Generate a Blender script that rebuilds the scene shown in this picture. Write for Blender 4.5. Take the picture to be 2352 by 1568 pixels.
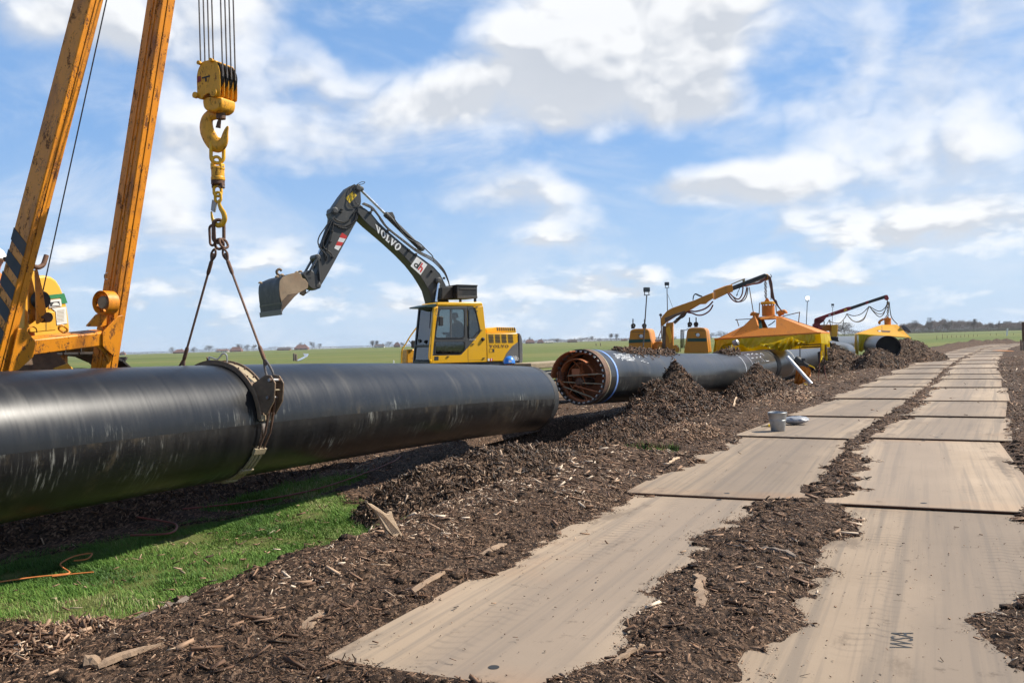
import bpy, bmesh, math, random
import numpy as np
from mathutils import Vector, Matrix
random.seed(7); rng = np.random.default_rng(11)
SC = bpy.context.scene
for o in list(bpy.data.objects): bpy.data.objects.remove(o)
COL = SC.collection
PI = math.pi
rad = math.radians

# ------------------------------------------------------------------ camera
FPX, HEYE = 2030.0, 1.75
ROLL, PITCH = rad(1.63), math.atan(3/2030)
Fv = np.array([0, math.cos(PITCH), math.sin(PITCH)]); R0 = np.array([1., 0, 0]); U0 = np.cross(R0, Fv)
Rv = math.cos(ROLL)*R0 - math.sin(ROLL)*U0
Uv = math.sin(ROLL)*R0 + math.cos(ROLL)*U0
CAM = np.array([0, 0, HEYE])
cam = bpy.data.cameras.new('camera'); camo = bpy.data.objects.new('camera', cam); COL.objects.link(camo)
cam.sensor_width = 36; cam.lens = FPX/2352*36; cam.clip_start = .05; cam.clip_end = 6000
camo.matrix_world = Matrix(((Rv[0], Uv[0], -Fv[0], CAM[0]), (Rv[1], Uv[1], -Fv[1], CAM[1]), (Rv[2], Uv[2], -Fv[2], CAM[2]), (0, 0, 0, 1)))
SC.camera = camo

# ------------------------------------------------------------------ exposure, sun
SC.view_settings.view_transform = 'Standard'; SC.view_settings.look = 'None'
SC.view_settings.exposure = 0.62; SC.view_settings.gamma = 1
SC.view_settings.use_curve_mapping = False
SC.render.engine = 'CYCLES'
SC.cycles.max_bounces = 5; SC.cycles.adaptive_threshold = .02; SC.cycles.volume_bounces = 0; SC.cycles.transparent_max_bounces = 8
SC.cycles.use_denoising = True
SUN_AZ, SUN_EL = rad(77), rad(45)
SUNV = np.array([math.sin(SUN_AZ)*math.cos(SUN_EL), math.cos(SUN_AZ)*math.cos(SUN_EL), math.sin(SUN_EL)])
sl = bpy.data.lights.new('sun', 'SUN'); slo = bpy.data.objects.new('sun', sl); COL.objects.link(slo)
sl.energy = 5.0; sl.angle = rad(.53); sl.color = (1, .93, .82)
slo.rotation_euler = Vector(-SUNV).to_track_quat('-Z', 'Y').to_euler()
slo.location = (40, 0, 60)

# ------------------------------------------------------------------ node helper
class NT:
    def __init__(s, tree): s.t = tree; s.x = 0
    def add(s, typ, **kw):
        n = s.t.nodes.new(typ); s.x += 40; n.location = (s.x, 0)
        for k, v in kw.items(): setattr(n, k, v)
        return n
    def put(s, sock, v):
        if v is None: return
        if isinstance(v, bpy.types.NodeSocket): s.t.links.new(v, sock)
        elif isinstance(v, (tuple, list, np.ndarray)) and sock.type == 'RGBA' and len(v) == 3: sock.default_value = (*v, 1)
        else: sock.default_value = tuple(v) if isinstance(v, (list, np.ndarray)) else v
    def m(s, op, a, b=None, c=None, clamp=False):
        n = s.add('ShaderNodeMath', operation=op, use_clamp=clamp)
        for i, v in enumerate((a, b, c)): s.put(n.inputs[i], v)
        return n.outputs[0]
    def vm(s, op, a, b=None):
        n = s.add('ShaderNodeVectorMath', operation=op)
        s.put(n.inputs[0], a)
        if op == 'SCALE': s.put(n.inputs['Scale'], b)
        else: s.put(n.inputs[1], b)
        return n.outputs['Value'] if op in ('LENGTH', 'DOT_PRODUCT', 'DISTANCE') else n.outputs['Vector']
    def mix(s, f, a, b, blend='MIX'):
        n = s.add('ShaderNodeMix', data_type='RGBA', blend_type=blend)
        s.put(n.inputs['Factor'], f); s.put(n.inputs[6], a); s.put(n.inputs[7], b)
        return n.outputs[2]
    def noise(s, vec, scale, detail=4, rough=.5, dist=0, out=0):
        n = s.add('ShaderNodeTexNoise'); s.put(n.inputs['Vector'], vec)
        n.inputs['Scale'].default_value = scale; n.inputs['Detail'].default_value = detail
        n.inputs['Roughness'].default_value = rough; n.inputs['Distortion'].default_value = dist
        return n.outputs[out]
    def smooth(s, v, lo, hi):
        n = s.add('ShaderNodeMapRange', interpolation_type='SMOOTHSTEP')
        s.put(n.inputs[0], v); s.put(n.inputs[1], lo); s.put(n.inputs[2], hi); n.inputs[3].default_value = 0; n.inputs[4].default_value = 1
        return n.outputs[0]
    def lin(s, v, lo, hi, a, b):
        n = s.add('ShaderNodeMapRange'); n.clamp = True
        for i, q in enumerate((v, lo, hi, a, b)): s.put(n.inputs[i], q)
        return n.outputs[0]
    def ramp(s, f, stops):
        n = s.add('ShaderNodeValToRGB'); s.put(n.inputs[0], f)
        e = n.color_ramp.elements
        while len(e) > 1: e.remove(e[-1])
        e[0].position = stops[0][0]; e[0].color = (*stops[0][1], 1)
        for p, c in stops[1:]:
            q = e.new(p); q.color = (*c, 1)
        return n.outputs[0]
    def sep(s, v): n = s.add('ShaderNodeSeparateXYZ'); s.put(n.inputs[0], v); return n.outputs
    def comb(s, x, y, z):
        n = s.add('ShaderNodeCombineXYZ')
        for i, v in enumerate((x, y, z)): s.put(n.inputs[i], v)
        return n.outputs[0]
    def mapv(s, vec, scale=(1, 1, 1), loc=(0, 0, 0), rot=(0, 0, 0)):
        n = s.add('ShaderNodeMapping'); s.put(n.inputs[0], vec)
        n.inputs['Scale'].default_value = scale; n.inputs['Location'].default_value = loc; n.inputs['Rotation'].default_value = rot
        return n.outputs[0]

def ray(x, y):
    """direction of the ray through a point of the (2352 x 1568) picture; only used to lay things out at their own distance"""
    return Fv + Rv*(x-1176)/FPX + Uv*(784-y)/FPX

# ------------------------------------------------------------------ sky: physical sky with clouds in the world
W = bpy.data.worlds.new('World'); SC.world = W; W.use_nodes = True
W.node_tree.nodes.clear(); N = NT(W.node_tree)
sky = N.add('ShaderNodeTexSky', sky_type='NISHITA'); sky.sun_disc = False
sky.sun_elevation = SUN_EL; sky.sun_rotation = SUN_AZ; sky.air_density = 1.0; sky.dust_density = .6; sky.ozone_density = 2.0; sky.altitude = 0
geo = N.add('ShaderNodeTexCoord').outputs['Generated']
dirv = N.vm('NORMALIZE', geo)
CLOUDS = [  # picture-space centre, radii, weight -> a direction on the sky dome
 (1330, 150, 290, 165, .74), (1500, 50, 230, 80, .40), (1590, 215, 95, 90, .40),
 (800, 240, 260, 115, .62), (430, 335, 260, 95, .58), (970, 215, 110, 90, .30),
 (220, 50, 340, 95, .60), (600, 10, 130, 60, .44), (420, 500, 105, 70, .48), (650, 590, 140, 62, .42),
 (1170, 440, 210, 64, .50), (1640, 425, 150, 46, .48), (2080, 350, 430, 140, .52), (2050, 110, 380, 130, .36),
 (2100, 530, 360, 52, .56), (1320, 665, 190, 44, .42), (370, 665, 95, 36, .36), (1230, 555, 100, 32, .34), (190, 570, 80, 40, .34), (870, 690, 180, 40, .3),
 (130, 300, 130, 110, -.30), (900, 70, 200, 90, -.34), (1500, 350, 280, 50, -.46), (700, 470, 170, 45, -.40), (1640, 540, 210, 50, -.36), (130, 480, 130, 70, -.26), (1080, 320, 130, 40, -.34), (1750, 200, 90, 110, -.16), (1560, 640, 260, 34, .30), (620, 690, 150, 30, .26), (1960, 660, 260, 30, .26)]
xs, ys, dz = N.sep(dirv)
q0 = N.vm('MULTIPLY', dirv, (1, 1, 1.45))
lowmix = N.smooth(dz, .19, .05)
warp = N.noise(q0, 7.0, 3, .5, out=1)
q2 = N.vm('ADD', q0, N.vm('SCALE', N.vm('SUBTRACT', warp, (.5, .5, .5)), .05))
def puff(v, sc): return N.m('ABSOLUTE', N.m('MULTIPLY_ADD', N.noise(v, sc, 3, .5), 2, -1))
def cl_noise(v, det):
    a = N.noise(v, 4.6, det, .54); b = N.m('MULTIPLY_ADD', N.noise(N.vm('MULTIPLY', v, (1, 1, 2.0)), 11.5, det-1, .56), 1.30, -.120)
    base = N.m('ADD', N.m('MULTIPLY', a, N.m('SUBTRACT', 1, lowmix)), N.m('MULTIPLY', b, lowmix))
    return N.m('ADD', base, N.m('MULTIPLY', N.m('SUBTRACT', puff(v, 9.0), .2), .34))
nz_a = cl_noise(q2, 7)
nz_b = cl_noise(N.vm('ADD', q2, (.014, 0, .026)), 4)
blob = None; hsum = None
for cx, cy, rx, ry, w in CLOUDS:
    d0 = ray(cx, cy); d0 = d0/np.linalg.norm(d0)
    e = N.vm('LENGTH', N.vm('MULTIPLY', N.vm('SUBTRACT', dirv, tuple(d0)), (FPX/rx, 2.0, FPX/ry)))
    term = N.lin(e, 1.5, .0, 0, w*.50)
    blob = term if blob is None else N.m('ADD', blob, term)
    if w > 0:
        hh = N.m('MULTIPLY', term, N.m('MULTIPLY', N.m('SUBTRACT', dz, float(d0[2])), FPX/ry)); hsum = hh if hsum is None else N.m('ADD', hsum, hh)
dn = N.m('ADD', N.m('MULTIPLY_ADD', nz_a, .80, .085), blob)
cover = N.smooth(dn, .50, .78)
lit = N.m('ADD', N.m('MULTIPLY', N.m('SUBTRACT', nz_a, nz_b), 2.0), N.m('MULTIPLY', hsum, .95))
thick = N.smooth(dn, .62, 1.0)
bright = N.m('ADD', N.m('SUBTRACT', .985, N.m('MULTIPLY', thick, .05)), N.m('MAXIMUM', N.m('MINIMUM', lit, .10), -.15))
# thin high veil
qv = N.vm('MULTIPLY', q0, (3.0, 3.0, 5.0))
veil = N.smooth(N.noise(N.mapv(qv, (1.0, 1, 1), rot=(0, .3, .5)), 1.5, 6, .62, .6), .40, .80)
hz = N.smooth(dz, .26, -.01)
# bluer zenith-ward sky, whiter towards the horizon, as an air of spring showers has
skyc = N.mix(N.lin(dz, .30, .75, .66, .12), sky.outputs[0], (2.05, 4.1, 7.8))
skyc = N.mix(N.m('MULTIPLY', hz, .60), skyc, (5.5, 6.7, 7.9))
skyc = N.mix(N.m('MULTIPLY', veil, N.lin(dz, .35, .8, .68, .25)), skyc, (6.9, 7.3, 7.9))
ccol = N.vm('SCALE', N.mix(N.smooth(bright, .72, 1.02), (6.5, 6.95, 7.7), (7.75, 7.85, 8.0)), bright)
skyc = N.mix(N.m('MULTIPLY', cover, .95), skyc, ccol)
bg = N.add('ShaderNodeBackground'); N.put(bg.inputs[0], skyc); bg.inputs[1].default_value = .080
wo = N.add('ShaderNodeOutputWorld'); N.t.links.new(bg.outputs[0], wo.inputs[0])
W.cycles.sampling_method = 'MANUAL'; W.cycles.sample_map_resolution = 512
# ------------------------------------------------------------------ layout helpers
def at(x, y, Y):
    d = ray(x, y); return CAM + d*(Y/d[1])
def G(x, y, z=0.):
    d = ray(x, y); return CAM + d*(z-HEYE)/d[2]
TH = rad(24.88)
T = np.array([math.sin(TH), math.cos(TH), 0]); NN = np.array([math.cos(TH), -math.sin(TH), 0]); UP = np.array([0, 0, 1.])
def su(s, u, z=0.): return s*T + u*NN + np.array([0, 0, z])
K = 2336/1568*0+.671233
def zoomer(ox, oy, sc): return lambda x, y: ((ox+x/sc)*K, (oy+y/sc)*K)
class Plane:
    def __init__(s, O, e1, e2=UP, conv=None):
        s.O = np.array(O, float); s.e1 = np.array(e1, float)/np.linalg.norm(e1); s.e2 = np.array(e2, float)/np.linalg.norm(e2)
        s.n = np.cross(s.e1, s.e2); s.n /= np.linalg.norm(s.n)
        if s.n@(CAM-s.O) < 0: s.n = -s.n
        s.conv = conv
    def P(s, x, y, off=0.):
        if s.conv: x, y = s.conv(x, y)
        d = ray(x, y)
        return CAM + d*(((s.O-CAM)@s.n)/(d@s.n)) + s.n*off
    def pts(s, L, off=0.): return [s.P(x, y, off) for x, y in L]

# ------------------------------------------------------------------ object helpers
def nrm(v): v = np.asarray(v, float); return v/np.linalg.norm(v)
ROOT = {}
def thing(name, label, cat, loc, group=None, kind=None):
    o = bpy.data.objects.new(name, None); COL.objects.link(o); o.empty_display_size = .2
    o.location = Vector(loc); o['label'] = label; o['category'] = cat
    if group: o['group'] = group
    ROOT[o.name] = np.array(loc, float); return o
def tag(o, label=None, cat=None, group=None, kind=None):
    if label: o['label'] = label
    if cat: o['category'] = cat
    if group: o['group'] = group
    if kind: o['kind'] = kind
    return o
class MB:
    def __init__(s): s.v = []; s.f = []
    def add(s, vf):
        b = len(s.v); s.v.extend(np.asarray(vf[0], float).tolist()); s.f.extend([[i+b for i in q] for q in vf[1]]); return s
def obj(name, vf, mat, parent=None, smooth=False, bevel=0, seg=2, label=None, cat=None, group=None, kind=None, uv=None, sub=0, angle=35):
    if isinstance(vf, list):
        m = MB()
        for q in vf: m.add(q)
        vf = (m.v, m.f)
    elif isinstance(vf, MB): vf = (vf.v, vf.f)
    V = np.asarray(vf[0], float)
    if parent is not None: org = ROOT[parent.name]
    else: org = np.array([(V[:, 0].min()+V[:, 0].max())/2, (V[:, 1].min()+V[:, 1].max())/2, V[:, 2].min()])
    me = bpy.data.meshes.new(name); me.from_pydata((V-org).tolist(), [], [list(q) for q in vf[1]])
    bm = bmesh.new(); bm.from_mesh(me); bmesh.ops.recalc_face_normals(bm, faces=bm.faces); bm.to_mesh(me); bm.free()
    o = bpy.data.objects.new(name, me); COL.objects.link(o)
    if parent is not None: o.parent = parent
    else: o.location = Vector(org)
    ROOT[o.name] = org
    if mat: me.materials.append(MAT[mat] if isinstance(mat, str) else mat)
    if smooth:
        me.shade_smooth()
        if smooth != 'full':
            me.set_sharp_from_angle(angle=rad(angle))
    if bevel:
        b = o.modifiers.new('edge', 'BEVEL'); b.width = bevel; b.segments = seg; b.limit_method = 'ANGLE'; b.angle_limit = rad(40)
        if not smooth: me.shade_smooth(); me.set_sharp_from_angle(angle=rad(angle)); b.harden_normals = False
    if sub:
        q = o.modifiers.new('sub', 'SUBSURF'); q.levels = q.render_levels = sub
    if uv is not None:
        l = me.uv_layers.new(name='UVMap'); uvv = np.asarray(uv, float)
        idx = np.zeros(len(me.loops), int); me.loops.foreach_get('vertex_index', idx)
        l.data.foreach_set('uv', uvv[idx].ravel())
    tag(o, label, cat, group, kind); return o
def prism(pts, vec):
    P = np.asarray(pts, float); n = len(P); V = np.vstack([P, P+np.asarray(vec)])
    F = [list(range(n))[::-1], list(range(n, 2*n))] + [[i, (i+1) % n, n+(i+1) % n, n+i] for i in range(n)]
    return V, F
def box(c, a, b, d):
    c, a, b, d = (np.asarray(q, float) for q in (c, a, b, d))
    return prism([c-a-b-d, c+a-b-d, c+a+b-d, c-a+b-d], 2*d)
def beam(p, q, w, h, up=UP, ext=0):
    p, q = np.asarray(p, float), np.asarray(q, float); ax = nrm(q-p); p = p-ax*ext; q = q+ax*ext
    s = nrm(np.cross(ax, up)); t = np.cross(s, ax)
    return box((p+q)/2, (q-p)/2, s*w/2, t*h/2)
def frame_of(ax):
    ax = nrm(ax); r = UP if abs(ax[2]) < .9 else np.array([1., 0, 0]); s = nrm(np.cross(ax, r)); return s, np.cross(s, ax)
def cyl(p, q, r0, r1=None, n=16, caps=True):
    p, q = np.asarray(p, float), np.asarray(q, float); r1 = r0 if r1 is None else r1
    s, t = frame_of(q-p); a = np.arange(n)*2*PI/n; ring = np.cos(a)[:, None]*s+np.sin(a)[:, None]*t
    V = np.vstack([p+ring*r0, q+ring*r1]); F = [[i, (i+1) % n, n+(i+1) % n, n+i] for i in range(n)]
    if caps: F += [list(range(n))[::-1], list(range(n, 2*n))]
    return V, F
def lathe(O, ax, prof, n=24, closed=False, a0=0, a1=2*PI, e=None):
    """prof: list of (along, radius)"""
    O = np.asarray(O, float); ax = nrm(ax); s, t = frame_of(ax) if e is None else e
    full = abs(a1-a0-2*PI) < 1e-6; m = n if full else n+1
    a = a0+(a1-a0)*np.arange(m)/n; ring = np.cos(a)[:, None]*s+np.sin(a)[:, None]*t
    V = np.vstack([O+ax*h+ring*r for h, r in prof]); k = len(prof); F = []
    for j in range(k if closed else k-1):
        j2 = (j+1) % k
        for i in range(m if full else m-1): i2 = (i+1) % m; F.append([j*m+i, j*m+i2, j2*m+i2, j2*m+i])
    if not full and closed:
        F.append([j*m for j in range(k)]); F.append([j*m+m-1 for j in range(k)][::-1])
    if full and not closed:
        if prof[0][1] > 1e-6: F.append(list(range(m))[::-1])
        if prof[-1][1] > 1e-6: F.append(list(range((k-1)*m, k*m)))
    return V, F
def tube(P, r, n=8, closed=False):
    P = np.asarray(P, float); k = len(P); r = np.full(k, r) if np.isscalar(r) else np.asarray(r, float)
    tg = np.zeros_like(P)
    for i in range(k):
        a = P[(i-1) % k] if closed or i else P[i]; b = P[(i+1) % k] if closed or i < k-1 else P[i]; tg[i] = nrm(b-a)
    s = frame_of(tg[0])[0]; V = []; a = np.arange(n)*2*PI/n
    for i in range(k):
        s = nrm(s-tg[i]*(s@tg[i])); t = np.cross(tg[i], s); V.append(P[i]+r[i]*(np.cos(a)[:, None]*s+np.sin(a)[:, None]*t))
    F = [[i*n+j, i*n+(j+1) % n, ((i+1) % k)*n+(j+1) % n, ((i+1) % k)*n+j] for i in range(k if closed else k-1) for j in range(n)]
    if not closed: F += [list(range(n))[::-1], list(range((k-1)*n, k*n))]
    return np.vstack(V), F
def spline(P, m=8, closed=False):
    P = np.asarray(P, float); k = len(P); out = []
    for i in range(k if closed else k-1):
        g = lambda j: P[j % k] if closed else P[min(max(j, 0), k-1)]
        p0, p1, p2, p3 = g(i-1), g(i), g(i+1), g(i+2)
        for t in np.arange(m)/m:
            out.append(.5*((2*p1)+(-p0+p2)*t+(2*p0-5*p1+4*p2-p3)*t*t+(-p0+3*p1-3*p2+p3)*t**3))
    if not closed: out.append(P[-1])
    return np.array(out)
def sag(p, q, d, n=12):
    t = np.linspace(0, 1, n)[:, None]; P = np.asarray(p)*(1-t)+np.asarray(q)*t; P[:, 2] -= (4*d*t*(1-t))[:, 0]; return P
def oval(c, e1, e2, half, rr, n=10):
    """centre line of a chain link: straight half-length along e1, end radius rr"""
    e1, e2 = nrm(e1), nrm(e2); L = half-rr; P = []
    for i in range(n+1): a = -PI/2+PI*i/n; P.append(c+e1*(L+rr*math.cos(a))+e2*rr*math.sin(a))
    for i in range(n+1): a = PI/2+PI*i/n; P.append(c+e1*(-L+rr*math.cos(a))+e2*rr*math.sin(a))
    return np.array(P)
def slab(pl, L, o0, o1): 
    """outline on a plane, given thickness from offset o0 to o1 along the plane's own normal"""
    P = pl.pts(L); return prism([p+pl.n*o0 for p in P], pl.n*(o1-o0))
def panel(pl, L, off, t=.006):
    return slab(pl, L, off, off+t)
def rrect(x0, y0, x1, y1, r, n=4):
    out = []
    for cx, cy, a in ((x1-r, y0+r, -PI/2), (x1-r, y1-r, 0), (x0+r, y1-r, PI/2), (x0+r, y0+r, PI)):
        for i in range(n+1): b = a+PI/2*i/n; out.append((cx+r*math.cos(b), cy+r*math.sin(b)))
    return out
def round_poly(L, r, n=4):
    """rounds the corners of a 2-D outline"""
    out = []; k = len(L); L = [np.array(p, float) for p in L]
    for i in range(k):
        p, a, b = L[i], L[i-1], L[(i+1) % k]; da, db = np.linalg.norm(a-p), np.linalg.norm(b-p); q = min(r, da*.45, db*.45)
        s, e = p+(a-p)/da*q, p+(b-p)/db*q
        for j in range(n+1): t = j/n; out.append(tuple((1-t)**2*s+2*t*(1-t)*p+t*t*e))
    return out
def ring_between(pl, outer, inner, o0, o1):
    """a frame: outer and inner outline with the same number of points"""
    A, B = pl.pts(outer), pl.pts(inner); n = len(A); V = []
    for o in (o0, o1): V += [p+pl.n*o for p in A]+[p+pl.n*o for p in B]
    F = []
    for i in range(n):
        j = (i+1) % n
        F += [[i, j, n+j, n+i], [2*n+i, 2*n+j, 3*n+j, 3*n+i], [i, j, 2*n+j, 2*n+i], [n+i, n+j, 3*n+j, 3*n+i]]
    return np.array(V), F
def shrink(L, d):
    c = np.mean(np.array(L), 0); return [tuple(np.array(p)+(c-np.array(p))/np.linalg.norm(c-np.array(p))*d) for p in L]
def vnoise(x, y, seed=0):
    xi, yi = np.floor(x).astype(np.int64), np.floor(y).astype(np.int64); fx, fy = x-xi, y-yi
    fx = fx*fx*(3-2*fx); fy = fy*fy*(3-2*fy)
    def h(a, b):
        n = (a*374761393+b*668265263+seed*974634777) & 0xffffffff; n = ((n ^ (n >> 13))*1274126177) & 0xffffffff; return ((n ^ (n >> 16)) & 0xffff)/65535.
    return (h(xi, yi)*(1-fx)+h(xi+1, yi)*fx)*(1-fy)+(h(xi, yi+1)*(1-fx)+h(xi+1, yi+1)*fx)*fy
def fbm(x, y, oct=4, seed=0, g=.5):
    t = 0; a = 1; n = 0
    for i in range(oct): t = t+a*vnoise(x*2**i+i*17.3, y*2**i-i*9.1, seed+i); n += a; a *= g
    return t/n
def smst(x, a, b): t = np.clip((x-a)/(b-a), 0, 1); return t*t*(3-2*t)
def inpoly(px, py, poly):
    c = np.zeros(px.shape, bool); k = len(poly)
    for i in range(k):
        x1, y1 = poly[i]; x2, y2 = poly[(i+1) % k]
        if y1 == y2: continue
        c ^= ((y1 > py) != (y2 > py)) & (px < (x2-x1)*(py-y1)/(y2-y1)+x1)
    return c

# ------------------------------------------------------------------ lettering
def text_mesh(txt, O, ex, ey, height, width=None, depth=.002):
    """built-in font turned into a mesh laid along ex / ey"""
    cu = bpy.data.curves.new('lettering', 'FONT'); cu.body = txt; cu.size = 1; cu.extrude = 0; cu.resolution_u = 3
    o = bpy.data.objects.new('tmp', cu); COL.objects.link(o)
    me = bpy.data.meshes.new_from_object(o.evaluated_get(bpy.context.evaluated_depsgraph_get()))
    V = np.array([v.co[:] for v in me.vertices]); F = [list(p.vertices) for p in me.polygons]
    bpy.data.objects.remove(o); bpy.data.curves.remove(cu); bpy.data.meshes.remove(me)
    lo, hi = V.min(0), V.max(0); sx = sy = height/(hi[1]-lo[1])
    if width: sx = width/(hi[0]-lo[0])
    return np.array([O+ex*(v[0]-lo[0])*sx+ey*(v[1]-lo[1])*sy for v in V]), F
def serif_word(word, P, dep):
    """wide slab-serif capitals in a unit box per letter; P(a, b) maps the word box (0..1, 0..1) to space"""
    def ell(cx, cy, rx, ry, n=20): return [(cx+rx*math.cos(2*PI*i/n), cy+ry*math.sin(2*PI*i/n)) for i in range(n)]
    wd = {'V': 1.0, 'O': .98, 'L': .82}; tot = sum(wd[c] for c in word)+.1*(len(word)-1); x = 0; out = []
    for c in word:
        w = wd[c]
        if c == 'V': polys = [[(.0, 1), (.0, .88), (.10, .88), (.42, 0), (.58, 0), (.90, .88), (1, .88), (1, 1), (.62, 1), (.62, .88), (.72, .88), (.575, .42), (.39, .88), (.46, .88), (.46, 1)]]
        elif c == 'L': polys = [[(0, 0), (1, 0), (1, .36), (.88, .36), (.78, .13), (.52, .13), (.52, .87), (.66, .87), (.66, 1), (0, 1), (0, .87), (.17, .87), (.17, .13), (0, .13)]]
        else: polys = None
        if polys:
            for p in polys: out.append(prism([P((x+a*w)/tot, b) for a, b in p], dep))
        else:
            A, B = ell(.5, .5, .5, .52), ell(.5, .5, .22, .38); n = len(A)
            V = [P((x+a*w)/tot, b) for a, b in A]+[P((x+a*w)/tot, b) for a, b in B]; V = V+[v+dep for v in V]
            F = []
            for i in range(n):
                j = (i+1) % n; F += [[i, j, n+j, n+i], [2*n+i, 2*n+j, 3*n+j, 3*n+i], [i, j, 2*n+j, 2*n+i], [n+i, n+j, 3*n+j, 3*n+i]]
            out.append((V, F))
        x += w+.1
    return out
# ------------------------------------------------------------------ materials
MAT = {}
def material(name):
    m = bpy.data.materials.new(name); m.use_nodes = True; m.node_tree.nodes.clear(); n = NT(m.node_tree)
    b = n.add('ShaderNodeBsdfPrincipled'); o = n.add('ShaderNodeOutputMaterial'); n.t.links.new(b.outputs[0], o.inputs[0]); MAT[name] = m
    return m, n, b
def bump(n, b, h, strength=.3, dist=.01):
    q = n.add('ShaderNodeBump'); q.inputs['Strength'].default_value = strength; q.inputs['Distance'].default_value = dist
    n.put(q.inputs['Height'], h); n.t.links.new(q.outputs[0], b.inputs['Normal'])
def coords(n): return n.add('ShaderNodeTexCoord').outputs['Object']
def wpos(n): return n.add('ShaderNodeNewGeometry').outputs['Position']
def simple(name, col, rough=.5, metal=0, var=.25, scale=6, dirt=None, dirt_amt=.4, bmp=.1, spec=.5, dscale=2.5):
    m, n, b = material(name); p = coords(n)
    f = n.noise(p, scale, 5, .6)
    c = n.mix(n.lin(f, .3, .7, 0, 1), tuple(np.array(col)*(1-var)), tuple(np.minimum(np.array(col)*(1+var), .95)))
    if dirt is not None: c = n.mix(n.m('MULTIPLY', n.smooth(n.noise(p, dscale, 7, .65), .48, .72), dirt_amt), c, dirt)
    n.put(b.inputs['Base Color'], c); n.put(b.inputs['Roughness'], n.lin(f, .2, .8, max(rough-.1, .03), min(rough+.15, 1))); b.inputs['Metallic'].default_value = metal
    b.inputs['Specular IOR Level'].default_value = spec
    if bmp: bump(n, b, n.noise(p, scale*6, 4, .6), bmp, .01)
    return m
def worn_paint(name, col, rust=(.16, .06, .025), wear=.5, scale=1.0, scratch=.5, rough=.42, grime=(.06, .04, .03), grime_amt=.35):
    m, n, b = material(name); p = coords(n)
    big = n.noise(n.mapv(p, (1.3, 1.3, .45)), 1.3*scale, 6, .65); mid = n.noise(n.mapv(p, (1.2, 1.2, .5)), 7*scale, 6, .7); fine = n.noise(p, 38*scale, 4, .65)
    c = n.mix(n.lin(big, .3, .7, 0, 1), tuple(np.array(col)*.82), tuple(np.minimum(np.array(col)*1.12, .9)))
    c = n.mix(n.m('MULTIPLY', n.smooth(big, .46, .70), grime_amt), c, grime)
    # chips of paint lost to rust
    rm = n.smooth(n.m('ADD', mid, n.m('MULTIPLY', n.m('SUBTRACT', fine, .5), .5)), .72-.18*wear, .80-.18*wear)
    c = n.mix(n.m('MULTIPLY', rm, .85), c, n.mix(fine, rust, tuple(np.array(rust)*.4)))
    # scratches: thin level lines of stretched noise
    for rot, sc in (((.3, .2, .4), (28, 2.2, 2.2)), ((.9, .1, 1.4), (2.0, 24, 3))):
        s = n.noise(n.mapv(p, sc, rot=rot), 1.6*scale, 3, .5); line = n.smooth(n.m('ABSOLUTE', n.m('SUBTRACT', s, .5)), .012, .003)
        msk = n.smooth(n.noise(p, 2.6*scale, 3, .5), .50, .62)
        c = n.mix(n.m('MULTIPLY', n.m('MULTIPLY', line, msk), scratch), c, tuple(np.array(rust)*.5))
    n.put(b.inputs['Base Color'], c); n.put(b.inputs['Roughness'], n.lin(rm, 0, 1, rough, .85))
    b.inputs['Specular IOR Level'].default_value = .4
    bump(n, b, n.m('SUBTRACT', n.m('MULTIPLY', fine, .3), rm), .25, .004); return m

worn_paint('boom_yellow', (.74, .265, .014), wear=.92, scratch=1.0, scale=1.6, rust=(.12, .042, .018), grime=(.16, .055, .018), grime_amt=.75)
worn_paint('hook_yellow', (.78, .37, .02), wear=.95, scratch=.4, scale=3.2, grime=(.10, .05, .02), grime_amt=.5)
worn_paint('hood_yellow', (.76, .39, .036), wear=.10, scratch=.25, scale=1.2, grime_amt=.15)
worn_paint('tent_orange', (.58, .19, .016), wear=.45, scratch=.5, scale=.9, grime=(.18, .07, .02), grime_amt=.5, rough=.6)
worn_paint('tractor_orange', (.60, .225, .012), wear=.30, scratch=.4, scale=1.2, grime_amt=.45)
worn_paint('tent_yellow', (.82, .38, .02), wear=.35, scratch=.2, scale=.8, grime_amt=.2, rough=.55)
worn_paint('crane_red', (.24, .018, .022), wear=.15, scratch=.2)
worn_paint('clamp_orange', (.42, .13, .045), wear=.40, scratch=.3, scale=2.4, rough=.55)
worn_paint('link_yellow', (.80, .43, .015), wear=.25, scratch=.2, scale=5)
worn_paint('exc_yellow', (.76, .40, .010), wear=-.1, scratch=.12, scale=.9, grime=(.25, .15, .05), grime_amt=.22, rough=.32)
worn_paint('exc_grey', (.060, .060, .058), wear=-.2, scratch=.1, scale=.8, grime=(.10, .085, .065), grime_amt=.3, rough=.5, rust=(.14, .11, .08))
simple('counterweight_grey', (.115, .115, .112), .5, 0, .1, 3, (.16, .14, .11), .3, .05)
simple('black_paint', (.018, .018, .018), .42, 0, .3, 5, (.08, .065, .05), .35, .08)
simple('black_rubber', (.016, .016, .016), .6, 0, .3, 12, (.06, .05, .04), .4, .1)
simple('track_steel', (.030, .026, .022), .55, .3, .4, 7, (.075, .05, .03), .5, .4)
simple('chrome', (.75, .75, .76), .14, 1, .05, 3, None, 0, 0)
simple('bright_steel', (.42, .40, .38), .38, .9, .2, 9, (.2, .15, .1), .4, .1)
simple('rust_steel', (.115, .060, .036), .7, .15, .45, 14, (.20, .095, .05), .6, .5)
simple('clamp_brown', (.150, .098, .060), .68, .05, .35, 10, (.07, .045, .03), .55, .35)
simple('clamp_tan', (.30, .235, .145), .72, 0, .25, 11, (.12, .08, .05), .5, .3)
simple('wire_rope', (.115, .105, .10), .5, .6, .3, 30, (.10, .06, .04), .4, .6)
simple('wire_rope_rust', (.20, .12, .085), .62, .3, .35, 30, (.09, .05, .035), .5, .7)
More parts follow.
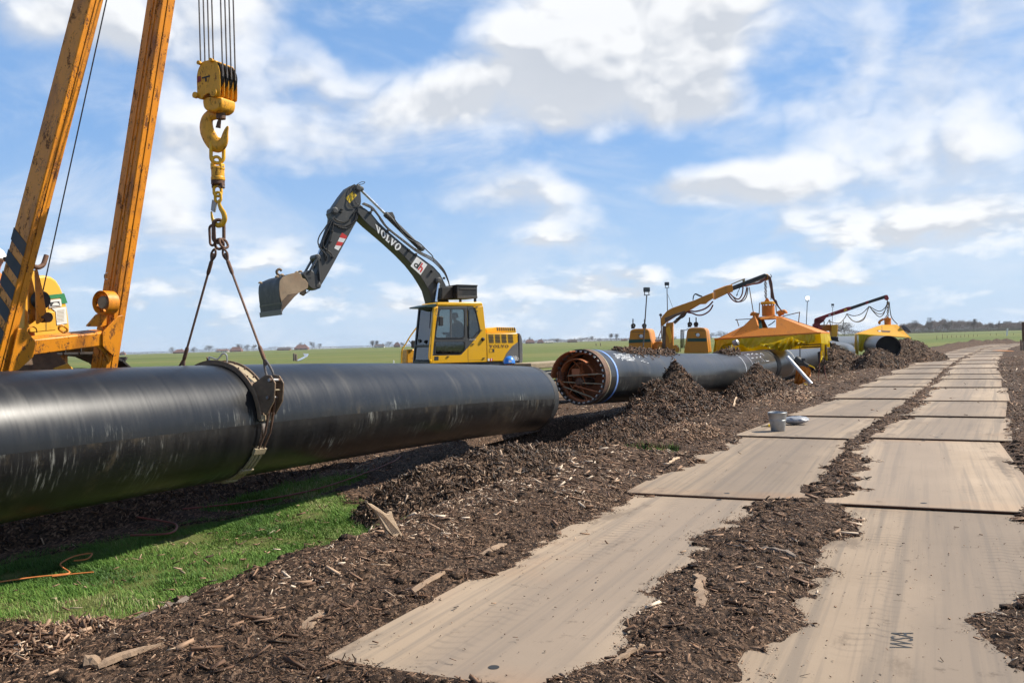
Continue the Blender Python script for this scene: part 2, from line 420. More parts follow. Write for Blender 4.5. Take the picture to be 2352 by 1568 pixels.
simple('bucket_dark', (.016, .015, .014), .55, 0, .35, 4, (.10, .085, .07), .4, .2)
simple('bucket_mud', (.34, .245, .155), .85, 0, .30, 5, (.20, .10, .05), .55, .6)
simple('galvanised', (.34, .35, .35), .42, .55, .2, 8, (.22, .20, .17), .4, .1)
simple('white_paint', (.72, .72, .70), .5, 0, .06, 4, (.45, .40, .33), .25, .03)
simple('red_paint', (.55, .03, .025), .45, 0, .1, 4, None, 0, .03)
simple('green_paint', (.018, .17, .055), .5, 0, .1, 4, (.05, .05, .03), .25, .03)
simple('dark_green', (.012, .060, .038), .5, 0, .1, 4, (.04, .03, .02), .2, .03)
simple('visor_green', (.010, .035, .032), .35, 0, .1, 3, None, 0, 0)
simple('stripe_black', (.016, .017, .018), .55, 0, .3, 6, (.16, .075, .02), .45, .1)
simple('warning_yellow', (.72, .48, .015), .45, 0, .05, 3, None, 0, 0)
simple('helmet_blue', (.025, .20, .62), .35, 0, .06, 3, (.1, .1, .1), .12, 0)
simple('label_white', (.62, .60, .55), .6, 0, .05, 8, (.3, .25, .2), .2, 0)
simple('ink', (.02, .02, .02), .6, 0, .1, 3, None, 0, 0)
simple('logo_red', (.55, .02, .02), .5, 0, .05, 3, None, 0, 0)
simple('volvo_brown', (.16, .075, .012), .5, 0, .1, 3, None, 0, 0)
simple('chalk', (.62, .64, .66), .8, 0, .2, 40, None, 0, 0)
simple('band_blue', (.16, .30, .66), .5, 0, .2, 12, (.3, .35, .45), .4, 0)
simple('hose_red', (.20, .05, .032), .55, 0, .3, 10, (.05, .03, .02), .4, .1)
simple('hose_orange', (.62, .20, .05), .55, 0, .2, 10, (.3, .12, .05), .4, .1)
simple('wood_pale', (.50, .36, .23), .75, 0, .18, 9, (.30, .18, .10), .4, .5)
simple('wood_grey', (.26, .175, .11), .8, 0, .25, 9, (.12, .08, .05), .5, .5)
simple('wood_post', (.17, .13, .10), .85, 0, .3, 6, None, 0, .4)
simple('plastic_bag', (.24, .25, .27), .35, 0, .1, 8, (.5, .45, .42), .3, .4)
simple('roof_red', (.155, .078, .060), .8, 0, .25, .35, (.16, .07, .05), .5, 0)
simple('roof_dark', (.085, .072, .066), .8, 0, .25, .35, None, 0, 0)
simple('brick', (.24, .125, .085), .85, 0, .2, .4, None, 0, 0)
simple('wall_pale', (.58, .55, .50), .8, 0, .1, .4, None, 0, 0)
simple('far_glass', (.035, .045, .055), .2, 0, .2, .3, None, 0, 0)
simple('slate', (.075, .088, .11), .6, 0, .1, .2, None, 0, 0)
simple('trunk', (.105, .085, .070), .9, 0, .3, 2, None, 0, .2)
simple('twigs', (.080, .060, .050), .9, 0, .35, .6, None, 0, 0)
simple('twigs_grey', (.088, .076, .070), .9, 0, .3, .6, None, 0, 0)
simple('shrub_green', (.045, .058, .034), .9, 0, .4, .8, None, 0, 0)
simple('skin', (.48, .27, .19), .5, 0, .08, 14, None, 0, 0)
simple('hivis', (.72, .20, .03), .7, 0, .1, 8, (.4, .15, .06), .3, .1)
simple('hivis_tape', (.62, .63, .62), .35, .2, .05, 8, None, 0, 0)
simple('jacket_dark', (.035, .040, .048), .8, 0, .2, 8, None, 0, .1)
simple('hair', (.03, .02, .015), .7, 0, .2, 20, None, 0, 0)
simple('seat_grey', (.09, .09, .085), .8, 0, .15, 6, None, 0, 0)
simple('cab_inside', (.055, .055, .055), .7, 0, .2, 4, None, 0, 0)
simple('beige_plastic', (.55, .48, .36), .5, 0, .1, 4, None, 0, 0)
simple('trolley_red', (.35, .05, .04), .5, 0, .1, 4, None, 0, 0)
simple('alu', (.74, .75, .76), .38, .35, .08, 6, (.4, .38, .35), .25, .05)
def glass():
    m = bpy.data.materials.new('glass'); m.use_nodes = True; m.node_tree.nodes.clear(); n = NT(m.node_tree); MAT['glass'] = m
    tr = n.add('ShaderNodeBsdfTransparent'); n.put(tr.inputs[0], (.34, .40, .40)); gl = n.add('ShaderNodeBsdfGlossy'); n.put(gl.inputs[0], (.9, .95, 1)); gl.inputs['Roughness'].default_value = .03
    fr = n.add('ShaderNodeFresnel'); fr.inputs[0].default_value = 1.5; mx = n.add('ShaderNodeMixShader')
    n.put(mx.inputs[0], n.m('ADD', fr.outputs[0], .05)); n.t.links.new(tr.outputs[0], mx.inputs[1]); n.t.links.new(gl.outputs[0], mx.inputs[2])
    o = n.add('ShaderNodeOutputMaterial'); n.t.links.new(mx.outputs[0], o.inputs[0])
glass()
def lamp_mat():
    m, n, b = material('lamp_lit'); n.put(b.inputs['Base Color'], (.8, .8, .75)); n.put(b.inputs['Emission Color'], (1, .93, .82)); b.inputs['Emission Strength'].default_value = 9
lamp_mat()
def tarp():
    m, n, b = material('tarp_yellow'); p = coords(n); f = n.noise(p, 3, 5, .6)
    n.put(b.inputs['Base Color'], n.mix(n.lin(f, .35, .7, 0, 1), (.70, .50, .012), (.85, .68, .02))); b.inputs['Roughness'].default_value = .28
    b.inputs['Subsurface Weight'].default_value = 0
    tl = n.add('ShaderNodeBsdfTranslucent'); n.put(tl.inputs[0], (.85, .66, .02)); mx = n.add('ShaderNodeMixShader'); mx.inputs[0].default_value = .45
    out = [q for q in n.t.nodes if q.type == 'OUTPUT_MATERIAL'][0]
    n.t.links.new(b.outputs[0], mx.inputs[1]); n.t.links.new(tl.outputs[0], mx.inputs[2]); n.t.links.new(mx.outputs[0], out.inputs[0])
    bump(n, b, n.noise(p, 5, 4, .6, 1.5), .6, .05)
tarp()
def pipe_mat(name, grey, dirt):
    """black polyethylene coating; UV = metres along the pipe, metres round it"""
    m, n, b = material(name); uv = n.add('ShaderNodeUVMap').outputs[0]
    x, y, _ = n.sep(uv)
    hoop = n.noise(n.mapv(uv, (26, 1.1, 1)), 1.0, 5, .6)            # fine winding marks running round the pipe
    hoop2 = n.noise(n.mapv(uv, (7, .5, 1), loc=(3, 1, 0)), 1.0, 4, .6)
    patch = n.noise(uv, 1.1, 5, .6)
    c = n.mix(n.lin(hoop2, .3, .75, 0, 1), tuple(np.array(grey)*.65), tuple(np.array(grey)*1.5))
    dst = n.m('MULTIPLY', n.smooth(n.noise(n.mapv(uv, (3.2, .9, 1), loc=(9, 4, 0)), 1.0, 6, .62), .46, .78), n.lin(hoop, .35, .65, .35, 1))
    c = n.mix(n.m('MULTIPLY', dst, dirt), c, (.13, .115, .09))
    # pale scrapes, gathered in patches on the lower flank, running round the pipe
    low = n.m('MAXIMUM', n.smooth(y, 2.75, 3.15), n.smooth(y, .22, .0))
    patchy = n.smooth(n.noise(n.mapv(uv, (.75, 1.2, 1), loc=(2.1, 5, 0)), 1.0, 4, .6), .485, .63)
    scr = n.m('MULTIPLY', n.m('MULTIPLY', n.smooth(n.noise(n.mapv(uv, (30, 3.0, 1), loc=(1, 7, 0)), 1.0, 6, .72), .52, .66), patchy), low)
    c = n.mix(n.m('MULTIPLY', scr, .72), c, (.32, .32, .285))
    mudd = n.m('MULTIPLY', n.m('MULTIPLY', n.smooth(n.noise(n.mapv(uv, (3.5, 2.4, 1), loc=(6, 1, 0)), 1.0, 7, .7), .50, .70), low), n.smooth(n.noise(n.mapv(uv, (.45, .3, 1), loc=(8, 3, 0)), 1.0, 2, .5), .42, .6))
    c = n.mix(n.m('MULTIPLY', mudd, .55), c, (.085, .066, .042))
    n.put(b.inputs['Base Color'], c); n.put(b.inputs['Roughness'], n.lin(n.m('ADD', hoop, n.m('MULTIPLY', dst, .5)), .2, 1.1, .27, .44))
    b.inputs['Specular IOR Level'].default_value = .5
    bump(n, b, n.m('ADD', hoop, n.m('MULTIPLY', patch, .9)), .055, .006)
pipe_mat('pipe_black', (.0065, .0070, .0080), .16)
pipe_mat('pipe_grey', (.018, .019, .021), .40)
def plate_mat():
    m, n, b = material('plate_steel'); p = coords(n); info = n.add('ShaderNodeObjectInfo').outputs['Random']
    pp = n.vm('ADD', p, n.comb(n.m('MULTIPLY', info, 37), n.m('MULTIPLY', info, 91), 0)); x, y, z = n.sep(p)
    lane = n.noise(n.mapv(pp, (9, .16, 1)), 1.0, 5, .6, .15)        # wheel streaks along the plate
    lane2 = n.noise(n.mapv(pp, (34, .5, 1)), 1.0, 4, .6)
    blot = n.noise(pp, .9, 6, .62); fine = n.noise(pp, 60, 4, .7)
    c = n.mix(n.lin(blot, .3, .7, 0, 1), (.312, .236, .163), (.378, .290, .206))
    c = n.mix(n.m('MULTIPLY', n.smooth(lane, .45, .62), .60), c, (.185, .152, .120))
    c = n.mix(n.m('MULTIPLY', n.smooth(lane2, .53, .70), .22), c, (.150, .122, .098))
    c = n.mix(n.m('MULTIPLY', n.smooth(n.noise(pp, .55, 5, .6), .58, .80), .5), c, (.31, .175, .090))        # rust bloom
    wob = n.m('ADD', n.m('ABSOLUTE', n.m('ADD', x, n.m('MULTIPLY', n.m('SUBTRACT', info, .5), .5))), n.m('MULTIPLY', n.m('SUBTRACT', n.noise(n.mapv(pp, (1, .35, 1)), 1.2, 5, .6), .5), .7))
    c = n.mix(n.m('MULTIPLY', n.smooth(wob, .72, .22), .60), c, (.200, .160, .126))
    tread = n.m('MULTIPLY', n.smooth(n.m('SINE', n.m('ADD', n.m('MULTIPLY', y, 62), n.m('MULTIPLY', n.m('ABSOLUTE', n.m('SINE', n.m('MULTIPLY', x, 16))), 2.5))), .2, .9), n.m('MULTIPLY', n.smooth(n.m('ABSOLUTE', n.m('SUBTRACT', n.m('ABSOLUTE', x), .42)), .20, .08), n.smooth(n.noise(pp, .8, 4, .6), .44, .62)))
    c = n.mix(n.m('MULTIPLY', tread, .30), c, (.10, .082, .066))
    edge = n.m('MAXIMUM', n.smooth(n.m('ABSOLUTE', x), .80, 1.02), n.smooth(n.m('ABSOLUTE', y), 2.45, 2.75))
    c = n.mix(n.m('MULTIPLY', n.m('MULTIPLY', edge, n.lin(blot, .4, .65, 0, 1)), .28), c, (.33, .175, .085))
    c = n.mix(n.m('MULTIPLY', n.smooth(n.noise(pp, 4, 8, .72), .59, .70), .6), c, (.085, .062, .045))       # mud specks
    c = n.mix(n.m('MULTIPLY', n.smooth(fine, .55, .75), .22), c, (.12, .09, .07))
    c = n.vm('SCALE', c, n.lin(info, 0, 1, .82, 1.08))
    smear = n.smooth(n.m('ADD', n.noise(n.mapv(pp, (1.6, .6, 1)), 1.0, 7, .68), n.m('MULTIPLY', n.smooth(n.m('ABSOLUTE', x), .35, 1.0), .10)), .60, .70); c = n.mix(n.m('MULTIPLY', smear, .55), c, (.105, .078, .056))
    nz = n.sep(n.add('ShaderNodeNewGeometry').outputs['Normal'])[2]
    c = n.mix(n.smooth(nz, .75, .3), c, (.085, .034, .018))
    n.put(b.inputs['Base Color'], c); b.inputs['Roughness'].default_value = .78; b.inputs['Specular IOR Level'].default_value = .25
    bump(n, b, n.m('ADD', n.m('MULTIPLY', fine, .4), n.m('MULTIPLY', lane2, .3)), .25, .004)
plate_mat()
def ground_mat():
    m, n, b = material('ground'); p = wpos(n)
    gm = n.add('ShaderNodeAttribute', attribute_name='grass').outputs['Fac']
    # bark mulch and mud
    f1 = n.noise(p, 1.4, 6, .62); f2 = n.noise(p, 30, 5, .7); f3 = n.noise(p, 110, 3, .6)
    vor = n.add('ShaderNodeTexVoronoi'); n.put(vor.inputs['Vector'], n.vm('ADD', n.mapv(p, (1, .42, 1), rot=(0, 0, .7)), n.vm('SCALE', n.noise(p, 9, 2, .5, out=1), .06))); vor.inputs['Scale'].default_value = 58
    vr = n.sep(vor.outputs['Color'])[0]
    bark = n.ramp(vr, [(0, (.018, .010, .006)), (.35, (.046, .027, .016)), (.65, (.094, .056, .034)), (.88, (.165, .100, .062)), (1, (.26, .17, .11))])
    bark = n.mix(n.smooth(f2, .45, .70), bark, n.vm('SCALE', bark, .45))
    bark = n.mix(n.m('MULTIPLY', n.smooth(f1, .54, .68), .55), bark, (.042, .029, .021))
    # pasture
    g1 = n.noise(n.mapv(p, (.16, .4, 1)), 1.0, 6, .6); g2 = n.noise(p, 1.7, 6, .65); g3 = n.noise(p, .018, 4, .55); g4 = n.noise(n.mapv(p, (.9, 4, 1)), 1.0, 5, .7)
    gr = n.mix(n.lin(g2, .3, .72, 0, 1), (.068, .098, .022), (.120, .148, .036))
    gr = n.mix(n.m('MULTIPLY', n.smooth(g1, .42, .70), .55), gr, (.165, .160, .056))
    gr = n.mix(n.m('MULTIPLY', n.smooth(g3, .42, .62), .5), gr, (.105, .145, .034))
    gr = n.mix(n.m('MULTIPLY', n.smooth(g4, .56, .72), .5), gr, (.045, .060, .018))
    gr = n.mix(n.m('MULTIPLY', n.smooth(n.noise(n.mapv(p, (.05, .22, 1), loc=(4, 2, 0)), 1.0, 5, .6), .60, .70), .45), gr, (.20, .165, .085))   # tussocks of dead grass
    big_ = n.noise(n.mapv(p, (.0045, .016, 1), loc=(.3, .7, 0)), 1.0, 5, .6); gr = n.mix(n.m('MULTIPLY', n.smooth(big_, .42, .60), .65), gr, (.168, .162, .050)); gr = n.mix(n.m('MULTIPLY', n.smooth(big_, .46, .32), .5), gr, (.055, .085, .020))
    # trampled drains that run across the pasture
    x, y, _ = n.sep(p)
    for a, per, k in ((.05, 34, .9), (-.22, 61, .8)):
        w = n.m('ADD', n.m('ADD', y, n.m('MULTIPLY', x, a)), n.m('MULTIPLY', n.noise(n.mapv(p, (.03, .03, 1)), 1, 2, .5), 5))
        q = n.m('ABSOLUTE', n.m('SUBTRACT', n.m('FRACT', n.m('DIVIDE', w, per)), .5))
        gr = n.mix(n.m('MULTIPLY', n.smooth(q, .016, .004), k*.6), gr, (.042, .050, .018))
    msk = n.smooth(n.m('ADD', gm, n.m('MULTIPLY', n.m('SUBTRACT', n.noise(p, 5, 6, .7), .5), .7)), .42, .58)
    n.put(b.inputs['Base Color'], n.mix(msk, bark, gr)); b.inputs['Roughness'].default_value = .9; b.inputs['Specular IOR Level'].default_value = .2
    bump(n, b, n.m('ADD', n.m('MULTIPLY', f2, 1.0), n.m('MULTIPLY', f3, .5)), .9, .03)
ground_mat()
def bark_chip_mat(name, ramp_):
    m, n, b = material(name); r = n.add('ShaderNodeAttribute', attribute_name='rnd').outputs['Fac']; p = wpos(n)
    c = n.ramp(r, ramp_); c = n.mix(n.m('MULTIPLY', n.noise(p, 60, 3, .6), .5), c, n.vm('SCALE', c, .5))
    n.put(b.inputs['Base Color'], c); n.put(b.inputs['Roughness'], n.lin(r, 0, 1, .55, .85)); b.inputs['Specular IOR Level'].default_value = .35
bark_chip_mat('chips', [(0, (.034, .019, .011)), (.18, (.090, .047, .026)), (.42, (.180, .098, .056)), (.66, (.29, .172, .104)), (.86, (.41, .265, .170)), (.95, (.54, .39, .265)), (1, (.70, .56, .42))])
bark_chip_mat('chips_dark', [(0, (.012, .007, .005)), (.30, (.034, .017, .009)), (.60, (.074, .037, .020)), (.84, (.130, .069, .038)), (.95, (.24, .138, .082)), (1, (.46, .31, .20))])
bark_chip_mat('chips_pale', [(0, (.03, .017, .010)), (.25, (.10, .056, .033)), (.55, (.22, .135, .082)), (.8, (.38, .26, .17)), (1, (.62, .48, .34))])
bark_chip_mat('chips_mid', [(0, (.016, .010, .007)), (.30, (.042, .024, .014)), (.58, (.092, .053, .032)), (.82, (.165, .100, .062)), (.94, (.30, .20, .13)), (1, (.56, .43, .31))])
bark_chip_mat('grass_blade', [(0, (.034, .088, .010)), (.4, (.072, .165, .020)), (.78, (.128, .235, .034)), (.94, (.22, .30, .07)), (1, (.38, .35, .17))])
bark_chip_mat('field_blade', [(0, (.045, .075, .014)), (.5, (.085, .125, .026)), (.85, (.135, .155, .045)), (1, (.24, .21, .10))])
def water():
    m, n, b = material('water'); n.put(b.inputs['Base Color'], (.02, .025, .025)); b.inputs['Roughness'].default_value = .05; b.inputs['Specular IOR Level'].default_value = .6
    bump(n, b, n.noise(wpos(n), 6, 3, .5), .05, .02)
water()
simple('mud_wet', (.050, .036, .026), .35, 0, .3, 4, (.09, .07, .05), .4, .3)
# ------------------------------------------------------------------ ground, road plates, bark, grass
CS = np.array([(-400, 0), (15, 0), (24, .75), (34, 1.4), (44, 2.0), (55, 2.8), (74, 4.5), (92, 6.3), (114, 9.8), (130, 14.5), (150, 25), (180, 50), (260, 150), (2600, 4000)], float)
def cshift(s): return np.interp(s, CS[:, 0], CS[:, 1])
DROP = .15
def drop(s, u): up = u-cshift(s); return -DROP*smst(up, -4.2, -5.3)
def to_su(P): P = np.asarray(P, float); return P@T, P@NN
GRASS_NEAR = [to_su(G(*p, -.12)) for p in ((-260, 1370), (0, 1285), (240, 1240), (520, 1185), (780, 1128), (850, 1180), (930, 1215), (880, 1250), (740, 1290), (600, 1330), (470, 1375), (380, 1410), (300, 1450), (150, 1472), (100, 1440), (0, 1420), (-140, 1440))]
MUD = [to_su(G(*p, -.06)) for p in ((215, 1452), (330, 1392), (520, 1322), (650, 1292), (700, 1290), (600, 1345), (450, 1402), (330, 1455), (250, 1470))]
PATCH = [(12.0, -5.75, .45, .35), (12.95, -3.75, .25, .42), (9.4, -7.6, 1.6, .5), (26, 3.9, 9, .9)]
def grass_mask(s, u):
    up = u-cshift(s); w = fbm(s*.35, u*.35, 3, 5)
    far_ = 7*smst(s, 70, 45); m = smst(up, -9.6+w*2.4-far_, -10.4+w*2.4-far_)
    m = np.maximum(m, smst(up, 2.6+w*2.2+.02*np.clip(s, 0, 60), 3.3+w*2.2+.02*np.clip(s, 0, 60)))
    m = np.maximum(m, np.where(inpoly(s+(fbm(s*1.7, u*1.7, 3, 73)-.5)*.7, u+(fbm(s*1.9, u*1.9, 3, 74)-.5)*.5, GRASS_NEAR), 1., 0.))
    m = np.where(inpoly(s, u, MUD), 0., m)
    for a, b, ra, rb in PATCH: m = np.maximum(m, smst(((s-a)/ra)**2+((u-b)/rb)**2, 1.1, .7))
    return m
def enc(s, u, which):
    n1 = fbm(s*1.1, u*0+which*7.7, 3, 21+which); n2 = fbm(s*4.5, u*4.5, 4, 31+which)-.5
    base = {0: np.interp(s, [-5, 3.80, 3.92, 5, 7, 8.6, 9.3, 9.5, 12, 15, 40], [2.5, 2.5, .10, .12, .16, .30, .50, .02, .30, .22, .2]), 1: np.interp(s, [3, 4.5, 7, 9.3, 9.5, 10.4, 11.6, 13, 15, 40], [.62, .72, .62, .62, .02, .42, .12, .05, .05, .12]),
            2: np.interp(s, [3, 5, 6.5, 9, 9.6, 11, 13, 15, 18, 20, 24, 40], [.12, .16, .32, .36, .30, .42, .22, .12, .25, .42, .2, .12]), 3: np.interp(s, [3, 5, 5.4, 6.4, 7, 8.5, 9.6, 11, 15, 30, 45], [.45, .70, .92, .85, .55, .20, .34, .0, .02, .0, .2])}[which]
    return base+(n1-.5)*.55+n2*.42
def ground_h(s, u):
    up = u-cshift(s); near = smst(s, 130, 60)
    b = .045+.13*(fbm(s*.9, u*.9, 4, 3)-.45)+.08*(fbm(s*4.2, u*4.2, 3, 4)-.5)*smst(s, 60, 20)
    # long low ridge of bark beside the left plates
    b = b+.10*np.exp(-((up+4.1)/.7)**2)*smst(s, 2, 5)*(.5+fbm(s*.6, u*.6, 2, 8))
    b = b+.10*np.exp(-((up-2.2)/.7)**2)*(.4+fbm(s*.5, u*.5, 3, 9))
    b = b+.42*np.exp(-((up+3.9)/.8)**2)*smst(s, 60, 85)*(.5+fbm(s*.2, u*.2, 3, 10))
    shade_pit = ((s-17.2)/2.9)**2+((u+7.1)/1.15)**2; b = b-.95*smst(shade_pit, 1.25, .45)  # hollow added so the ground under the pipe joint falls into shade
    b = b+drop(s, u)-.05*np.where(inpoly(s, u, MUD), 1., 0.); gm = grass_mask(s, u); b = b*(1-gm)+gm*(drop(s, u)+.05*(fbm(s*.7, u*.7, 3, 6)-.5))
    z = b
    for lo, hi, w0, w1 in ((-3.05, -1.05, 0, 1), (-.90, 1.08, 2, 3)):
        dl, dr = up-lo, hi-up; ins = (dl > -.25) & (dr > -.25)
        el, er = enc(s, u, w0), enc(s, u, w1)
        k = np.maximum(el-dl, er-dr)                      # > 0: bark lies over the plate
        zp = .038+np.clip(k*.16, -.10, .055)+.016*(fbm(s*9, u*9, 2, 12)-.5)
        wgt = smst(np.minimum(dl, dr), -.25, .0)
        z = np.where(ins, z*(1-wgt)+zp*wgt, z)
    far = np.where(s > 130, -.10, z)
    return np.where(s > 60, far*(1-near)+z*near, z)
def graded(lo, hi, a, b, step, r):
    c = list(np.arange(a, b, step)); x, d = c[-1], step
    while x < hi: d *= r; x += d; c.append(x)
    x, d = c[0], step; L = []
    while x > lo: d *= r; x -= d; L.append(x)
    return np.array(L[::-1]+c)
def fastmesh(name, V, F, mat, kind=None, parent=None, smooth=True, attrs=None):
    me = bpy.data.meshes.new(name); V = np.asarray(V, np.float32); F = np.asarray(F, np.int32); k = F.shape[1]
    me.vertices.add(len(V)); me.vertices.foreach_set('co', V.ravel()); me.loops.add(F.size); me.loops.foreach_set('vertex_index', F.ravel())
    me.polygons.add(len(F)); me.polygons.foreach_set('loop_start', np.arange(0, F.size, k, dtype=np.int32)); me.polygons.foreach_set('loop_total', np.full(len(F), k, np.int32))
    me.update(calc_edges=True); me.validate()
    for nm, dom, arr in attrs or []:
        a = me.attributes.new(nm, 'FLOAT', dom); a.data.foreach_set('value', np.asarray(arr, np.float32))
    if smooth: me.shade_smooth()
    o = bpy.data.objects.new(name, me); COL.objects.link(o); me.materials.append(MAT[mat]); 
    if parent is not None: o.parent = parent
    ROOT[o.name] = np.zeros(3) if parent is None else ROOT[parent.name]
    if kind: o['kind'] = kind
    return o
sg = graded(-60, 2600, 2.6, 13.5, .05, 1.042); ug = graded(-2400, 2400, -8.2, 2.4, .055, 1.062)
S_, U_ = np.meshgrid(sg, ug, indexing='ij'); Z_ = ground_h(S_, U_)
GV = S_[..., None]*T+U_[..., None]*NN; GV[..., 2] = Z_
idx = np.arange(S_.size).reshape(S_.shape)
GF = np.stack([idx[:-1, :-1], idx[1:, :-1], idx[1:, 1:], idx[:-1, 1:]], -1).reshape(-1, 4)[:, ::-1]
g = fastmesh('ground', GV.reshape(-1, 3), GF, 'ground', kind='structure', attrs=[('grass', 'POINT', grass_mask(S_, U_).ravel())])

# steel plates of the works road
road = bpy.data.objects.new('road', None); COL.objects.link(road); road['kind'] = 'structure'; road.location = su(20, -1); ROOT[road.name] = su(20, -1)
PLATES = []
def plate_line(ulo, js, jit):
    for i in range(len(js)-1):
        s0, s1 = js[i], js[i+1]; sm = (s0+s1)/2
        du = jit[i] if i < len(jit) else random.uniform(-.07, .07)
        c0, c1 = cshift(s0)+ulo+du, cshift(s1)+ulo+du
        A, B = su(s0, c0), su(s1, c1); d = nrm(B-A); w = np.array([d[1], -d[0], 0])
        yaw = random.uniform(-.008, .008); d = d*math.cos(yaw)+w*math.sin(yaw); w = np.array([d[1], -d[0], 0])
        ov = random.uniform(.12, .25); L = s1-s0+ov
        L = np.linalg.norm(B-A)+ov; mid = A+d*L/2
        zn, zf = .064+random.uniform(0, .012), .036+random.uniform(0, .004)
        PLATES.append((mid, d, w, L, zn, zf))
JL = [-1.6, 3.9, 9.38, 15.2, 19.15, 24.4, 29.9, 34.4, 39.0, 44.3, 48.2, 55.2, 61, 67, 74.5, 81, 87, 92.5, 99, 106, 113]
JR = [-1.5, 3.55, 9.3, 15.25, 19.35, 23.7, 29.2, 34.3, 38.1, 43.9, 49.4, 55, 62.9, 68.5, 74.3, 80, 86, 92, 98, 104, 110, 116]
plate_line(-2.03, JL, [0, .02, .0, .05, .06, -.05, .02]); plate_line(.05, JR, [0, .03, -.02, .12, .0, .05, -.08])
for mid, d, w, L, zn, zf in PLATES:
    hw = 1.0; tk = .022; me = bpy.data.meshes.new('steel_plate')
    V = []
    for z in (-tk, 0):
        for a, b in ((-1, -1), (1, -1), (1, 1), (-1, 1)): V.append((a*hw, b*L/2, z))
    me.from_pydata(V, [], [(3, 2, 1, 0), (4, 5, 6, 7), (0, 1, 5, 4), (1, 2, 6, 5), (2, 3, 7, 6), (3, 0, 4, 7)])
    o = bpy.data.objects.new('steel_plate', me); COL.objects.link(o); o.parent = road; me.materials.append(MAT['plate_steel'])
    ey = nrm(np.array([d[0], d[1], (zf-zn)/L])); ex = np.array([w[0], w[1], 0]); ez = np.cross(ex, ey); c = mid+UP*(zn+zf)/2-ROOT[road.name]
    o.matrix_local = Matrix(((ex[0], ey[0], ez[0], c[0]), (ex[1], ey[1], ez[1], c[1]), (ex[2], ey[2], ez[2], c[2]), (0, 0, 0, 1)))
    bv = o.modifiers.new('edge', 'BEVEL'); bv.width = .006; bv.segments = 1
    me.shade_flat()
    ROOT[o.name] = None
    # lifting holes, one near each end
    for e in (-1, 1):
        hv, hf = lathe((random.uniform(-.1, .1), e*(L/2-.22), .0016), (0, 0, 1), [(0, .030), (.0006, .030)], 14)
        hm = bpy.data.meshes.new('lifting_hole'); hm.from_pydata(hv.tolist(), [], hf); hm.materials.append(MAT['ink'])
        h = bpy.data.objects.new('lifting_hole', hm); COL.objects.link(h); h.parent = o
WSA_PLATE = PLATES[len(JL)-1+1]

def chip_mesh(name, C, nrmv, length, width, mat, parent=None, kind='stuff', flat=.35, dirbias=None, rnd=None):
    """many small wedge-shaped chips in one mesh"""
    n = len(C); nv = nrmv/np.linalg.norm(nrmv, axis=1)[:, None]
    a = rng.normal(size=(n, 3))
    if dirbias is not None: a = a+dirbias
    a = a-nv*(a*nv).sum(1)[:, None]; a /= np.linalg.norm(a, axis=1)[:, None]
    tilt = rng.normal(0, flat, n)[:, None]; a = a*np.cos(tilt)+nv*np.sin(tilt); b = np.cross(nv, a); b /= np.linalg.norm(b, axis=1)[:, None]
    rl = rng.normal(0, .5, n)[:, None]; nn = np.cross(a, b); b = b*np.cos(rl)+nn*np.sin(rl); nn = np.cross(a, b)
    L = length[:, None]; w = width[:, None]; th = w*rng.uniform(.25, .6, n)[:, None]; k = rng.uniform(.15, .9, n)[:, None]
    c0, c1 = C-a*L/2, C+a*L/2; bow = nn*(L*rng.uniform(-.06, .1, n)[:, None])
    V = np.stack([c0-b*w*.5, c0+b*w*.5*k, c0+nn*th+bow, c1-b*w*.5*k, c1+b*w*.5, c1+nn*th*.7+bow], 1).reshape(-1, 3)
    base = np.arange(n)[:, None]*6
    tri = np.array([[0, 2, 1], [3, 4, 5], [0, 1, 4], [0, 4, 3], [1, 2, 5], [1, 5, 4], [2, 0, 3], [2, 3, 5]])
    F = (base[:, :, None]+tri[None]).reshape(-1, 3)
    r = rng.random(n) if rnd is None else rnd
    if parent is not None: V = V-ROOT[parent.name]
    return fastmesh(name, V, F, mat, kind=kind, parent=parent, smooth=False, attrs=[('rnd', 'POINT', np.repeat(r, 6))])
def surf_normal(f, s, u, e=.03):
    gs = (f(s+e, u)-f(s-e, u))/(2*e); gu = (f(s, u+e)-f(s, u-e))/(2*e)
    n = -gs[:, None]*T-gu[:, None]*NN+UP; return n/np.linalg.norm(n, axis=1)[:, None]
def plate_top(s, u):
    up = u-cshift(s); z = np.full(s.shape, -9.)
    for lo, hi, js in ((-3.05, -1.05, JL), (-.92, 1.08, JR)):
        ins = (up > lo) & (up < hi); i = np.clip(np.searchsorted(js, s)-1, 0, len(js)-2); j = np.array(js)
        t = (s-j[i])/(j[i+1]-j[i]); z = np.where(ins, .07-.032*t, z)
    return z
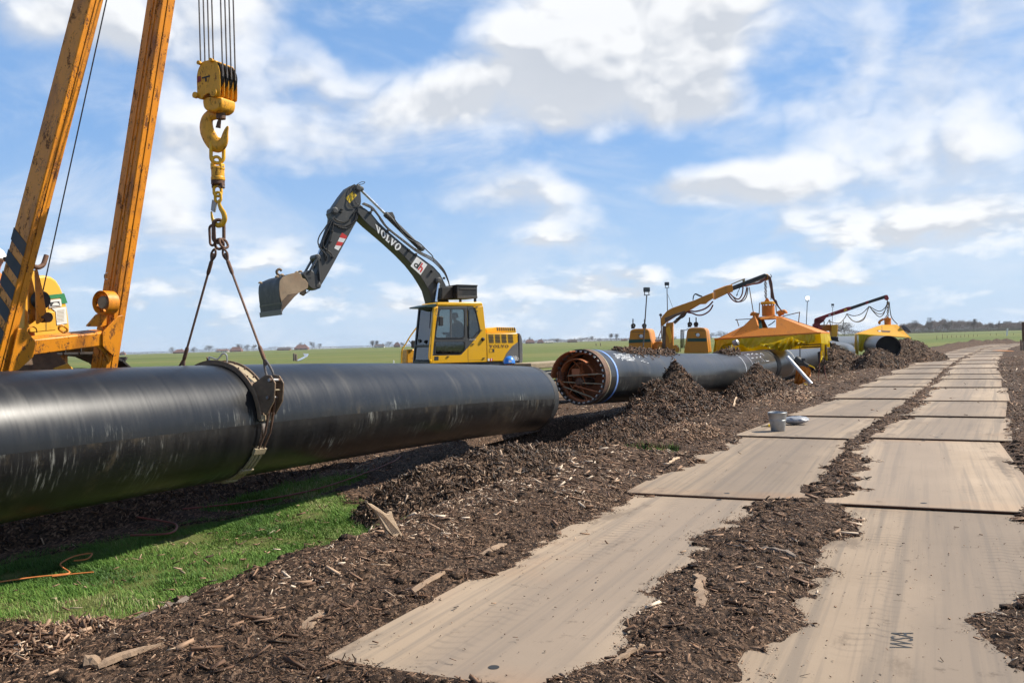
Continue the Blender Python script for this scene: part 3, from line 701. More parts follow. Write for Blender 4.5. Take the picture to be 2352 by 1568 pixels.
def scatter_bark(n, s0, s1, ulo, uhi, lmin, lmax, mat='chips', name='bark_chips', power=1.0, flat=.36):
    s = s0+(s1-s0)*rng.random(n)**power; u = cshift(s)+ulo+(uhi-ulo)*rng.random(n)
    z = ground_h(s, u); keep = (~inpoly(s, u, MUD) | (rng.random(n) < .12)) & (grass_mask(s, u)+rng.normal(0, .16, n) < .42) & (z > plate_top(s, u)-.004)
    mudp = fbm(s*.75+11, u*1.3, 3, 49); keep &= (mudp < .52) | (rng.random(n) < .42)
    # a few strays on the plates
    pt = plate_top(s, u); stray = (~keep) & (pt > -1) & (rng.random(n) < .004); z = np.where(stray, pt, z); keep |= stray
    s, u, z = s[keep], u[keep], z[keep]; k = len(s)
    L = lmin+(lmax-lmin)*rng.beta(1.2, 4.5, k); wd = L*rng.uniform(.10, .34, k); wd = np.clip(wd, .004, .035)
    C = su(0, 0)+s[:, None]*T+u[:, None]*NN; C[:, 2] = z+rng.uniform(.0, .02, k)
    # the strip trodden by wheels is darker and muddier
    r = rng.random(k); up = u-cshift(s); mud = smst(np.abs(up+3.1), .75, .2)+smst(np.abs(up+1.1), .45, .15)*.6; r = r*(1-.45*np.clip(mud, 0, 1)*(fbm(s*.8, u*.8, 3, 44) > .42))
    r = np.clip(r+(fbm(s*.55+3, u*.8, 3, 47)-.5)*.75+(fbm(s*3, u*3, 2, 48)-.5)*.35, 0, 1)
    chip_mesh(name, C, surf_normal(ground_h, s, u), L, wd, mat, dirbias=None, flat=flat, rnd=r)
scatter_bark(70000, 2.6, 9, -7.6, 2.4, .010, .095, power=1.15)
scatter_bark(46000, 9, 22, -9.2, 3.0, .014, .14, power=1.1)
scatter_bark(22000, 22, 60, -9.5, 3.4, .04, .28, power=1.25)
scatter_bark(2600, 2.7, 13, -6.4, 2.4, .08, .24, flat=.14)
def scatter_crumbs(n, s0, s1, ulo, uhi, lmin, lmax):
    """crumbs of bark and soil: little four-sided lumps"""
    s = rng.uniform(s0, s1, n); u = cshift(s)+rng.uniform(ulo, uhi, n); z = ground_h(s, u)
    pt = plate_top(s, u); keep = (~inpoly(s, u, MUD) | (rng.random(n) < .2)) & (grass_mask(s, u)+rng.normal(0, .2, n) < .45) & ((z > pt-.012) | (rng.random(n) < .03)); s, u, z = s[keep], u[keep], np.maximum(z, pt)[keep]; k = len(s)
    C = s[:, None]*T+u[:, None]*NN; C[:, 2] = z+rng.uniform(-.002, .012, k); d = rng.normal(size=(k, 4, 3)); d /= np.linalg.norm(d, axis=2)[..., None]
    L = (lmin+(lmax-lmin)*rng.beta(1.2, 3, k))[:, None, None]; V = (C[:, None]+d*L*np.array([1, 1, .6])).reshape(-1, 3)
    F = (np.arange(k)[:, None, None]*4+np.array([[0, 1, 2], [0, 2, 3], [0, 3, 1], [1, 3, 2]])[None]).reshape(-1, 3)
    fastmesh('bark_crumbs', V, F, 'chips', kind='stuff', smooth=False, attrs=[('rnd', 'POINT', np.repeat(rng.random(k)**1.25, 4))])
scatter_crumbs(110000, 2.6, 9, -7.2, 2.4, .003, .016)
def scatter_clods(n, s0, s1, ulo, uhi):
    """clods of dark soil, each a dented eight-sided lump"""
    s = rng.uniform(s0, s1, n); u = cshift(s)+rng.uniform(ulo, uhi, n); k = (grass_mask(s, u) < .3) & (ground_h(s, u) > plate_top(s, u)) & (fbm(s*.75+11, u*1.3, 3, 49) > .46); s, u = s[k], u[k]; n = len(s)
    oc = np.array([[1, 0, 0], [0, 1, 0], [-1, 0, 0], [0, -1, 0], [.7, .7, .75], [-.7, .7, .7], [-.7, -.7, .8], [.7, -.7, .65], [0, 0, 1.05]])*1.0
    C = s[:, None]*T+u[:, None]*NN; C[:, 2] = ground_h(s, u)-.012; R_ = (.012+.055*rng.beta(1.1, 4, n))[:, None, None]
    V = (C[:, None]+oc[None]*R_*rng.uniform(.65, 1.35, (n, 9, 3))*np.array([1.2, 1, .8])).reshape(-1, 3)
    fc = np.array([[0, 4, 7], [0, 1, 4], [1, 5, 4], [1, 2, 5], [2, 6, 5], [2, 3, 6], [3, 7, 6], [3, 0, 7], [4, 5, 8], [5, 6, 8], [6, 7, 8], [7, 4, 8]])
    F = (np.arange(n)[:, None, None]*9+fc[None]).reshape(-1, 3); fastmesh('soil_clods', V, F, 'ground', kind='stuff', smooth=False)
scatter_clods(16000, 2.7, 20, -6.6, 2.4)
sg_ = rng.uniform(3.2, 8.6, 420); ug_ = rng.uniform(-6.8, -4.4, 420); kk = inpoly(sg_, ug_, GRASS_NEAR); sg_, ug_ = sg_[kk], ug_[kk]
Cg = sg_[:, None]*T+ug_[:, None]*NN; Cg[:, 2] = ground_h(sg_, ug_)+.025; chip_mesh('bark_chips', Cg, np.tile(UP, (len(sg_), 1)), rng.uniform(.02, .11, len(sg_)), rng.uniform(.006, .02, len(sg_)), 'chips', flat=.25)


# grass
def grass_mesh(name, s, u, hmin, hmax, wd, mat, lean=.5):
    n = len(s); C = s[:, None]*T+u[:, None]*NN; C[:, 2] = ground_h(s, u)-.004
    a = rng.random(n)*2*PI; d = np.stack([np.cos(a), np.sin(a), 0*a], 1); side = np.stack([-np.sin(a), np.cos(a), 0*a], 1)
    clump = fbm(s*3.1, u*3.1, 3, 61); h = (hmin+(hmax-hmin)*rng.random(n)**1.3)*(.15+1.7*clump); w = wd*rng.uniform(.6, 1.3, n)
    a2 = 2*PI*fbm(s*1.3, u*1.3, 2, 63); dd = np.stack([np.cos(a2), np.sin(a2), 0*a2], 1)
    b = lean*rng.uniform(.2, 1.3, n)[:, None]*(d*.6+dd*.6)
    h_, w_ = h[:, None], w[:, None]
    m = C+UP*h_*.55+b*h_*.35; t = C+UP*h_*(.9-.25*np.clip(np.linalg.norm(b, axis=1), 0, 1)[:, None])+b*h_*1.1
    V = np.stack([C-side*w_/2, C+side*w_/2, m-side*w_*.4, m+side*w_*.4, t], 1).reshape(-1, 3)
    F = (np.arange(n)[:, None, None]*5+np.array([[0, 1, 3], [0, 3, 2], [2, 3, 4]])[None]).reshape(-1, 3)
    r = np.clip(rng.random(n)*.55+(fbm(s*1.1, u*1.1, 3, 66)-.5)*1.3+.25, 0, 1)
    o = fastmesh(name, V, F, mat, kind='stuff', smooth=True, attrs=[('rnd', 'POINT', np.repeat(r, 5))]); return o
ps = np.array(GRASS_NEAR)
s = rng.uniform(2.6, ps[:, 0].max(), 260000); u = rng.uniform(ps[:, 1].min(), ps[:, 1].max(), 260000)
dens = fbm(s*2.2, u*2.2, 3, 71)+rng.normal(0, .09, len(s)); k = inpoly(s+rng.normal(0, .07, len(s))+(fbm(s*1.7, u*1.7, 3, 73)-.5)*.7, u+rng.normal(0, .06, len(s))+(fbm(s*1.9, u*1.9, 3, 74)-.5)*.5, GRASS_NEAR) & (dens > .38) & ((fbm(s*.8, u*.8, 3, 75) < .64) | (rng.random(len(s)) < .5)) & ~inpoly(s+rng.normal(0, .03, len(s)), u+rng.normal(0, .03, len(s)), MUD)
tag(grass_mesh('grass', s[k], u[k], .016, .062, .005, 'grass_blade', .9), 'bright green grass strip beside the lifted black pipe', 'grass')
for i, (a, b_, ra, rb) in enumerate(PATCH[:3]):
    s = a+ra*rng.uniform(-1, 1, 9000); u = b_+rb*rng.uniform(-1, 1, 9000); k = ((s-a)/ra)**2+((u-b_)/rb)**2 < rng.uniform(.5, 1.1, 9000)
    tag(grass_mesh('grass', s[k], u[k], .03, .10, .008, 'grass_blade'), ['small tuft of green grass behind the long low bark heap', 'small green grass tuft between bark heap and road plates', 'thin grass in the shade under the lifted pipe'][i], 'grass')
# ------------------------------------------------------------------ pipes
PR = .61
def pipe_sweep(P, R, nseg=72, thick=.022, inner=True):
    P = np.asarray(P, float); k = len(P); V = []; UVs = []; dist = np.concatenate([[0], np.cumsum(np.linalg.norm(np.diff(P, axis=0), axis=1))])
    a = np.arange(nseg+1)*2*PI/nseg
    for rr in ((R, R-thick) if inner else (R,)):
        for i in range(k):
            tg = nrm(P[min(i+1, k-1)]-P[max(i-1, 0)]); s = nrm(np.cross(tg, UP)); t = np.cross(s, tg)
            V.append(P[i]+rr*(np.cos(a)[:, None]*s+np.sin(a)[:, None]*t)); UVs.append(np.stack([np.full(nseg+1, dist[i]), a*R], 1))
    m = nseg+1; F = []
    for l in range(2 if inner else 1):
        for i in range(k-1):
            b = (l*k+i)*m
            for j in range(nseg):
                q = [b+j, b+j+1, b+m+j+1, b+m+j]; F.append(q if l == 0 else q[::-1])
    if inner:
        for i in (0, k-1):
            for j in range(nseg): F.append([i*m+j, (k+i)*m+j, (k+i)*m+j+1, i*m+j+1])
    return np.vstack(V), F, np.vstack(UVs)
def pipe_obj(name, P, mat, R=PR, parent=None, **kw):
    V, F, uv = pipe_sweep(P, R); return obj(name, (V, F), mat, parent, smooth=True, uv=uv, angle=50, **kw)
def band(P0, ax, r, w, t, a0=0, a1=2*PI, n=72, e=None):
    return lathe(P0, ax, [(-w/2, r), (w/2, r), (w/2, r+t), (-w/2, r+t)], n, True, a0, a1, e)
# the lifted pipe in the foreground, gently bent by its own weight
def axis1(s): return su(s, -6.7925, .92-.03256*(s-10)-.002321*(s-10)**2)
S1 = 15.35
p1 = thing('steel_pipe', 'long glossy black pipe lifted across the foreground in a sling', 'pipe', axis1(9)-UP*PR)
pipe_obj('pipe_shell', [axis1(q) for q in np.arange(-3, S1+.01, .35)], 'pipe_black', parent=p1)
ax1 = nrm(axis1(S1)-axis1(S1-.3)); 
obj('bare_or_shaded_end', band(axis1(S1)-ax1*.10, ax1, PR-.004, .2, .006), 'black_rubber', p1, smooth=True)  # end band coloured black, standing in for the shadow at the gap
# second pipe with its open mouth towards the first
A0, A1, A2 = at(1333, 866, 19.3), at(1672, 853.5, 28.5), at(1886, 815, 46.7)
ax2c = spline([A0-(A1-A0)*.4, A0, A1, A2, A2+(A2-A1)*.4], 40)
p2 = thing('steel_pipe', 'black pipe with open mouth and blue band, bark heaped on it', 'pipe', A0-UP*PR)
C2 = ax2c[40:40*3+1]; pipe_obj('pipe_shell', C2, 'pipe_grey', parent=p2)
cum2 = np.concatenate([[0], np.cumsum(np.linalg.norm(np.diff(C2, axis=0), axis=1))])
def on2(d):
    q = np.array([np.interp(d, cum2, C2[:, i]) for i in range(3)]); q2 = np.array([np.interp(d+.1, cum2, C2[:, i]) for i in range(3)]); return q, nrm(q2-q)
def pframe(t): s = nrm(np.cross(t, UP)); return s, np.cross(s, t)
q, t = on2(.10); obj('bare_or_shaded_end', band(q, t, PR-.002, .21, .006, e=pframe(t)), 'rust_steel', p2, smooth=True)
q, t = on2(.235); obj('coating_edge', band(q, t, PR, .05, .010, e=pframe(t)), 'clamp_tan', p2, smooth=True)
q, t = on2(.62); obj('blue_band', band(q, t, PR, .075, .004, e=pframe(t)), 'band_blue', p2, smooth=True, label='narrow blue band round the pipe near its mouth')
for d in (cum2[40]-.05, cum2[40]+.95):
    q, t = on2(d); obj('weld_band', band(q, t, PR, .035 if d < cum2[40] else .02, .006, e=pframe(t)), 'chalk', p2, smooth=True, label='thin white ring round the pipe')
q, t = on2(cum2[40]+5.2); obj('weld_sleeve', band(q, t, PR, .7, .016, e=pframe(t)), 'black_rubber', p2, smooth=True)
q, t = on2(cum2[40]+8.6); obj('weld_sleeve', band(q, t, PR, .06, .01, e=pframe(t)), 'chalk', p2, smooth=True)
def on_pipe(d, ang, lift=.004):
    """point on the shell: d metres from the mouth, angle above the horizontal on the camera's side"""
    q, t = on2(d); s, uu = pframe(t); return q+(PR+lift)*(math.cos(ang)*s+math.sin(ang)*uu)
def strokes(name, paths, d0, a0, sx, sy, r, mat, parent, lift=.004):
    m = []
    for path in paths:
        pts = [on_pipe(d0+x*sx, a0+(y*sy)/PR, lift) for x, y in path]
        m.append(tube(spline(pts, 3) if len(pts) > 2 else pts, r, 4))
    return obj(name, m, mat, parent)
LET = {'E': [[(.6, 0), (0, 0), (0, 1), (.6, 1)], [(0, .5), (.5, .5)]], '7': [[(0, 1), (.6, 1), (.15, 0)], [(.12, .5), (.5, .5)]],
       'R': [[(0, 0), (.05, 1)], [(.05, 1), (.5, .95), (.5, .6), (.05, .5)], [(.2, .5), (.6, 0)]], '2': [[(0, .85), (.3, 1), (.58, .8), (.05, 0)], [(.05, 0), (.7, 0)]]}
for i, ch in enumerate('E7R2'):
    strokes('chalk_letter', [[(x, y) for x, y in p] for p in LET[ch]], cum2[40]+1.25+i*.62, rad(24), .62, .36, .011, 'chalk', p2)
# faded stencil print near the mouth: rows of small worn dashes
m = []
for row in range(5):
    x = 0
    while x < .95-(row == 4)*.3:
        w = random.uniform(.02, .07)
        if random.random() < .8:
            a = rad(56)-row*.085; d = .95+x+(row == 4)*.2
            m.append(([on_pipe(d, a), on_pipe(d+w, a), on_pipe(d+w, a+.05*random.uniform(.5, 1)), on_pipe(d, a+.05)], [[0, 1, 2, 3]]))
        x += w+random.uniform(.01, .03)
obj('stencil_print', m, 'chalk', p2)
for k in range(7):
    a = rad(60)-.1*random.random()*5; d = 2.1+random.random()*.6
    strokes('chalk_letter', [[(0, 0), (random.uniform(.3, 1), random.uniform(-.3, .3))]], d, a, .2, .2, .006, 'chalk', p2)

# internal line-up clamp standing in the mouth of the second pipe
ta = nrm(A1-A0); e1, e2 = pframe(ta); e1 = -e1 if e1@R0 < 0 else e1
ic = thing('lineup_clamp', 'orange spoked line-up clamp sticking out of the open pipe mouth', 'pipe clamp', A0-UP*.58)
def ang_pt(r, a, d): return A0+ta*d+r*(math.cos(a)*e1+math.sin(a)*e2)
obj('outer_shell', lathe(A0, ta, [(-.30, .555), (.10, .575), (.10, .595), (-.30, .575)], 40, True, rad(100), rad(182), (e1, e2)), 'clamp_orange', ic, smooth=True, bevel=.004)
obj('outer_ring', lathe(A0, ta, [(.16, .50), (.34, .50), (.34, .585), (.16, .585)], 64, True, e=(e1, e2)), 'clamp_orange', ic, smooth=True)
for k in range(30):
    a = 2*PI*k/30+.05; obj('shoe', beam(ang_pt(.545, a, .04), ang_pt(.578, a, .04), .055, .15, ta), 'bright_steel', ic, bevel=.004)
obj('middle_ring', lathe(A0, ta, [(-.22, .385), (-.02, .385), (-.02, .402), (-.22, .402)], 48, True, rad(52), rad(205), (e1, e2)), 'clamp_orange', ic, smooth=True, bevel=.003)
obj('inner_ring', lathe(A0, ta, [(.02, .30), (.20, .30), (.20, .318), (.02, .318)], 48, True, rad(20), rad(250), (e1, e2)), 'clamp_orange', ic, smooth=True)
for (a0, r0, a1_, r1, wd, mt) in ((8, .52, 172, .25, .05, 'clamp_tan'), (-16, .54, 190, .53, .05, 'clamp_tan'), (-58, .52, -150, .40, .07, 'clamp_tan'), (-38, .52, -115, .20, .06, 'clamp_orange')):
    obj('cross_bar', beam(ang_pt(r0, rad(a0), .03), ang_pt(r1, rad(a1_), -.12), wd, .022), mt, ic, bevel=.004)
for (a0, r0, a1_, r1) in ((108, .38, 60, .12), (60, .12, -58, .20), (-100, .05, -75, .55), (-95, .06, -130, .52), (20, .1, 12, .42), (75, .35, 80, .1)):
    obj('strut', cyl(ang_pt(r0, rad(a0), -.10), ang_pt(r1, rad(a1_), .06), .013, n=8), 'clamp_orange', ic, smooth=True)
obj('hub', lathe(A0+ta*.05-e2*.10, ta, [(-.16, .05), (-.12, .085), (.5, .085), (.5, .04)], 20), 'rust_steel', ic, smooth=True)
obj('valve_block', box(A0-e1*.08+e2*.10+ta*.05, e1*.10, e2*.09, ta*.12), 'clamp_orange', ic, bevel=.01)
obj('valve_block', box(A0-e1*.43+e2*.02-ta*.12, e1*.035, e2*.12, ta*.08), 'clamp_orange', ic, bevel=.01)
obj('back_plate', lathe(A0+ta*.75, ta, [(0, .02), (0, .56), (.03, .56), (.03, .02)], 40, True, e=(e1, e2)), 'clamp_orange', ic)
for k in range(4):
    p = A0-e1*.44+e2*(-.06+.05*k)-ta*.2; obj('hydraulic_line', tube(spline([p, p+e1*.05+e2*.06-ta*.04, p+e1*.10, p+e1*.06+e2*.02+ta*.2], 5), .008, 6), 'black_rubber', ic, smooth=True)

# further pipes along the trench
Z8 = zoomer(2750, 980, 4.2764)
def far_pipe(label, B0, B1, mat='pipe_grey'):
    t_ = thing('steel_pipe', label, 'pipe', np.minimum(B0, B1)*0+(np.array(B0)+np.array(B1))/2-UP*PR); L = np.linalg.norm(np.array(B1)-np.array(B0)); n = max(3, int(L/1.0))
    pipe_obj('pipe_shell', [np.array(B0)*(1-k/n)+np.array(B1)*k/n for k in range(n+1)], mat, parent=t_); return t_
e3 = at(*Z8(625, 960), 62); s3 = at(*Z8(380, 940), 52)
f3 = far_pipe('pale lit pipe end behind the dark bark heap near the second tent', s3-(e3-s3)*.35, e3)
obj('end_ring', band(e3-nrm(e3-s3)*.15, nrm(e3-s3), PR, .05, .008), 'band_blue', f3, smooth=True)
e4 = at(*Z8(730, 825), 78); s4 = at(*Z8(540, 845), 66)
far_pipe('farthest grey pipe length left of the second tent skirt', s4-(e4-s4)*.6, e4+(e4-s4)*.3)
OP = at(*Z8(1240, 893), 46.5); od = nrm(np.array([math.sin(rad(17)), math.cos(rad(17)), .0]))
p5 = far_pipe('dark open-ended pipe lying under the yellow tent by the road', OP, OP+od*7.5, 'pipe_black')
obj('mouth_ring', band(OP+od*.06, od, PR, .10, .012), 'rust_steel', p5, smooth=True)
obj('mouth_ring', band(OP+od*.36, od, PR, .04, .012), 'chalk', p5, smooth=True)
obj('mouth_shade_disc', lathe(OP+od*.28, od, [(0, .0), (.0, .585)], 40), 'pipe_black' if False else 'black_rubber', p5)  # black disc in the open mouth imitates the shade inside the pipe
# ------------------------------------------------------------------ side-boom pipelayer behind the lifted pipe
ZB = zoomer(0, 850, 3.646)
def uplane(u, conv=None): return Plane(su(0, u), T, UP, conv)
pl = thing('pipelayer', 'worn orange pipelayer with twin boom legs rising behind the pipe', 'pipelayer', su(6.4, -9.6, 0))
LEAN = rad(13); ea = nrm(UP*math.cos(LEAN)+NN*math.sin(LEAN)); 
bo = uplane(-8.55).P(250, 846); BP = Plane(bo, T, ea)      # plane of the boom
mm = BP.n
def legline(fx, y, off=0.): return BP.P(fx(y), y, off)
def boom_leg(cx, rx, wn, stripes, y0=905, y1=-960):
    c0, r0, c1, r1 = legline(cx, y0), legline(rx, y0), legline(cx, y1), legline(rx, y1)
    leg = obj('boom_leg', prism([c0, r0, r1, c1], -mm*wn), 'boom_yellow', pl, bevel=.012)
    d = nrm(c1-c0); tt = nrm((r0-c0)-d*((r0-c0)@d)); w = np.linalg.norm(r0-c0)
    # channel lip running up the shaded face and a cover strip on the lit face
    for f in (() if stripes else (.30, .52)):
        obj('stiffener', prism([c0-mm*wn*f-tt*.010, c0-mm*wn*(f+.10)-tt*.010, c1-mm*wn*(f+.10)-tt*.010, c1-mm*wn*f-tt*.010], tt*.012), 'boom_yellow', leg)
    obj('cover_strip', prism([c0+tt*w*.42+mm*.003, c0+tt*w*.60+mm*.003, c1+tt*w*.60+mm*.003, c1+tt*w*.42+mm*.003], mm*.007), 'boom_yellow', leg, bevel=.003)
    for k in range(stripes):
        ys = 528+k*50.5
        a0, a1 = legline(cx, ys+32), legline(cx, ys+62); b0, b1 = legline(cx, ys+2)-mm*wn, legline(cx, ys+30)-mm*wn
        obj('hazard_stripe', prism([a0-tt*.0015, a1-tt*.0015, b1-tt*.0015, b0-tt*.0015], -tt*.003), 'stripe_black', leg)
    return leg, d, tt
leg1 = boom_leg(lambda y: 207-.259*y, lambda y: 239-.259*y, .25, 6)
leg2 = boom_leg(lambda y: 373-.155*y, lambda y: 404-.158*y, .24, 0)
def bslab(name, L, o0, o1, mat='boom_yellow', bev=.008, par=pl): return obj(name, prism([p+mm*o0 for p in [BP.P(*ZB(*q)) for q in L]], mm*(o1-o0)), mat, par, bevel=bev)
bslab('cross_beam', [(330, 1140), (1300, 1035), (1290, 1205), (330, 1335)], -.15, .03, bev=.014)
bslab('gusset_plate', round_poly([(1440, 830), (1508, 820), (1510, 870), (1430, 1325), (1390, 1338), (1243, 1215), (1243, 1035)], 30), .034, .052, bev=.004)
bslab('gusset_plate', round_poly([(185, 985), (270, 985), (405, 1150), (380, 1335), (190, 1505), (60, 1530)], 26), .034, .052, bev=.004)
bslab('gusset_plate', round_poly([(1085, 975), (1210, 830), (1330, 780), (1330, 960), (1270, 975)], 16), -.03, -.0, bev=.004)
bslab('gusset_plate', [(1180, 1210), (1330, 1195), (1340, 1420), (1290, 1300)], -.03, .02, bev=.004)
# guarded roller on the right leg
rc = BP.P(*ZB(1300, 670)); rc = rc+mm*.03
obj('roller_guard', lathe(rc, T, [(-.075, .127), (.075, .127), (.075, .134), (-.075, .134)], 40, True), 'boom_yellow', pl, smooth=True, bevel=.003)
obj('roller', lathe(rc, T, [(-.06, .0), (-.06, .062), (-.045, .075), (.05, .075), (.06, .0)], 28), 'clamp_tan', pl, smooth=True)
obj('roller_bracket', beam(rc+T*.06, rc+T*.06-mm*.14-ea*.02, .05, .05), 'boom_yellow', pl, bevel=.005)
# machine body
UB = uplane(-9.75, ZB)
hood = obj('engine_hood', slab(UB, [(395, 330), (470, 340), (560, 333), (640, 350), (705, 395), (760, 480), (800, 580), (835, 700), (858, 830), (875, 985), (850, 1340), (300, 1345), (310, 700)], -1.0, 0), 'hood_yellow', pl, bevel=.03, seg=3)
obj('green_stripe', panel(UB, [(560, 585), (796, 560), (838, 680), (765, 690), (752, 615), (560, 640)], .004, .004), 'green_paint', hood)
obj('gauge_window', panel(UB, [(600, 645), (748, 628), (762, 718), (608, 740)], .004, .012), 'label_white', hood)
obj('gauge_glass', panel(UB, [(612, 672), (726, 660), (736, 712), (618, 722)], .018, .004), 'ink', hood)
obj('gauge_dial', panel(UB, [(628, 718)]+[(680-46*math.cos(a), 715-40*math.sin(a)) for a in np.linspace(.1, PI-.1, 9)]+[(724, 708)], .023, .003), 'label_white', hood)
sheet = obj('notice_sheet', panel(UB, [(640, 745), (815, 727), (835, 935), (705, 955), (690, 790)], .004, .005), 'label_white', hood, label='weathered white notice sheet on the hood')
for k in range(9): y = 770+k*17; obj('print_line', panel(UB, [(705, y+3), (705+random.uniform(60, 95), y-4), (795, y+2), (705, y+9)], .0095, .001), 'clamp_tan', sheet)
UP1 = uplane(-9.25, ZB)
obj('winch_panel', slab(UP1, round_poly([(300, 1000), (318, 650), (395, 300), (445, 262), (470, 300), (500, 560), (545, 790), (690, 785), (705, 1020), (380, 1050)], 22), -.12, 0), 'hood_yellow', pl, bevel=.01)
obj('panel_seam', panel(UP1, [(572, 800), (577, 800), (577, 1020), (572, 1020)], .001, .003), 'ink', pl)
UP2 = uplane(-9.0, ZB)
for o0 in (.0, -.13): obj('sheave_cheek', slab(UP2, round_poly([(440, 262), (472, 262), (525, 480), (582, 800), (575, 872), (470, 948), (457, 920), (452, 600)], 14), o0-.02, o0), 'boom_yellow', pl, bevel=.004)
c = UP2.P(560, 640, -.07); obj('sheave', lathe(c, UP2.n, [(-.035, .0), (-.035, .10), (-.012, .085), (.012, .085), (.035, .10), (.035, 0)], 28), 'track_steel', pl, smooth=True)
c = UP2.P(600, 858, -.05); obj('roller', lathe(c, UP2.n, [(-.06, 0), (-.06, .058), (.06, .058), (.06, 0)], 22), 'rust_steel', pl, smooth=True, bevel=.004)
obj('pin', lathe(UP2.P(530, 858, .0), UP2.n, [(0, .018), (.02, .018)], 6), 'rust_steel', pl)
obj('exhaust_horn', tube(spline([UP1.P(420, 225), UP1.P(480, 235), UP1.P(535, 205), UP1.P(562, 140), UP1.P(580, 85)], 6), .028, 12), 'rust_steel', pl, smooth=True)
obj('grab_handle', tube(spline([UP1.P(60, 105), UP1.P(70, 145), UP1.P(90, 150)], 4), .02, 10), 'rust_steel', pl, smooth=True)
obj('guard_arch', tube(spline([UP2.P(335, 1060, .0), UP2.P(345, 1005, 0), UP2.P(400, 975, 0), UP2.P(450, 1000, 0), UP2.P(460, 1050, 0)], 6), .007, 8), 'boom_yellow', pl, smooth=True)
# tow shackle on the beam
q = BP.P(*ZB(770, 1000))+mm*.02
sh = obj('shackle', tube(oval(q, nrm(T*.7-UP*.5), nrm(UP*.6+T*.5+mm*.4), .048, .030, 8), .012, 8, True), 'boom_yellow', pl, smooth=True)
obj('rope_eye', tube(spline([BP.P(*ZB(1340, 300)), BP.P(*ZB(1305, 330)), BP.P(*ZB(1310, 380)), BP.P(*ZB(1340, 385))], 6), .006, 6), 'wire_rope', pl, smooth=True)
# lower frame and mud-brown skirt
UL = uplane(-9.05, ZB)
obj('frame_skirt', slab(UL, [(330, 1335), (700, 1285), (905, 1512), (900, 1640), (100, 1640), (165, 1500)], -.05, 0), 'clamp_brown', pl, bevel=.006)
obj('frame_foot', slab(UL, [(660, 1490), (830, 1432), (905, 1512), (905, 1640), (640, 1640)], .004, .03), 'hood_yellow', pl, bevel=.006)
obj('side_frame', slab(uplane(-9.4, ZB), [(-300, 1345), (850, 1300), (850, 1700), (-300, 1700)], -.5, 0), 'boom_yellow', pl, bevel=.01)
# crawler track: an endless chain of shoes, each a part of its own
tu, tw = -9.55, .62
zt = 1.77; sF = to_su(uplane(-9.25).P(300, 846))[0]+.42; sB = sF-3.9; rr = .84
PATH = []
for k in range(13): a = PI/2-PI*k/12; PATH.append((sF-rr+rr*math.cos(a)-.12, zt-rr+rr*math.sin(a)))
for k in range(13): a = -PI/2-PI*k/12; PATH.append((sB+rr*math.cos(a), zt-rr+rr*math.sin(a)))
PATH = np.array(PATH+[PATH[0]]); cl = np.concatenate([[0], np.cumsum(np.linalg.norm(np.diff(PATH, axis=0), axis=1))]); npd = int(cl[-1]/.215)
for k in range(npd):
    d0, d1 = cl[-1]*k/npd, cl[-1]*(k+.93)/npd
    a = np.array([np.interp(d0, cl, PATH[:, i]) for i in (0, 1)]); b = np.array([np.interp(d1, cl, PATH[:, i]) for i in (0, 1)])
    P, Q = su(a[0], tu, a[1]), su(b[0], tu, b[1]); dd = nrm(Q-P); up_ = nrm(np.cross(NN, dd)); up_ = up_ if up_@(P-su((sF+sB)/2, tu, zt-rr)) > 0 else -up_
    m = [box((P+Q)/2, (Q-P)/2, NN*tw/2, up_*.015), box(P+(Q-P)*.12+up_*.045, dd*.011, NN*tw/2, up_*.035)]
    obj('track_shoe', m, 'track_steel', pl, bevel=.004, seg=1)
obj('track_frame', box(su((sF+sB)/2, tu, zt-rr), T*((sF-sB)/2-.3), NN*.18, UP*.28), 'track_steel', pl, bevel=.03)
for s_ in (sF-rr-.12, sB): obj('idler_wheel', lathe(su(s_, tu-.12, zt-rr), NN, [(0, 0), (0, .6), (.06, .66), (.18, .66), (.24, .6), (.24, 0)], 36), 'track_steel', pl, smooth=True)
# boom hoist rope from the sheave up to the boom head
a = UP2.P(560, 655, -.07); b = BP.P(455, -960)
obj('boom_rope', tube([a, UP2.P(735, 0, -.05)*.0+a*.5+b*.5, b], .0075, 8), 'wire_rope', pl, smooth=True)
obj('boom_head', beam(legline(lambda y: 207-.259*y, -955), legline(lambda y: 404-.158*y, -955), .3, .3), 'boom_yellow', pl, bevel=.01)
obj('counterweight', box(su(6.0, -11.4, 1.35), T*.9, NN*.35, UP*.6), 'hood_yellow', pl, bevel=.05)
obj('axle_beam', box(su((sF+sB)/2, -10.6, .8), T*.25, NN*1.1, UP*.2), 'track_steel', pl)
obj('track_frame', box(su((sF+sB)/2, -11.4, .78), T*1.7, NN*.3, UP*.72), 'track_steel', pl, bevel=.3, seg=4)

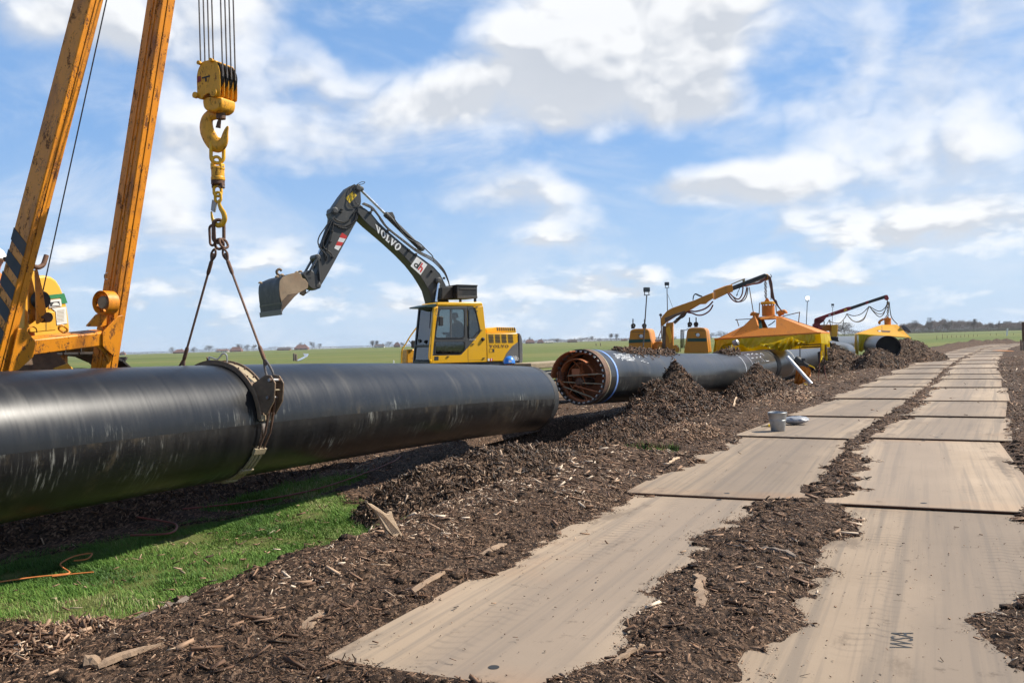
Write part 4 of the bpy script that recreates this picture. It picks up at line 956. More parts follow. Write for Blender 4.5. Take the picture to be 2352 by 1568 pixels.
# ------------------------------------------------------------------ hook block on eight falls of rope
H1 = zoomer(640, 180, 4.612); H2 = zoomer(640, 500, 4.354)
HS, HU = 7.2, -6.79
hb0 = uplane(HU).P(497, 300)
HP = Plane(hb0, NN, UP)               # plane across the pipe through the hook
hk = thing('hook_block', 'yellow multi-sheave hook block hanging on eight steel ropes', 'hook block', HP.P(497, 345))
def hp(x, y, off=0., c=H1): return HP.P(*c(x, y), off)
NB = HP.n                              # towards the camera along the pipe (minus T)
bt = .26                               # depth of the block along the pipe
cheek = round_poly([(235, 145), (370, 112), (455, 130), (495, 220), (517, 320), (522, 590), (515, 690), (440, 705), (330, 640), (255, 690), (235, 750), (160, 720), (155, 600), (150, 380), (170, 270)], 30)
for k, off in enumerate((0, -.0645, -.129, -.1935, -.258)):
    cp = obj('cheek_plate', slab(HP_ := Plane(hb0, NN, UP, H1), cheek, off-.010, off), 'hook_yellow', hk, bevel=.006)
    if k == 0:
        obj('maker_mark', panel(HP_, [(235, 395), (360, 360), (362, 385), (310, 400), (312, 460), (290, 465), (285, 410), (235, 418)], .001, .002), 'ink', cp)
        obj('red_patch', panel(HP_, [(165, 380), (220, 372), (222, 455), (165, 480)], .001, .002), 'crane_red', cp)
sc_ = [hp(368, 375), None]
for k in range(4):
    c = hp(352, 370, -.037-.0645*k)
    obj('sheave', lathe(c, NB, [(-.018, 0), (-.018, .165), (-.004, .150), (.004, .150), (.018, .165), (.018, 0)], 40), 'track_steel', hk, smooth=True)
    for sgn in (-1, 1):
        p = c+NN*sgn*.152; obj('rope', tube([p-UP*.02, p+UP*6.2], .0085, 8), 'wire_rope', hk, smooth=True)
for (x, y, r) in ((205, 170, .022), (395, 128, .022), (150, 680, .034), (440, 640, .045)):
    obj('tie_bolt', lathe(hp(x, y, .03), NB, [(-.33, r*.7), (-.03, r*.7), (-.03, r), (0, r), (.004, r*.6)], 14), 'hook_yellow', hk, smooth=True)
cr = hp(365, 740, -.13)
obj('crosshead', slab(Plane(hb0, NN, UP, H1), round_poly([(215, 740), (300, 690), (520, 690), (520, 800), (495, 880), (420, 930), (300, 925), (235, 870)], 40), -.245, -.015), 'hook_yellow', hk, bevel=.035, seg=4)
obj('hook_shank', cyl(hp(395, 900, -.13), hp(400, 1010, -.13), .05, n=18), 'rust_steel', hk, smooth=True)
# the forged hook itself: rounded section swept along its centre line
HKP = Plane(hb0-NB*.13, nrm(NN*.94+T*.0), UP, H1)
cl_ = [(505, 985, 62), (430, 985, 75), (365, 1000, 88), (320, 1060, 100), (305, 1150, 112), (320, 1250, 118), (365, 1350, 118), (430, 1440, 112), (500, 1475, 98), (560, 1440, 82), (590, 1370, 66), (605, 1290, 50), (622, 1225, 36), (640, 1180, 22), (648, 1162, 8)]
hc = spline([HKP.P(x, y) for x, y, _ in cl_], 5); hr = np.interp(np.linspace(0, 1, len(hc)), np.linspace(0, 1, len(cl_)), [r for *_, r in cl_])*(.671*9.4/2030/4.612)*1.12
V, F = tube(hc, hr, 14); dd = ((V-HKP.O)@HKP.n); V = V-np.outer(dd, HKP.n)*.38
obj('hook', (V, F), 'hook_yellow', hk, smooth=True)
obj('safety_latch', prism([HKP.P(490, 1080), HKP.P(545, 1030), HKP.P(532, 1200), HKP.P(460, 1188)], NB*.012), 'rust_steel', hk, bevel=.002)

# ------------------------------------------------------------------ chain set between hook and sling
lc = thing('lifting_chain', 'yellow shackles, swivel and grab hook chained under the hook block', 'chain', HP.P(500, 522))
f2 = lambda x, y, off=0.: Plane(hb0-NB*.13, NN, UP, H2).P(x, y, off)
mpx = .671*9.4/2030/4.354
obj('oval_link', tube(oval(f2(452, 75), nrm(UP+NN*.04), nrm(NN*.75+T*.55), 175*mpx*1.05, .066, 12), .020, 12, True), 'link_yellow', lc, smooth=True)
def link(x, y, half, rr, r, e2, mat='link_yellow', nm='chain_link', par=None, tilt=0.): return obj(nm, tube(oval(f2(x, y), nrm(UP+NN*tilt), nrm(e2), half, rr, 10), r, 10, True), mat, par or lc, smooth=True)
link(440, 250, .066, .040, .017, NN*.75+T*.65, nm='shackle')
obj('shackle_pin', cyl(f2(370, 305), f2(540, 310), .011, n=12), 'bright_steel', lc, smooth=True)
for x in (388, 520): obj('swivel_ear', box(f2(x, 305), NN*.016, UP*.034, NB*.028), 'link_yellow', lc, bevel=.008)
obj('swivel_body', lathe(f2(460, 420), UP, [(-.075, .066), (-.065, .075), (-.035, .075), (-.03, .070), (.05, .070), (.055, .074), (.072, .074), (.078, .066)], 28), 'hook_yellow', lc, smooth=True, bevel=.003)
obj('swivel_collar', lathe(f2(460, 540), UP, [(-.03, .060), (-.02, .072), (.02, .072), (.024, .066)], 26), 'rust_steel', lc, smooth=True)
for x in (400, 530): obj('swivel_ear', box(f2(x, 590), NN*.013, UP*.03, NB*.026), 'rust_steel', lc, bevel=.007)
obj('shackle_pin', cyl(f2(385, 600), f2(550, 600), .010, n=12), 'bright_steel', lc, smooth=True)
link(455, 670, .056, .038, .016, NN*.75+T*.65, nm='shackle'); link(462, 760, .052, .032, .016, NN*.9+T*.3, nm='hook_eye')
gh = [(490, 800, 26), (480, 860, 30), (505, 930, 36), (545, 1000, 42), (560, 1080, 46), (530, 1150, 46), (470, 1180, 42), (410, 1150, 34), (380, 1085, 26), (368, 1020, 20), (362, 975, 14)]
GP = Plane(hb0-NB*.13, NN, UP, H2); gc = spline([GP.P(x, y) for x, y, _ in gh], 5); gr_ = np.interp(np.linspace(0, 1, len(gc)), np.linspace(0, 1, len(gh)), [r for *_, r in gh])*mpx
V, F = tube(gc, gr_, 12); V = V-np.outer((V-GP.O)@GP.n, GP.n)*.3
obj('grab_hook', (V, F), 'link_yellow', lc, smooth=True)
obj('safety_latch', prism([GP.P(380, 800, .012), GP.P(455, 805, .012), GP.P(415, 990, .012), GP.P(362, 960, .012)], -NB*.024), 'galvanised', lc, bevel=.006)

# ------------------------------------------------------------------ wire sling
sl_ = thing('wire_sling', 'rusty two-legged wire sling between chain hook and pipe clamp', 'sling', HP.P(508, 838))
link(470, 1270, .125, .055, .019, NN*.75+T*.60, 'rust_steel', 'master_link', sl_, .03); link(375, 1330, .110, .040, .014, NN*.95-T*.1, 'rust_steel', 'master_link', sl_, -.02)
obj('coupling_ring', tube(oval(f2(480, 1460), nrm(NN+UP*.3), nrm(UP-T*.5), .057, .052, 12), .0155, 10, True), 'rust_steel', sl_, smooth=True)
obj('coupling_ring', tube(oval(f2(545, 1450), nrm(UP*.9-NN*.4), nrm(T+NN*.3), .055, .045, 12), .014, 10, True), 'rust_steel', sl_, smooth=True)
def axis_at(a, ang, r=PR): q = axis1(a); t_ = ax1; s = nrm(np.cross(t_, UP)); s = s if s@NN > 0 else -s; return q+r*(math.cos(ang)*s+math.sin(ang)*np.cross(s, t_)*(1 if np.cross(s, t_)[2] > 0 else -1))
CLS = HS-.02
legR = [HP.P(515, 578), axis_at(CLS, rad(48), PR+.34)*0+HP.P(612, 838)]
legL = [HP.P(492, 578), uplane(-7.46).P(419, 838)]
for (a, b), nm in ((legR, 0), (legL, 1)):
    d = nrm(b-a); L = np.linalg.norm(b-a)
    obj('sling_leg', tube([a+d*.02, a+d*L*.5, b-d*.0], .0125, 10), 'wire_rope_rust', sl_, smooth=True)
    obj('ferrule', tube([a+d*.10, a+d*.12, a+d*.24, a+d*.27], [.014, .021, .021, .014], 12), 'rust_steel', sl_, smooth=True)
    obj('ferrule', tube([b-d*.22, b-d*.20, b-d*.08, b-d*.05], [.014, .021, .021, .014], 12), 'rust_steel', sl_, smooth=True)
    sd = nrm(np.cross(d, NB)); m = []
    obj('thimble_eye', tube(spline([b-d*.06+sd*.008, b+d*.03+sd*.035, b+d*.12+sd*.040, b+d*.165, b+d*.12-sd*.040, b+d*.03-sd*.035, b-d*.06-sd*.008], 5), .0125, 10), 'wire_rope' if nm == 0 else 'wire_rope_rust', sl_, smooth=True)
    obj('thimble_eye', tube(spline([a+d*.10+sd*.006, a+d*.03+sd*.03, a-d*.03, a+d*.03-sd*.03, a+d*.10-sd*.006], 5), .012, 10), 'rust_steel', sl_, smooth=True)

# ------------------------------------------------------------------ lifting clamp round the pipe
pc = thing('pipe_clamp', 'brown hinged steel lifting clamp strapped round the black pipe', 'pipe clamp', axis1(CLS)-UP*PR)
cq, ct = axis1(CLS), ax1; cs = nrm(np.cross(ct, UP)); cs = cs if cs@NN > 0 else -cs; cu_ = nrm(np.cross(cs, ct)); cu_ = cu_ if cu_[2] > 0 else -cu_
EF = (cs, cu_)
def cpt(r, a, d): return cq+ct*d+r*(math.cos(a)*cs+math.sin(a)*cu_)
obj('saddle_band', lathe(cq, ct, [(-.085, PR+.002), (.085, PR+.002), (.085, PR+.030), (-.085, PR+.030)], 60, True, rad(38), rad(165), EF), 'clamp_tan', pc, smooth=True, bevel=.003)
for d in (-.085, .085): obj('band_rail', lathe(cq, ct, [(d-.009, PR+.002), (d+.009, PR+.002), (d+.009, PR+.050), (d-.009, PR+.050)], 60, True, rad(34), rad(165), EF), 'clamp_brown', pc, smooth=True)
for k in range(9):
    for d in (-.05, .05): p = cpt(PR+.03, rad(48+13*k), d); obj('bolt', cyl(p, p+(p-cq-ct*d)*.035, .008, n=6), 'rust_steel', pc)
obj('hinge_pad', lathe(cq, ct, [(-.095, PR+.003), (.095, PR+.003), (.095, PR+.052), (-.095, PR+.052)], 24, True, rad(4), rad(40), EF), 'clamp_brown', pc, smooth=True, bevel=.006)
tri = [(.052, 38), (.055, 10), (.10, 7), (.22, 16), (.30, 27), (.29, 33), (.24, 36)]
for d in (-.065, .065):
    pts = [cpt(PR+r, rad(a), d) for r, a in tri]; pts = [np.array(p) for p in pts]
    obj('lug_plate', prism(pts, ct*.018), 'clamp_brown', pc, bevel=.003)
    for r, a in ((.265, 30.5), (.17, 20)): p = cpt(PR+r, rad(a), d); obj('pin_head', lathe(p-ct*.0, -ct if d < 0 else ct, [(-.02, .02), (.02, .02), (.024, .016)], 12), 'rust_steel', pc, smooth=True)
for r, a in ((.265, 30.5), (.17, 20)): obj('cross_pin', cyl(cpt(PR+r, rad(a), -.09), cpt(PR+r, rad(a), .10), .017, n=14), 'bright_steel', pc, smooth=True)
obj('spacer', cyl(cpt(PR+.235, rad(24), -.06), cpt(PR+.235, rad(24), .07), .009, n=8), 'clamp_tan', pc, smooth=True)
# bow shackle joining sling and clamp
pa = cpt(PR+.265, rad(30.5), .0); pb = legR[1]+nrm(legR[1]-legR[0])*.16
obj('bow_shackle', tube(spline([pa+ct*.045, pa*.5+pb*.5+ct*.05, pb+ct*.03, pb+nrm(pb-pa)*.01, pb-ct*.03, pa*.5+pb*.5-ct*.05, pa-ct*.045], 6), .014, 10), 'galvanised', pc, smooth=True)
# straps running down and under the pipe
for d in (-.055, .0, .055): obj('strap', lathe(cq, ct, [(d-.018, PR+.004), (d+.018, PR+.004), (d+.018, PR+.024), (d-.018, PR+.024)], 40, True, rad(-88), rad(-26), EF), 'clamp_tan', pc, smooth=True, bevel=.003)
for a in (-27, -52, -74): obj('strap_joint', lathe(cq, ct, [(-.085, PR+.003), (.085, PR+.003), (.085, PR+.036), (-.085, PR+.036)], 4, True, rad(a-3.0), rad(a+3.0), EF), 'clamp_tan', pc, bevel=.004)
for d in (-.03, .045):
    obj('tension_rope', tube([cpt(PR+.17, rad(20), d), cpt(PR+.06, rad(-8), d), cpt(PR+.025, rad(-26), d)], [.016, .011, .010], 10), 'rust_steel', pc, smooth=True)
obj('hinge_block', box(cpt(PR+.04, rad(5), 0), ct*.09, cs*.02, cu_*.03), 'clamp_tan', pc, bevel=.004)
obj('worn_patch', lathe(cq, ct, [(-.03, PR+.001), (.028, PR+.001), (.028, PR+.003), (-.03, PR+.003)], 12, True, rad(-24), rad(0), EF), 'chrome', pc, smooth=True, label='scuffed shiny strip under the clamp')
obj('spring_clip', tube(spline([cpt(PR+.03, rad(96), -.05), cpt(PR+.09, rad(97), -.05), cpt(PR+.06, rad(90), -.02), cpt(PR+.12, rad(86), 0), cpt(PR+.11, rad(83), .02), cpt(PR+.03, rad(82), .03)], 5), .009, 8), 'galvanised', pc, smooth=True)
obj('stop_lug', prism([cpt(PR+.03, rad(101), -.04), cpt(PR+.03, rad(96), -.04), cpt(PR+.10, rad(101), -.04)], ct*.03), 'rust_steel', pc)
# ------------------------------------------------------------------ people
def person(name, label, base, J, radii, edges, cloth, facing, head_c, head_r, hat=None, hat_mat=None, skin_parts=('head', 'nose', 'chin', 'handL', 'handR'), extra=None):
    """one continuous skinned body from joints J (offsets from base)"""
    root = thing(name, label, 'person', base)
    keys = list(J); me = bpy.data.meshes.new('body'); me.from_pydata([tuple(J[k]) for k in keys], [(keys.index(a), keys.index(b)) for a, b in edges], [])
    o = bpy.data.objects.new('body', me); COL.objects.link(o); o.parent = root
    sk = o.modifiers.new('skin', 'SKIN'); sk.use_smooth_shade = True
    d = me.skin_vertices[0].data
    for i, k in enumerate(keys): d[i].radius = (radii[k], radii[k]); d[i].use_root = (k == 'pelvis')
    ss = o.modifiers.new('sub', 'SUBSURF'); ss.levels = ss.render_levels = 2
    ev = bpy.data.meshes.new_from_object(o.evaluated_get(bpy.context.evaluated_depsgraph_get()))
    o.modifiers.clear(); o.data = ev; ev.name = 'body'
    ev.materials.clear(); ev.materials.append(MAT[cloth]); ev.materials.append(MAT['skin'])
    P = np.array([J[k] for k in keys]); sp = np.array([k in skin_parts for k in keys])
    for f in ev.polygons:
        c = np.array(f.center[:]); dd = np.linalg.norm(P-c, axis=1); f.material_index = 1 if sp[dd.argmin()] else 0; f.use_smooth = True
    bpy.data.meshes.remove(me); ROOT[o.name] = np.array(base, float)
    hc = np.array(base)+head_c; f = nrm(facing); rt = np.cross(f, UP)
    for sgn in (-1, 1): obj('eye', lathe(hc+f*head_r*.80+rt*sgn*head_r*.36+UP*head_r*.05, f, [(-.012, .0), (-.008, .012), (.006, .010), (.010, 0)], 8), 'ink', root, smooth=True)
    for sgn in (-1, 1): obj('ear', lathe(hc+rt*sgn*head_r*.93-f*.01, rt*sgn, [(-.02, .018), (.008, .026), (.014, .012)], 8), 'skin', root, smooth=True)
    if hat == 'helmet':
        h = obj('helmet', lathe(hc+UP*head_r*.25, UP, [(-.02, head_r*1.38), (.0, head_r*1.34), (.05, head_r*1.26), (.10, head_r*1.0), (.135, head_r*.55), (.145, .0)], 28), hat_mat, root, smooth='full')
        obj('helmet_ridge', [tube([hc+UP*(head_r*.25+.02)-f*head_r*1.22+rt*q*.035, hc+UP*(head_r*.25+.135)-f*head_r*.35+rt*q*.03, hc+UP*(head_r*.25+.147)+rt*q*.03, hc+UP*(head_r*.25+.135)+f*head_r*.35+rt*q*.03, hc+UP*(head_r*.25+.02)+f*head_r*1.22+rt*q*.035], .008, 6) for q in (-1, 0, 1)], hat_mat, h, smooth=True)
        obj('helmet_peak', prism([hc+UP*head_r*.25+f*head_r*1.2+rt*.09, hc+UP*head_r*.20+f*(head_r*1.2+.06)+rt*.05, hc+UP*head_r*.20+f*(head_r*1.2+.06)-rt*.05, hc+UP*head_r*.25+f*head_r*1.2-rt*.09], UP*.006), hat_mat, h, bevel=.003)
    elif hat == 'cap':
        obj('cap', lathe(hc+UP*head_r*.25, UP, [(-.03, head_r*1.06), (.02, head_r*1.08), (.07, head_r*.92), (.105, head_r*.5), (.11, 0)], 20), hat_mat, root, smooth=True)
        obj('cap_peak', prism([hc+UP*head_r*.28+f*head_r*.9+rt*.08, hc+UP*head_r*.18+f*head_r*1.75+rt*.06, hc+UP*head_r*.18+f*head_r*1.75-rt*.06, hc+UP*head_r*.28+f*head_r*.9-rt*.08], UP*.008), hat_mat, root)
    if extra: extra(root)
    return root
def sitter(f, lean=0.0):
    """joints of a seated adult, origin on the seat, facing f"""
    f = nrm(f); r = np.cross(f, UP); v = lambda a, b, c: f*a+r*b+UP*c
    J = {'pelvis': v(0, 0, .09), 'waist': v(.01+lean*.1, 0, .26), 'chest': v(.02+lean*.25, 0, .46), 'neck': v(.03+lean*.4, 0, .60), 'head': v(.05+lean*.5, 0, .73), 'crown': v(.045+lean*.5, 0, .80), 'nose': v(.135+lean*.5, 0, .725), 'chin': v(.09+lean*.5, 0, .665)}
    R = {'pelvis': .15, 'waist': .135, 'chest': .15, 'neck': .055, 'head': .088, 'crown': .075, 'nose': .014, 'chin': .045}
    E_ = [('pelvis', 'waist'), ('waist', 'chest'), ('chest', 'neck'), ('neck', 'chin'), ('chin', 'head'), ('head', 'crown'), ('head', 'nose')]
    for s, q in (('L', -1), ('R', 1)):
        J.update({'sh'+s: v(.02+lean*.25, q*.19, .50), 'el'+s: v(.10+lean*.2, q*.25, .25), 'wr'+s: v(.34+lean*.2, q*.20, .27), 'hand'+s: v(.42+lean*.2, q*.18, .28), 'hip'+s: v(.05, q*.10, .08), 'kn'+s: v(.46, q*.13, .10), 'an'+s: v(.52, q*.13, -.34), 'toe'+s: v(.66, q*.14, -.40)})
        R.update({'sh'+s: .072, 'el'+s: .05, 'wr'+s: .036, 'hand'+s: .04, 'hip'+s: .105, 'kn'+s: .07, 'an'+s: .05, 'toe'+s: .04})
        E_ += [('chest', 'sh'+s), ('sh'+s, 'el'+s), ('el'+s, 'wr'+s), ('wr'+s, 'hand'+s), ('pelvis', 'hip'+s), ('hip'+s, 'kn'+s), ('kn'+s, 'an'+s), ('an'+s, 'toe'+s)]
    return J, R, E_
def bender(f):
    """joints of an adult standing bent forward over work, origin on the ground"""
    f = nrm(f); r = np.cross(f, UP); v = lambda a, b, c: f*a+r*b+UP*c
    J = {'pelvis': v(-.12, 0, .86), 'waist': v(-.04, 0, 1.0), 'chest': v(.12, 0, 1.14), 'neck': v(.22, 0, 1.21), 'head': v(.30, 0, 1.29), 'crown': v(.30, 0, 1.36), 'nose': v(.385, 0, 1.27), 'chin': v(.33, 0, 1.22)}
    R = {'pelvis': .15, 'waist': .135, 'chest': .15, 'neck': .055, 'head': .088, 'crown': .075, 'nose': .014, 'chin': .045}
    E_ = [('pelvis', 'waist'), ('waist', 'chest'), ('chest', 'neck'), ('neck', 'chin'), ('chin', 'head'), ('head', 'crown'), ('head', 'nose')]
    for s, q in (('L', -1), ('R', 1)):
        J.update({'sh'+s: v(.13, q*.19, 1.17), 'el'+s: v(.26, q*.24, .93), 'wr'+s: v(.46, q*.16, .86), 'hand'+s: v(.54, q*.13, .84), 'hip'+s: v(-.10, q*.10, .82), 'kn'+s: v(.04, q*.12, .47), 'an'+s: v(-.06, q*.13, .08), 'toe'+s: v(.10, q*.14, .04)})
        R.update({'sh'+s: .072, 'el'+s: .05, 'wr'+s: .036, 'hand'+s: .04, 'hip'+s: .105, 'kn'+s: .07, 'an'+s: .05, 'toe'+s: .045})
        E_ += [('chest', 'sh'+s), ('sh'+s, 'el'+s), ('el'+s, 'wr'+s), ('wr'+s, 'hand'+s), ('pelvis', 'hip'+s), ('hip'+s, 'kn'+s), ('kn'+s, 'an'+s), ('an'+s, 'toe'+s)]
    return J, R, E_

# ------------------------------------------------------------------ excavator behind the pipe
EA = rad(33); hv = np.array([-math.cos(EA), -math.sin(EA), 0]); sn = np.array([math.sin(EA), -math.cos(EA), 0])
ZD = zoomer(1380, 1000, 5.3455); ZF = zoomer(1150, 600, 3.564); Z3 = zoomer(800, 550, 2.0905); Z6 = zoomer(860, 880, 5.6)
E0 = at(*ZD(525, 1290), 24.5)
def eplane(off, conv): return Plane(E0-sn*off, hv, UP, conv)
PC = eplane(0, ZD)
ex = thing('excavator', 'yellow and dark grey excavator with raised arm behind the pipe', 'excavator', np.array([*(E0-sn*1.25-hv*1.0)[:2], 0]))
def es(name, L, o0, o1, mat, bev=.012, pln=PC, par=None, seg=2): return obj(name, slab(pln, L, o0, o1), mat, par or ex, bevel=bev, seg=seg)
cabin = es('cab', [(605, 250), (618, 205), (650, 180), (1425, 177), (1455, 200), (1462, 262)], -1.0, 0, 'exc_yellow', .035, seg=3)
es('front_pillar', [(555, 262), (640, 258), (590, 640), (535, 1160), (530, 1298), (484, 1298)], -.07, 0, 'exc_yellow', .012)
es('rear_pillar', [(1270, 258), (1462, 250), (1477, 400), (1502, 640), (1514, 745), (1527, 1272), (1185, 1282), (1179, 1015), (1400, 745), (1412, 690), (1325, 300)], -.06, 0, 'exc_yellow', .01)
es('rear_wall', [(1440, 255), (1462, 250), (1502, 640), (1527, 1272), (1490, 1272), (1470, 640)], -1.0, -.062, 'exc_yellow', .0)
door = es('door', [(530, 1161), (1062, 1143), (1178, 1018), (1185, 1281), (528, 1298)], -.05, 0, 'exc_yellow', .008)
ex['label'] = ex['label']
W1 = round_poly([(665, 305), (1122, 303), (1126, 834), (584, 836)], 45); W2 = round_poly([(590, 900), (1130, 896), (1132, 1052), (1052, 1136), (584, 1132)], 35)
def grow(L, d): c = np.mean(np.array(L), 0); return [tuple(np.array(p)+(np.array(p)-c)/np.linalg.norm(np.array(p)-c)*d) for p in L]
obj('door_frame', [slab(PC, [(636, 262), (1168, 258), (1168, 306), (650, 308)], -.045, -.004), slab(PC, [(636, 262), (668, 306), (590, 830), (580, 900), (584, 1140), (533, 1160)], -.046, -.005), slab(PC, [(1122, 300), (1168, 258), (1179, 1015), (1130, 1062)], -.047, -.006),
    slab(PC, [(580, 830), (1128, 834), (1130, 900), (578, 902)], -.048, -.007), slab(PC, [(533, 1160), (584, 1128), (1052, 1134), (1130, 1052), (1179, 1016), (1062, 1143)], -.049, -.0075)], 'exc_grey', door, bevel=.006)
for Wn in (W1, W2):
    obj('window_seal', ring_between(PC, grow(Wn, 8), shrink(Wn, 10), -.03, .004), 'black_rubber', door)
    obj('window_pane', slab(PC, shrink(Wn, 4), -.022, -.016), 'glass', door)
obj('window_bar', slab(PC, [(866, 320), (880, 320), (884, 834), (870, 834)], -.03, -.008), 'counterweight_grey', door)
W3 = round_poly([(1203, 300), (1300, 300), (1330, 360), (1396, 640), (1396, 700), (1270, 842), (1207, 838)], 40)
es('quarter_frame', [(1170, 258), (1275, 260), (1325, 300), (1335, 372), (1300, 300), (1203, 300), (1203, 400)], -.045, -.008, 'exc_grey', .004)
obj('quarter_frame', ring_between(PC, grow(W3, 26), shrink(W3, 4), -.046, -.009), 'exc_grey', ex)
es('quarter_panel', [(1175, 840), (1270, 850), (1395, 722), (1400, 745), (1180, 1012)], -.044, -.010, 'exc_grey', .004)
obj('window_seal', ring_between(PC, grow(W3, 8), shrink(W3, 9), -.03, .0), 'black_rubber', ex)
obj('window_pane', slab(PC, shrink(W3, 3), -.022, -.016), 'glass', ex)
obj('door_lettering', text_mesh('VOLVO', PC.P(1205, 874, .001), nrm(PC.P(1295, 872)-PC.P(1205, 874)), UP, .035, .22), 'white_paint', ex)
# front of the cab: pillars, windscreen, lower screen, visor, wiper
bn, tn = PC.P(486, 1298), PC.P(592, 262); wv = -sn*1.0
lp = lambda t, w, o=0: bn*(1-t)+tn*t+wv*w+hv*o
obj('windscreen', prism([lp(.32, .05), lp(.97, .05), lp(.97, .95), lp(.32, .95)], -hv*.008), 'glass', ex)
obj('lower_screen', prism([lp(.06, .10), lp(.30, .10), lp(.30, .92), lp(.06, .92)], -hv*.008), 'glass', ex)
for w in (.98,): obj('corner_pillar', beam(lp(0, w), lp(1, w), .07, .06, hv), 'black_paint', ex, bevel=.01)
for t_ in (.02, .31, .985): obj('screen_rail', beam(lp(t_, .03), lp(t_, .97), .05, .07), 'black_paint', ex, bevel=.008)
obj('wiper', [tube([lp(.95, .22, .03), lp(.62, .16, .03)], .010, 6), tube([lp(.62, .16, .035), lp(.98, .2, .035)], .014, 4)], 'black_rubber', ex)
vt = PC.P(612, 205)
obj('sun_visor', prism([vt+hv*.02, vt+hv*.34-UP*.06, vt+hv*.345-UP*.10, vt+hv*.02-UP*.11], wv*1.02), 'visor_green', ex, bevel=.006)
obj('visor_bracket', beam(vt+hv*.2-UP*.09-sn*.9, vt+hv*.2-UP*.16-sn*.9, .03, .03), 'black_paint', ex)
# far side of the cab: posts and roof rail so daylight comes through
far = -sn*.96
for x, y0, y1 in ((600, 262, 1290), (1172, 262, 1280)): obj('cab_post', beam(PC.P(x, y0)+far, PC.P(x, y1)+far, .06, .06, hv), 'black_paint', ex)
obj('cab_floor', slab(PC, [(500, 1290), (1520, 1262), (1520, 1275), (500, 1303)], -1.0, -.05), 'cab_inside', ex)
obj('far_wall', slab(PC, [(560, 840), (1500, 840), (1515, 1270), (520, 1290)], -1.0, -.97), 'cab_inside', ex)
PS = eplane(.5, ZD)
obj('driver_seat', [slab(PS, round_poly([(1010, 620), (1120, 610), (1160, 900), (1170, 1010), (870, 1020), (880, 950), (1040, 940)], 30), -.24, .24)], 'seat_grey', ex, bevel=.03)
obj('head_rest', slab(eplane(.62, ZD), round_poly([(1215, 560), (1255, 510), (1300, 500), (1312, 520), (1270, 545), (1255, 660), (1235, 660)], 14), -.12, .12), 'beige_plastic', ex, bevel=.02)
obj('console', slab(PS, [(720, 1000), (840, 990), (850, 760), (790, 740), (740, 800)], .12, .3), 'cab_inside', ex, bevel=.02)
obj('control_lever', tube([PS.P(800, 830, .2), PS.P(845, 790, .2), PS.P(850, 745, .2)], .016, 8), 'ink', ex, smooth=True)
obj('floor_box', slab(eplane(.2, ZD), [(900, 1130), (905, 1050), (1060, 1040), (1060, 1125)], -.15, 0), 'galvanised', ex, bevel=.02)
# handrail, mirrors, lamp knob
obj('handrail', tube(spline([PC.P(622, 292, .02), PC.P(565, 283, .07), PC.P(537, 330, .08), PC.P(508, 560, .08), PC.P(474, 800, .08), PC.P(452, 1010, .08), PC.P(440, 1190, .08), PC.P(468, 1245, .07), PC.P(515, 1240, .01)], 5), .014, 8), 'exc_yellow', ex, smooth=True)
obj('mirror', slab(PC, rrect(598, 445, 672, 618, 18), .13, .20), 'black_rubber', ex, bevel=.015)
obj('mirror_arm', tube([PC.P(612, 300, .02), PC.P(560, 400, .1), PC.P(600, 480, .16)], .009, 6), 'black_rubber', ex)
kp = PC.P(1452, 858); obj('filler_cap', lathe(kp, sn, [(0, .055), (.04, .050), (.055, .03), (.058, 0)], 18), 'ink', ex, smooth=True)
obj('work_lamp', lathe(lp(.40, .55, .10), hv, [(-.05, .03), (.0, .055), (.03, .055), (.032, 0)], 14), 'black_rubber', ex, smooth=True)
# house, engine cover and counterweight
house = es('engine_house', [(1514, 745), (2082, 743), (2097, 775), (2104, 908), (2110, 1258), (1530, 1273)], -2.45, 0, 'exc_yellow', .03, seg=3)
es('grey_corner', [(2099, 905), (2108, 1257), (1815, 1266), (1888, 1112), (1990, 985)], .002, .006, 'counterweight_grey', 0, par=house)
es('counterweight', [(2106, 745), (2135, 752), (2163, 815), (2180, 930), (2184, 1240), (2158, 1330), (2114, 1338)], -2.5, .02, 'counterweight_grey', .06, seg=4)
es('house_base', [(490, 1304), (2112, 1262), (2112, 1345), (490, 1345)], -2.4, -.03, 'exc_grey', .01)
for r in range(6):
    for c0, c1 in ((1555, 1648), (1674, 1767), (1792, 1884), (1908, 2004)):
        y = 785+r*26+(c0-1555)*-.008; obj('vent_slot', panel(PC, rrect(c0+r*2, y-8, c1+r*2, y+8, 6, 2), .002, .003), 'ink', house)
obj('maker_lettering', serif_word('VOLVO', lambda a, b: PC.P(1568+a*357, 1012-b*52, .002), sn*.003), 'volvo_brown', house)
obj('service_hatch', ring_between(PC, [(1570, 1035), (1665, 1033), (1665, 1097), (1570, 1099)], [(1576, 1041), (1659, 1039), (1659, 1091), (1576, 1093)], .001, .004), 'volvo_brown', house)
obj('hatch_plate', panel(PC, [(1632, 1040), (1658, 1040), (1658, 1085), (1632, 1086)], .001, .003), 'ink', house)
obj('decal', panel(PC, [(1545, 1210), (1578, 1208), (1578, 1252), (1545, 1254)], .0015, .002), 'white_paint', house)
for a_, b_, mt in ((1588, 1606, 'red_paint'), (1606, 1620, 'white_paint'), (1620, 1636, 'red_paint')): obj('decal', panel(PC, [(a_, 1207), (b_, 1206), (b_, 1252), (a_, 1253)], .0015, .002), mt, house)
obj('model_lettering', text_mesh('180B', PC.P(1930, 1238, .008), nrm(PC.P(2000, 1236)-PC.P(1930, 1238)), UP, .115, .28), 'white_paint', house)
obj('model_lettering', text_mesh('LCN', PC.P(2044, 1240, .008), nrm(PC.P(2100, 1239)-PC.P(2044, 1240)), UP, .085, .15), 'white_paint', house)
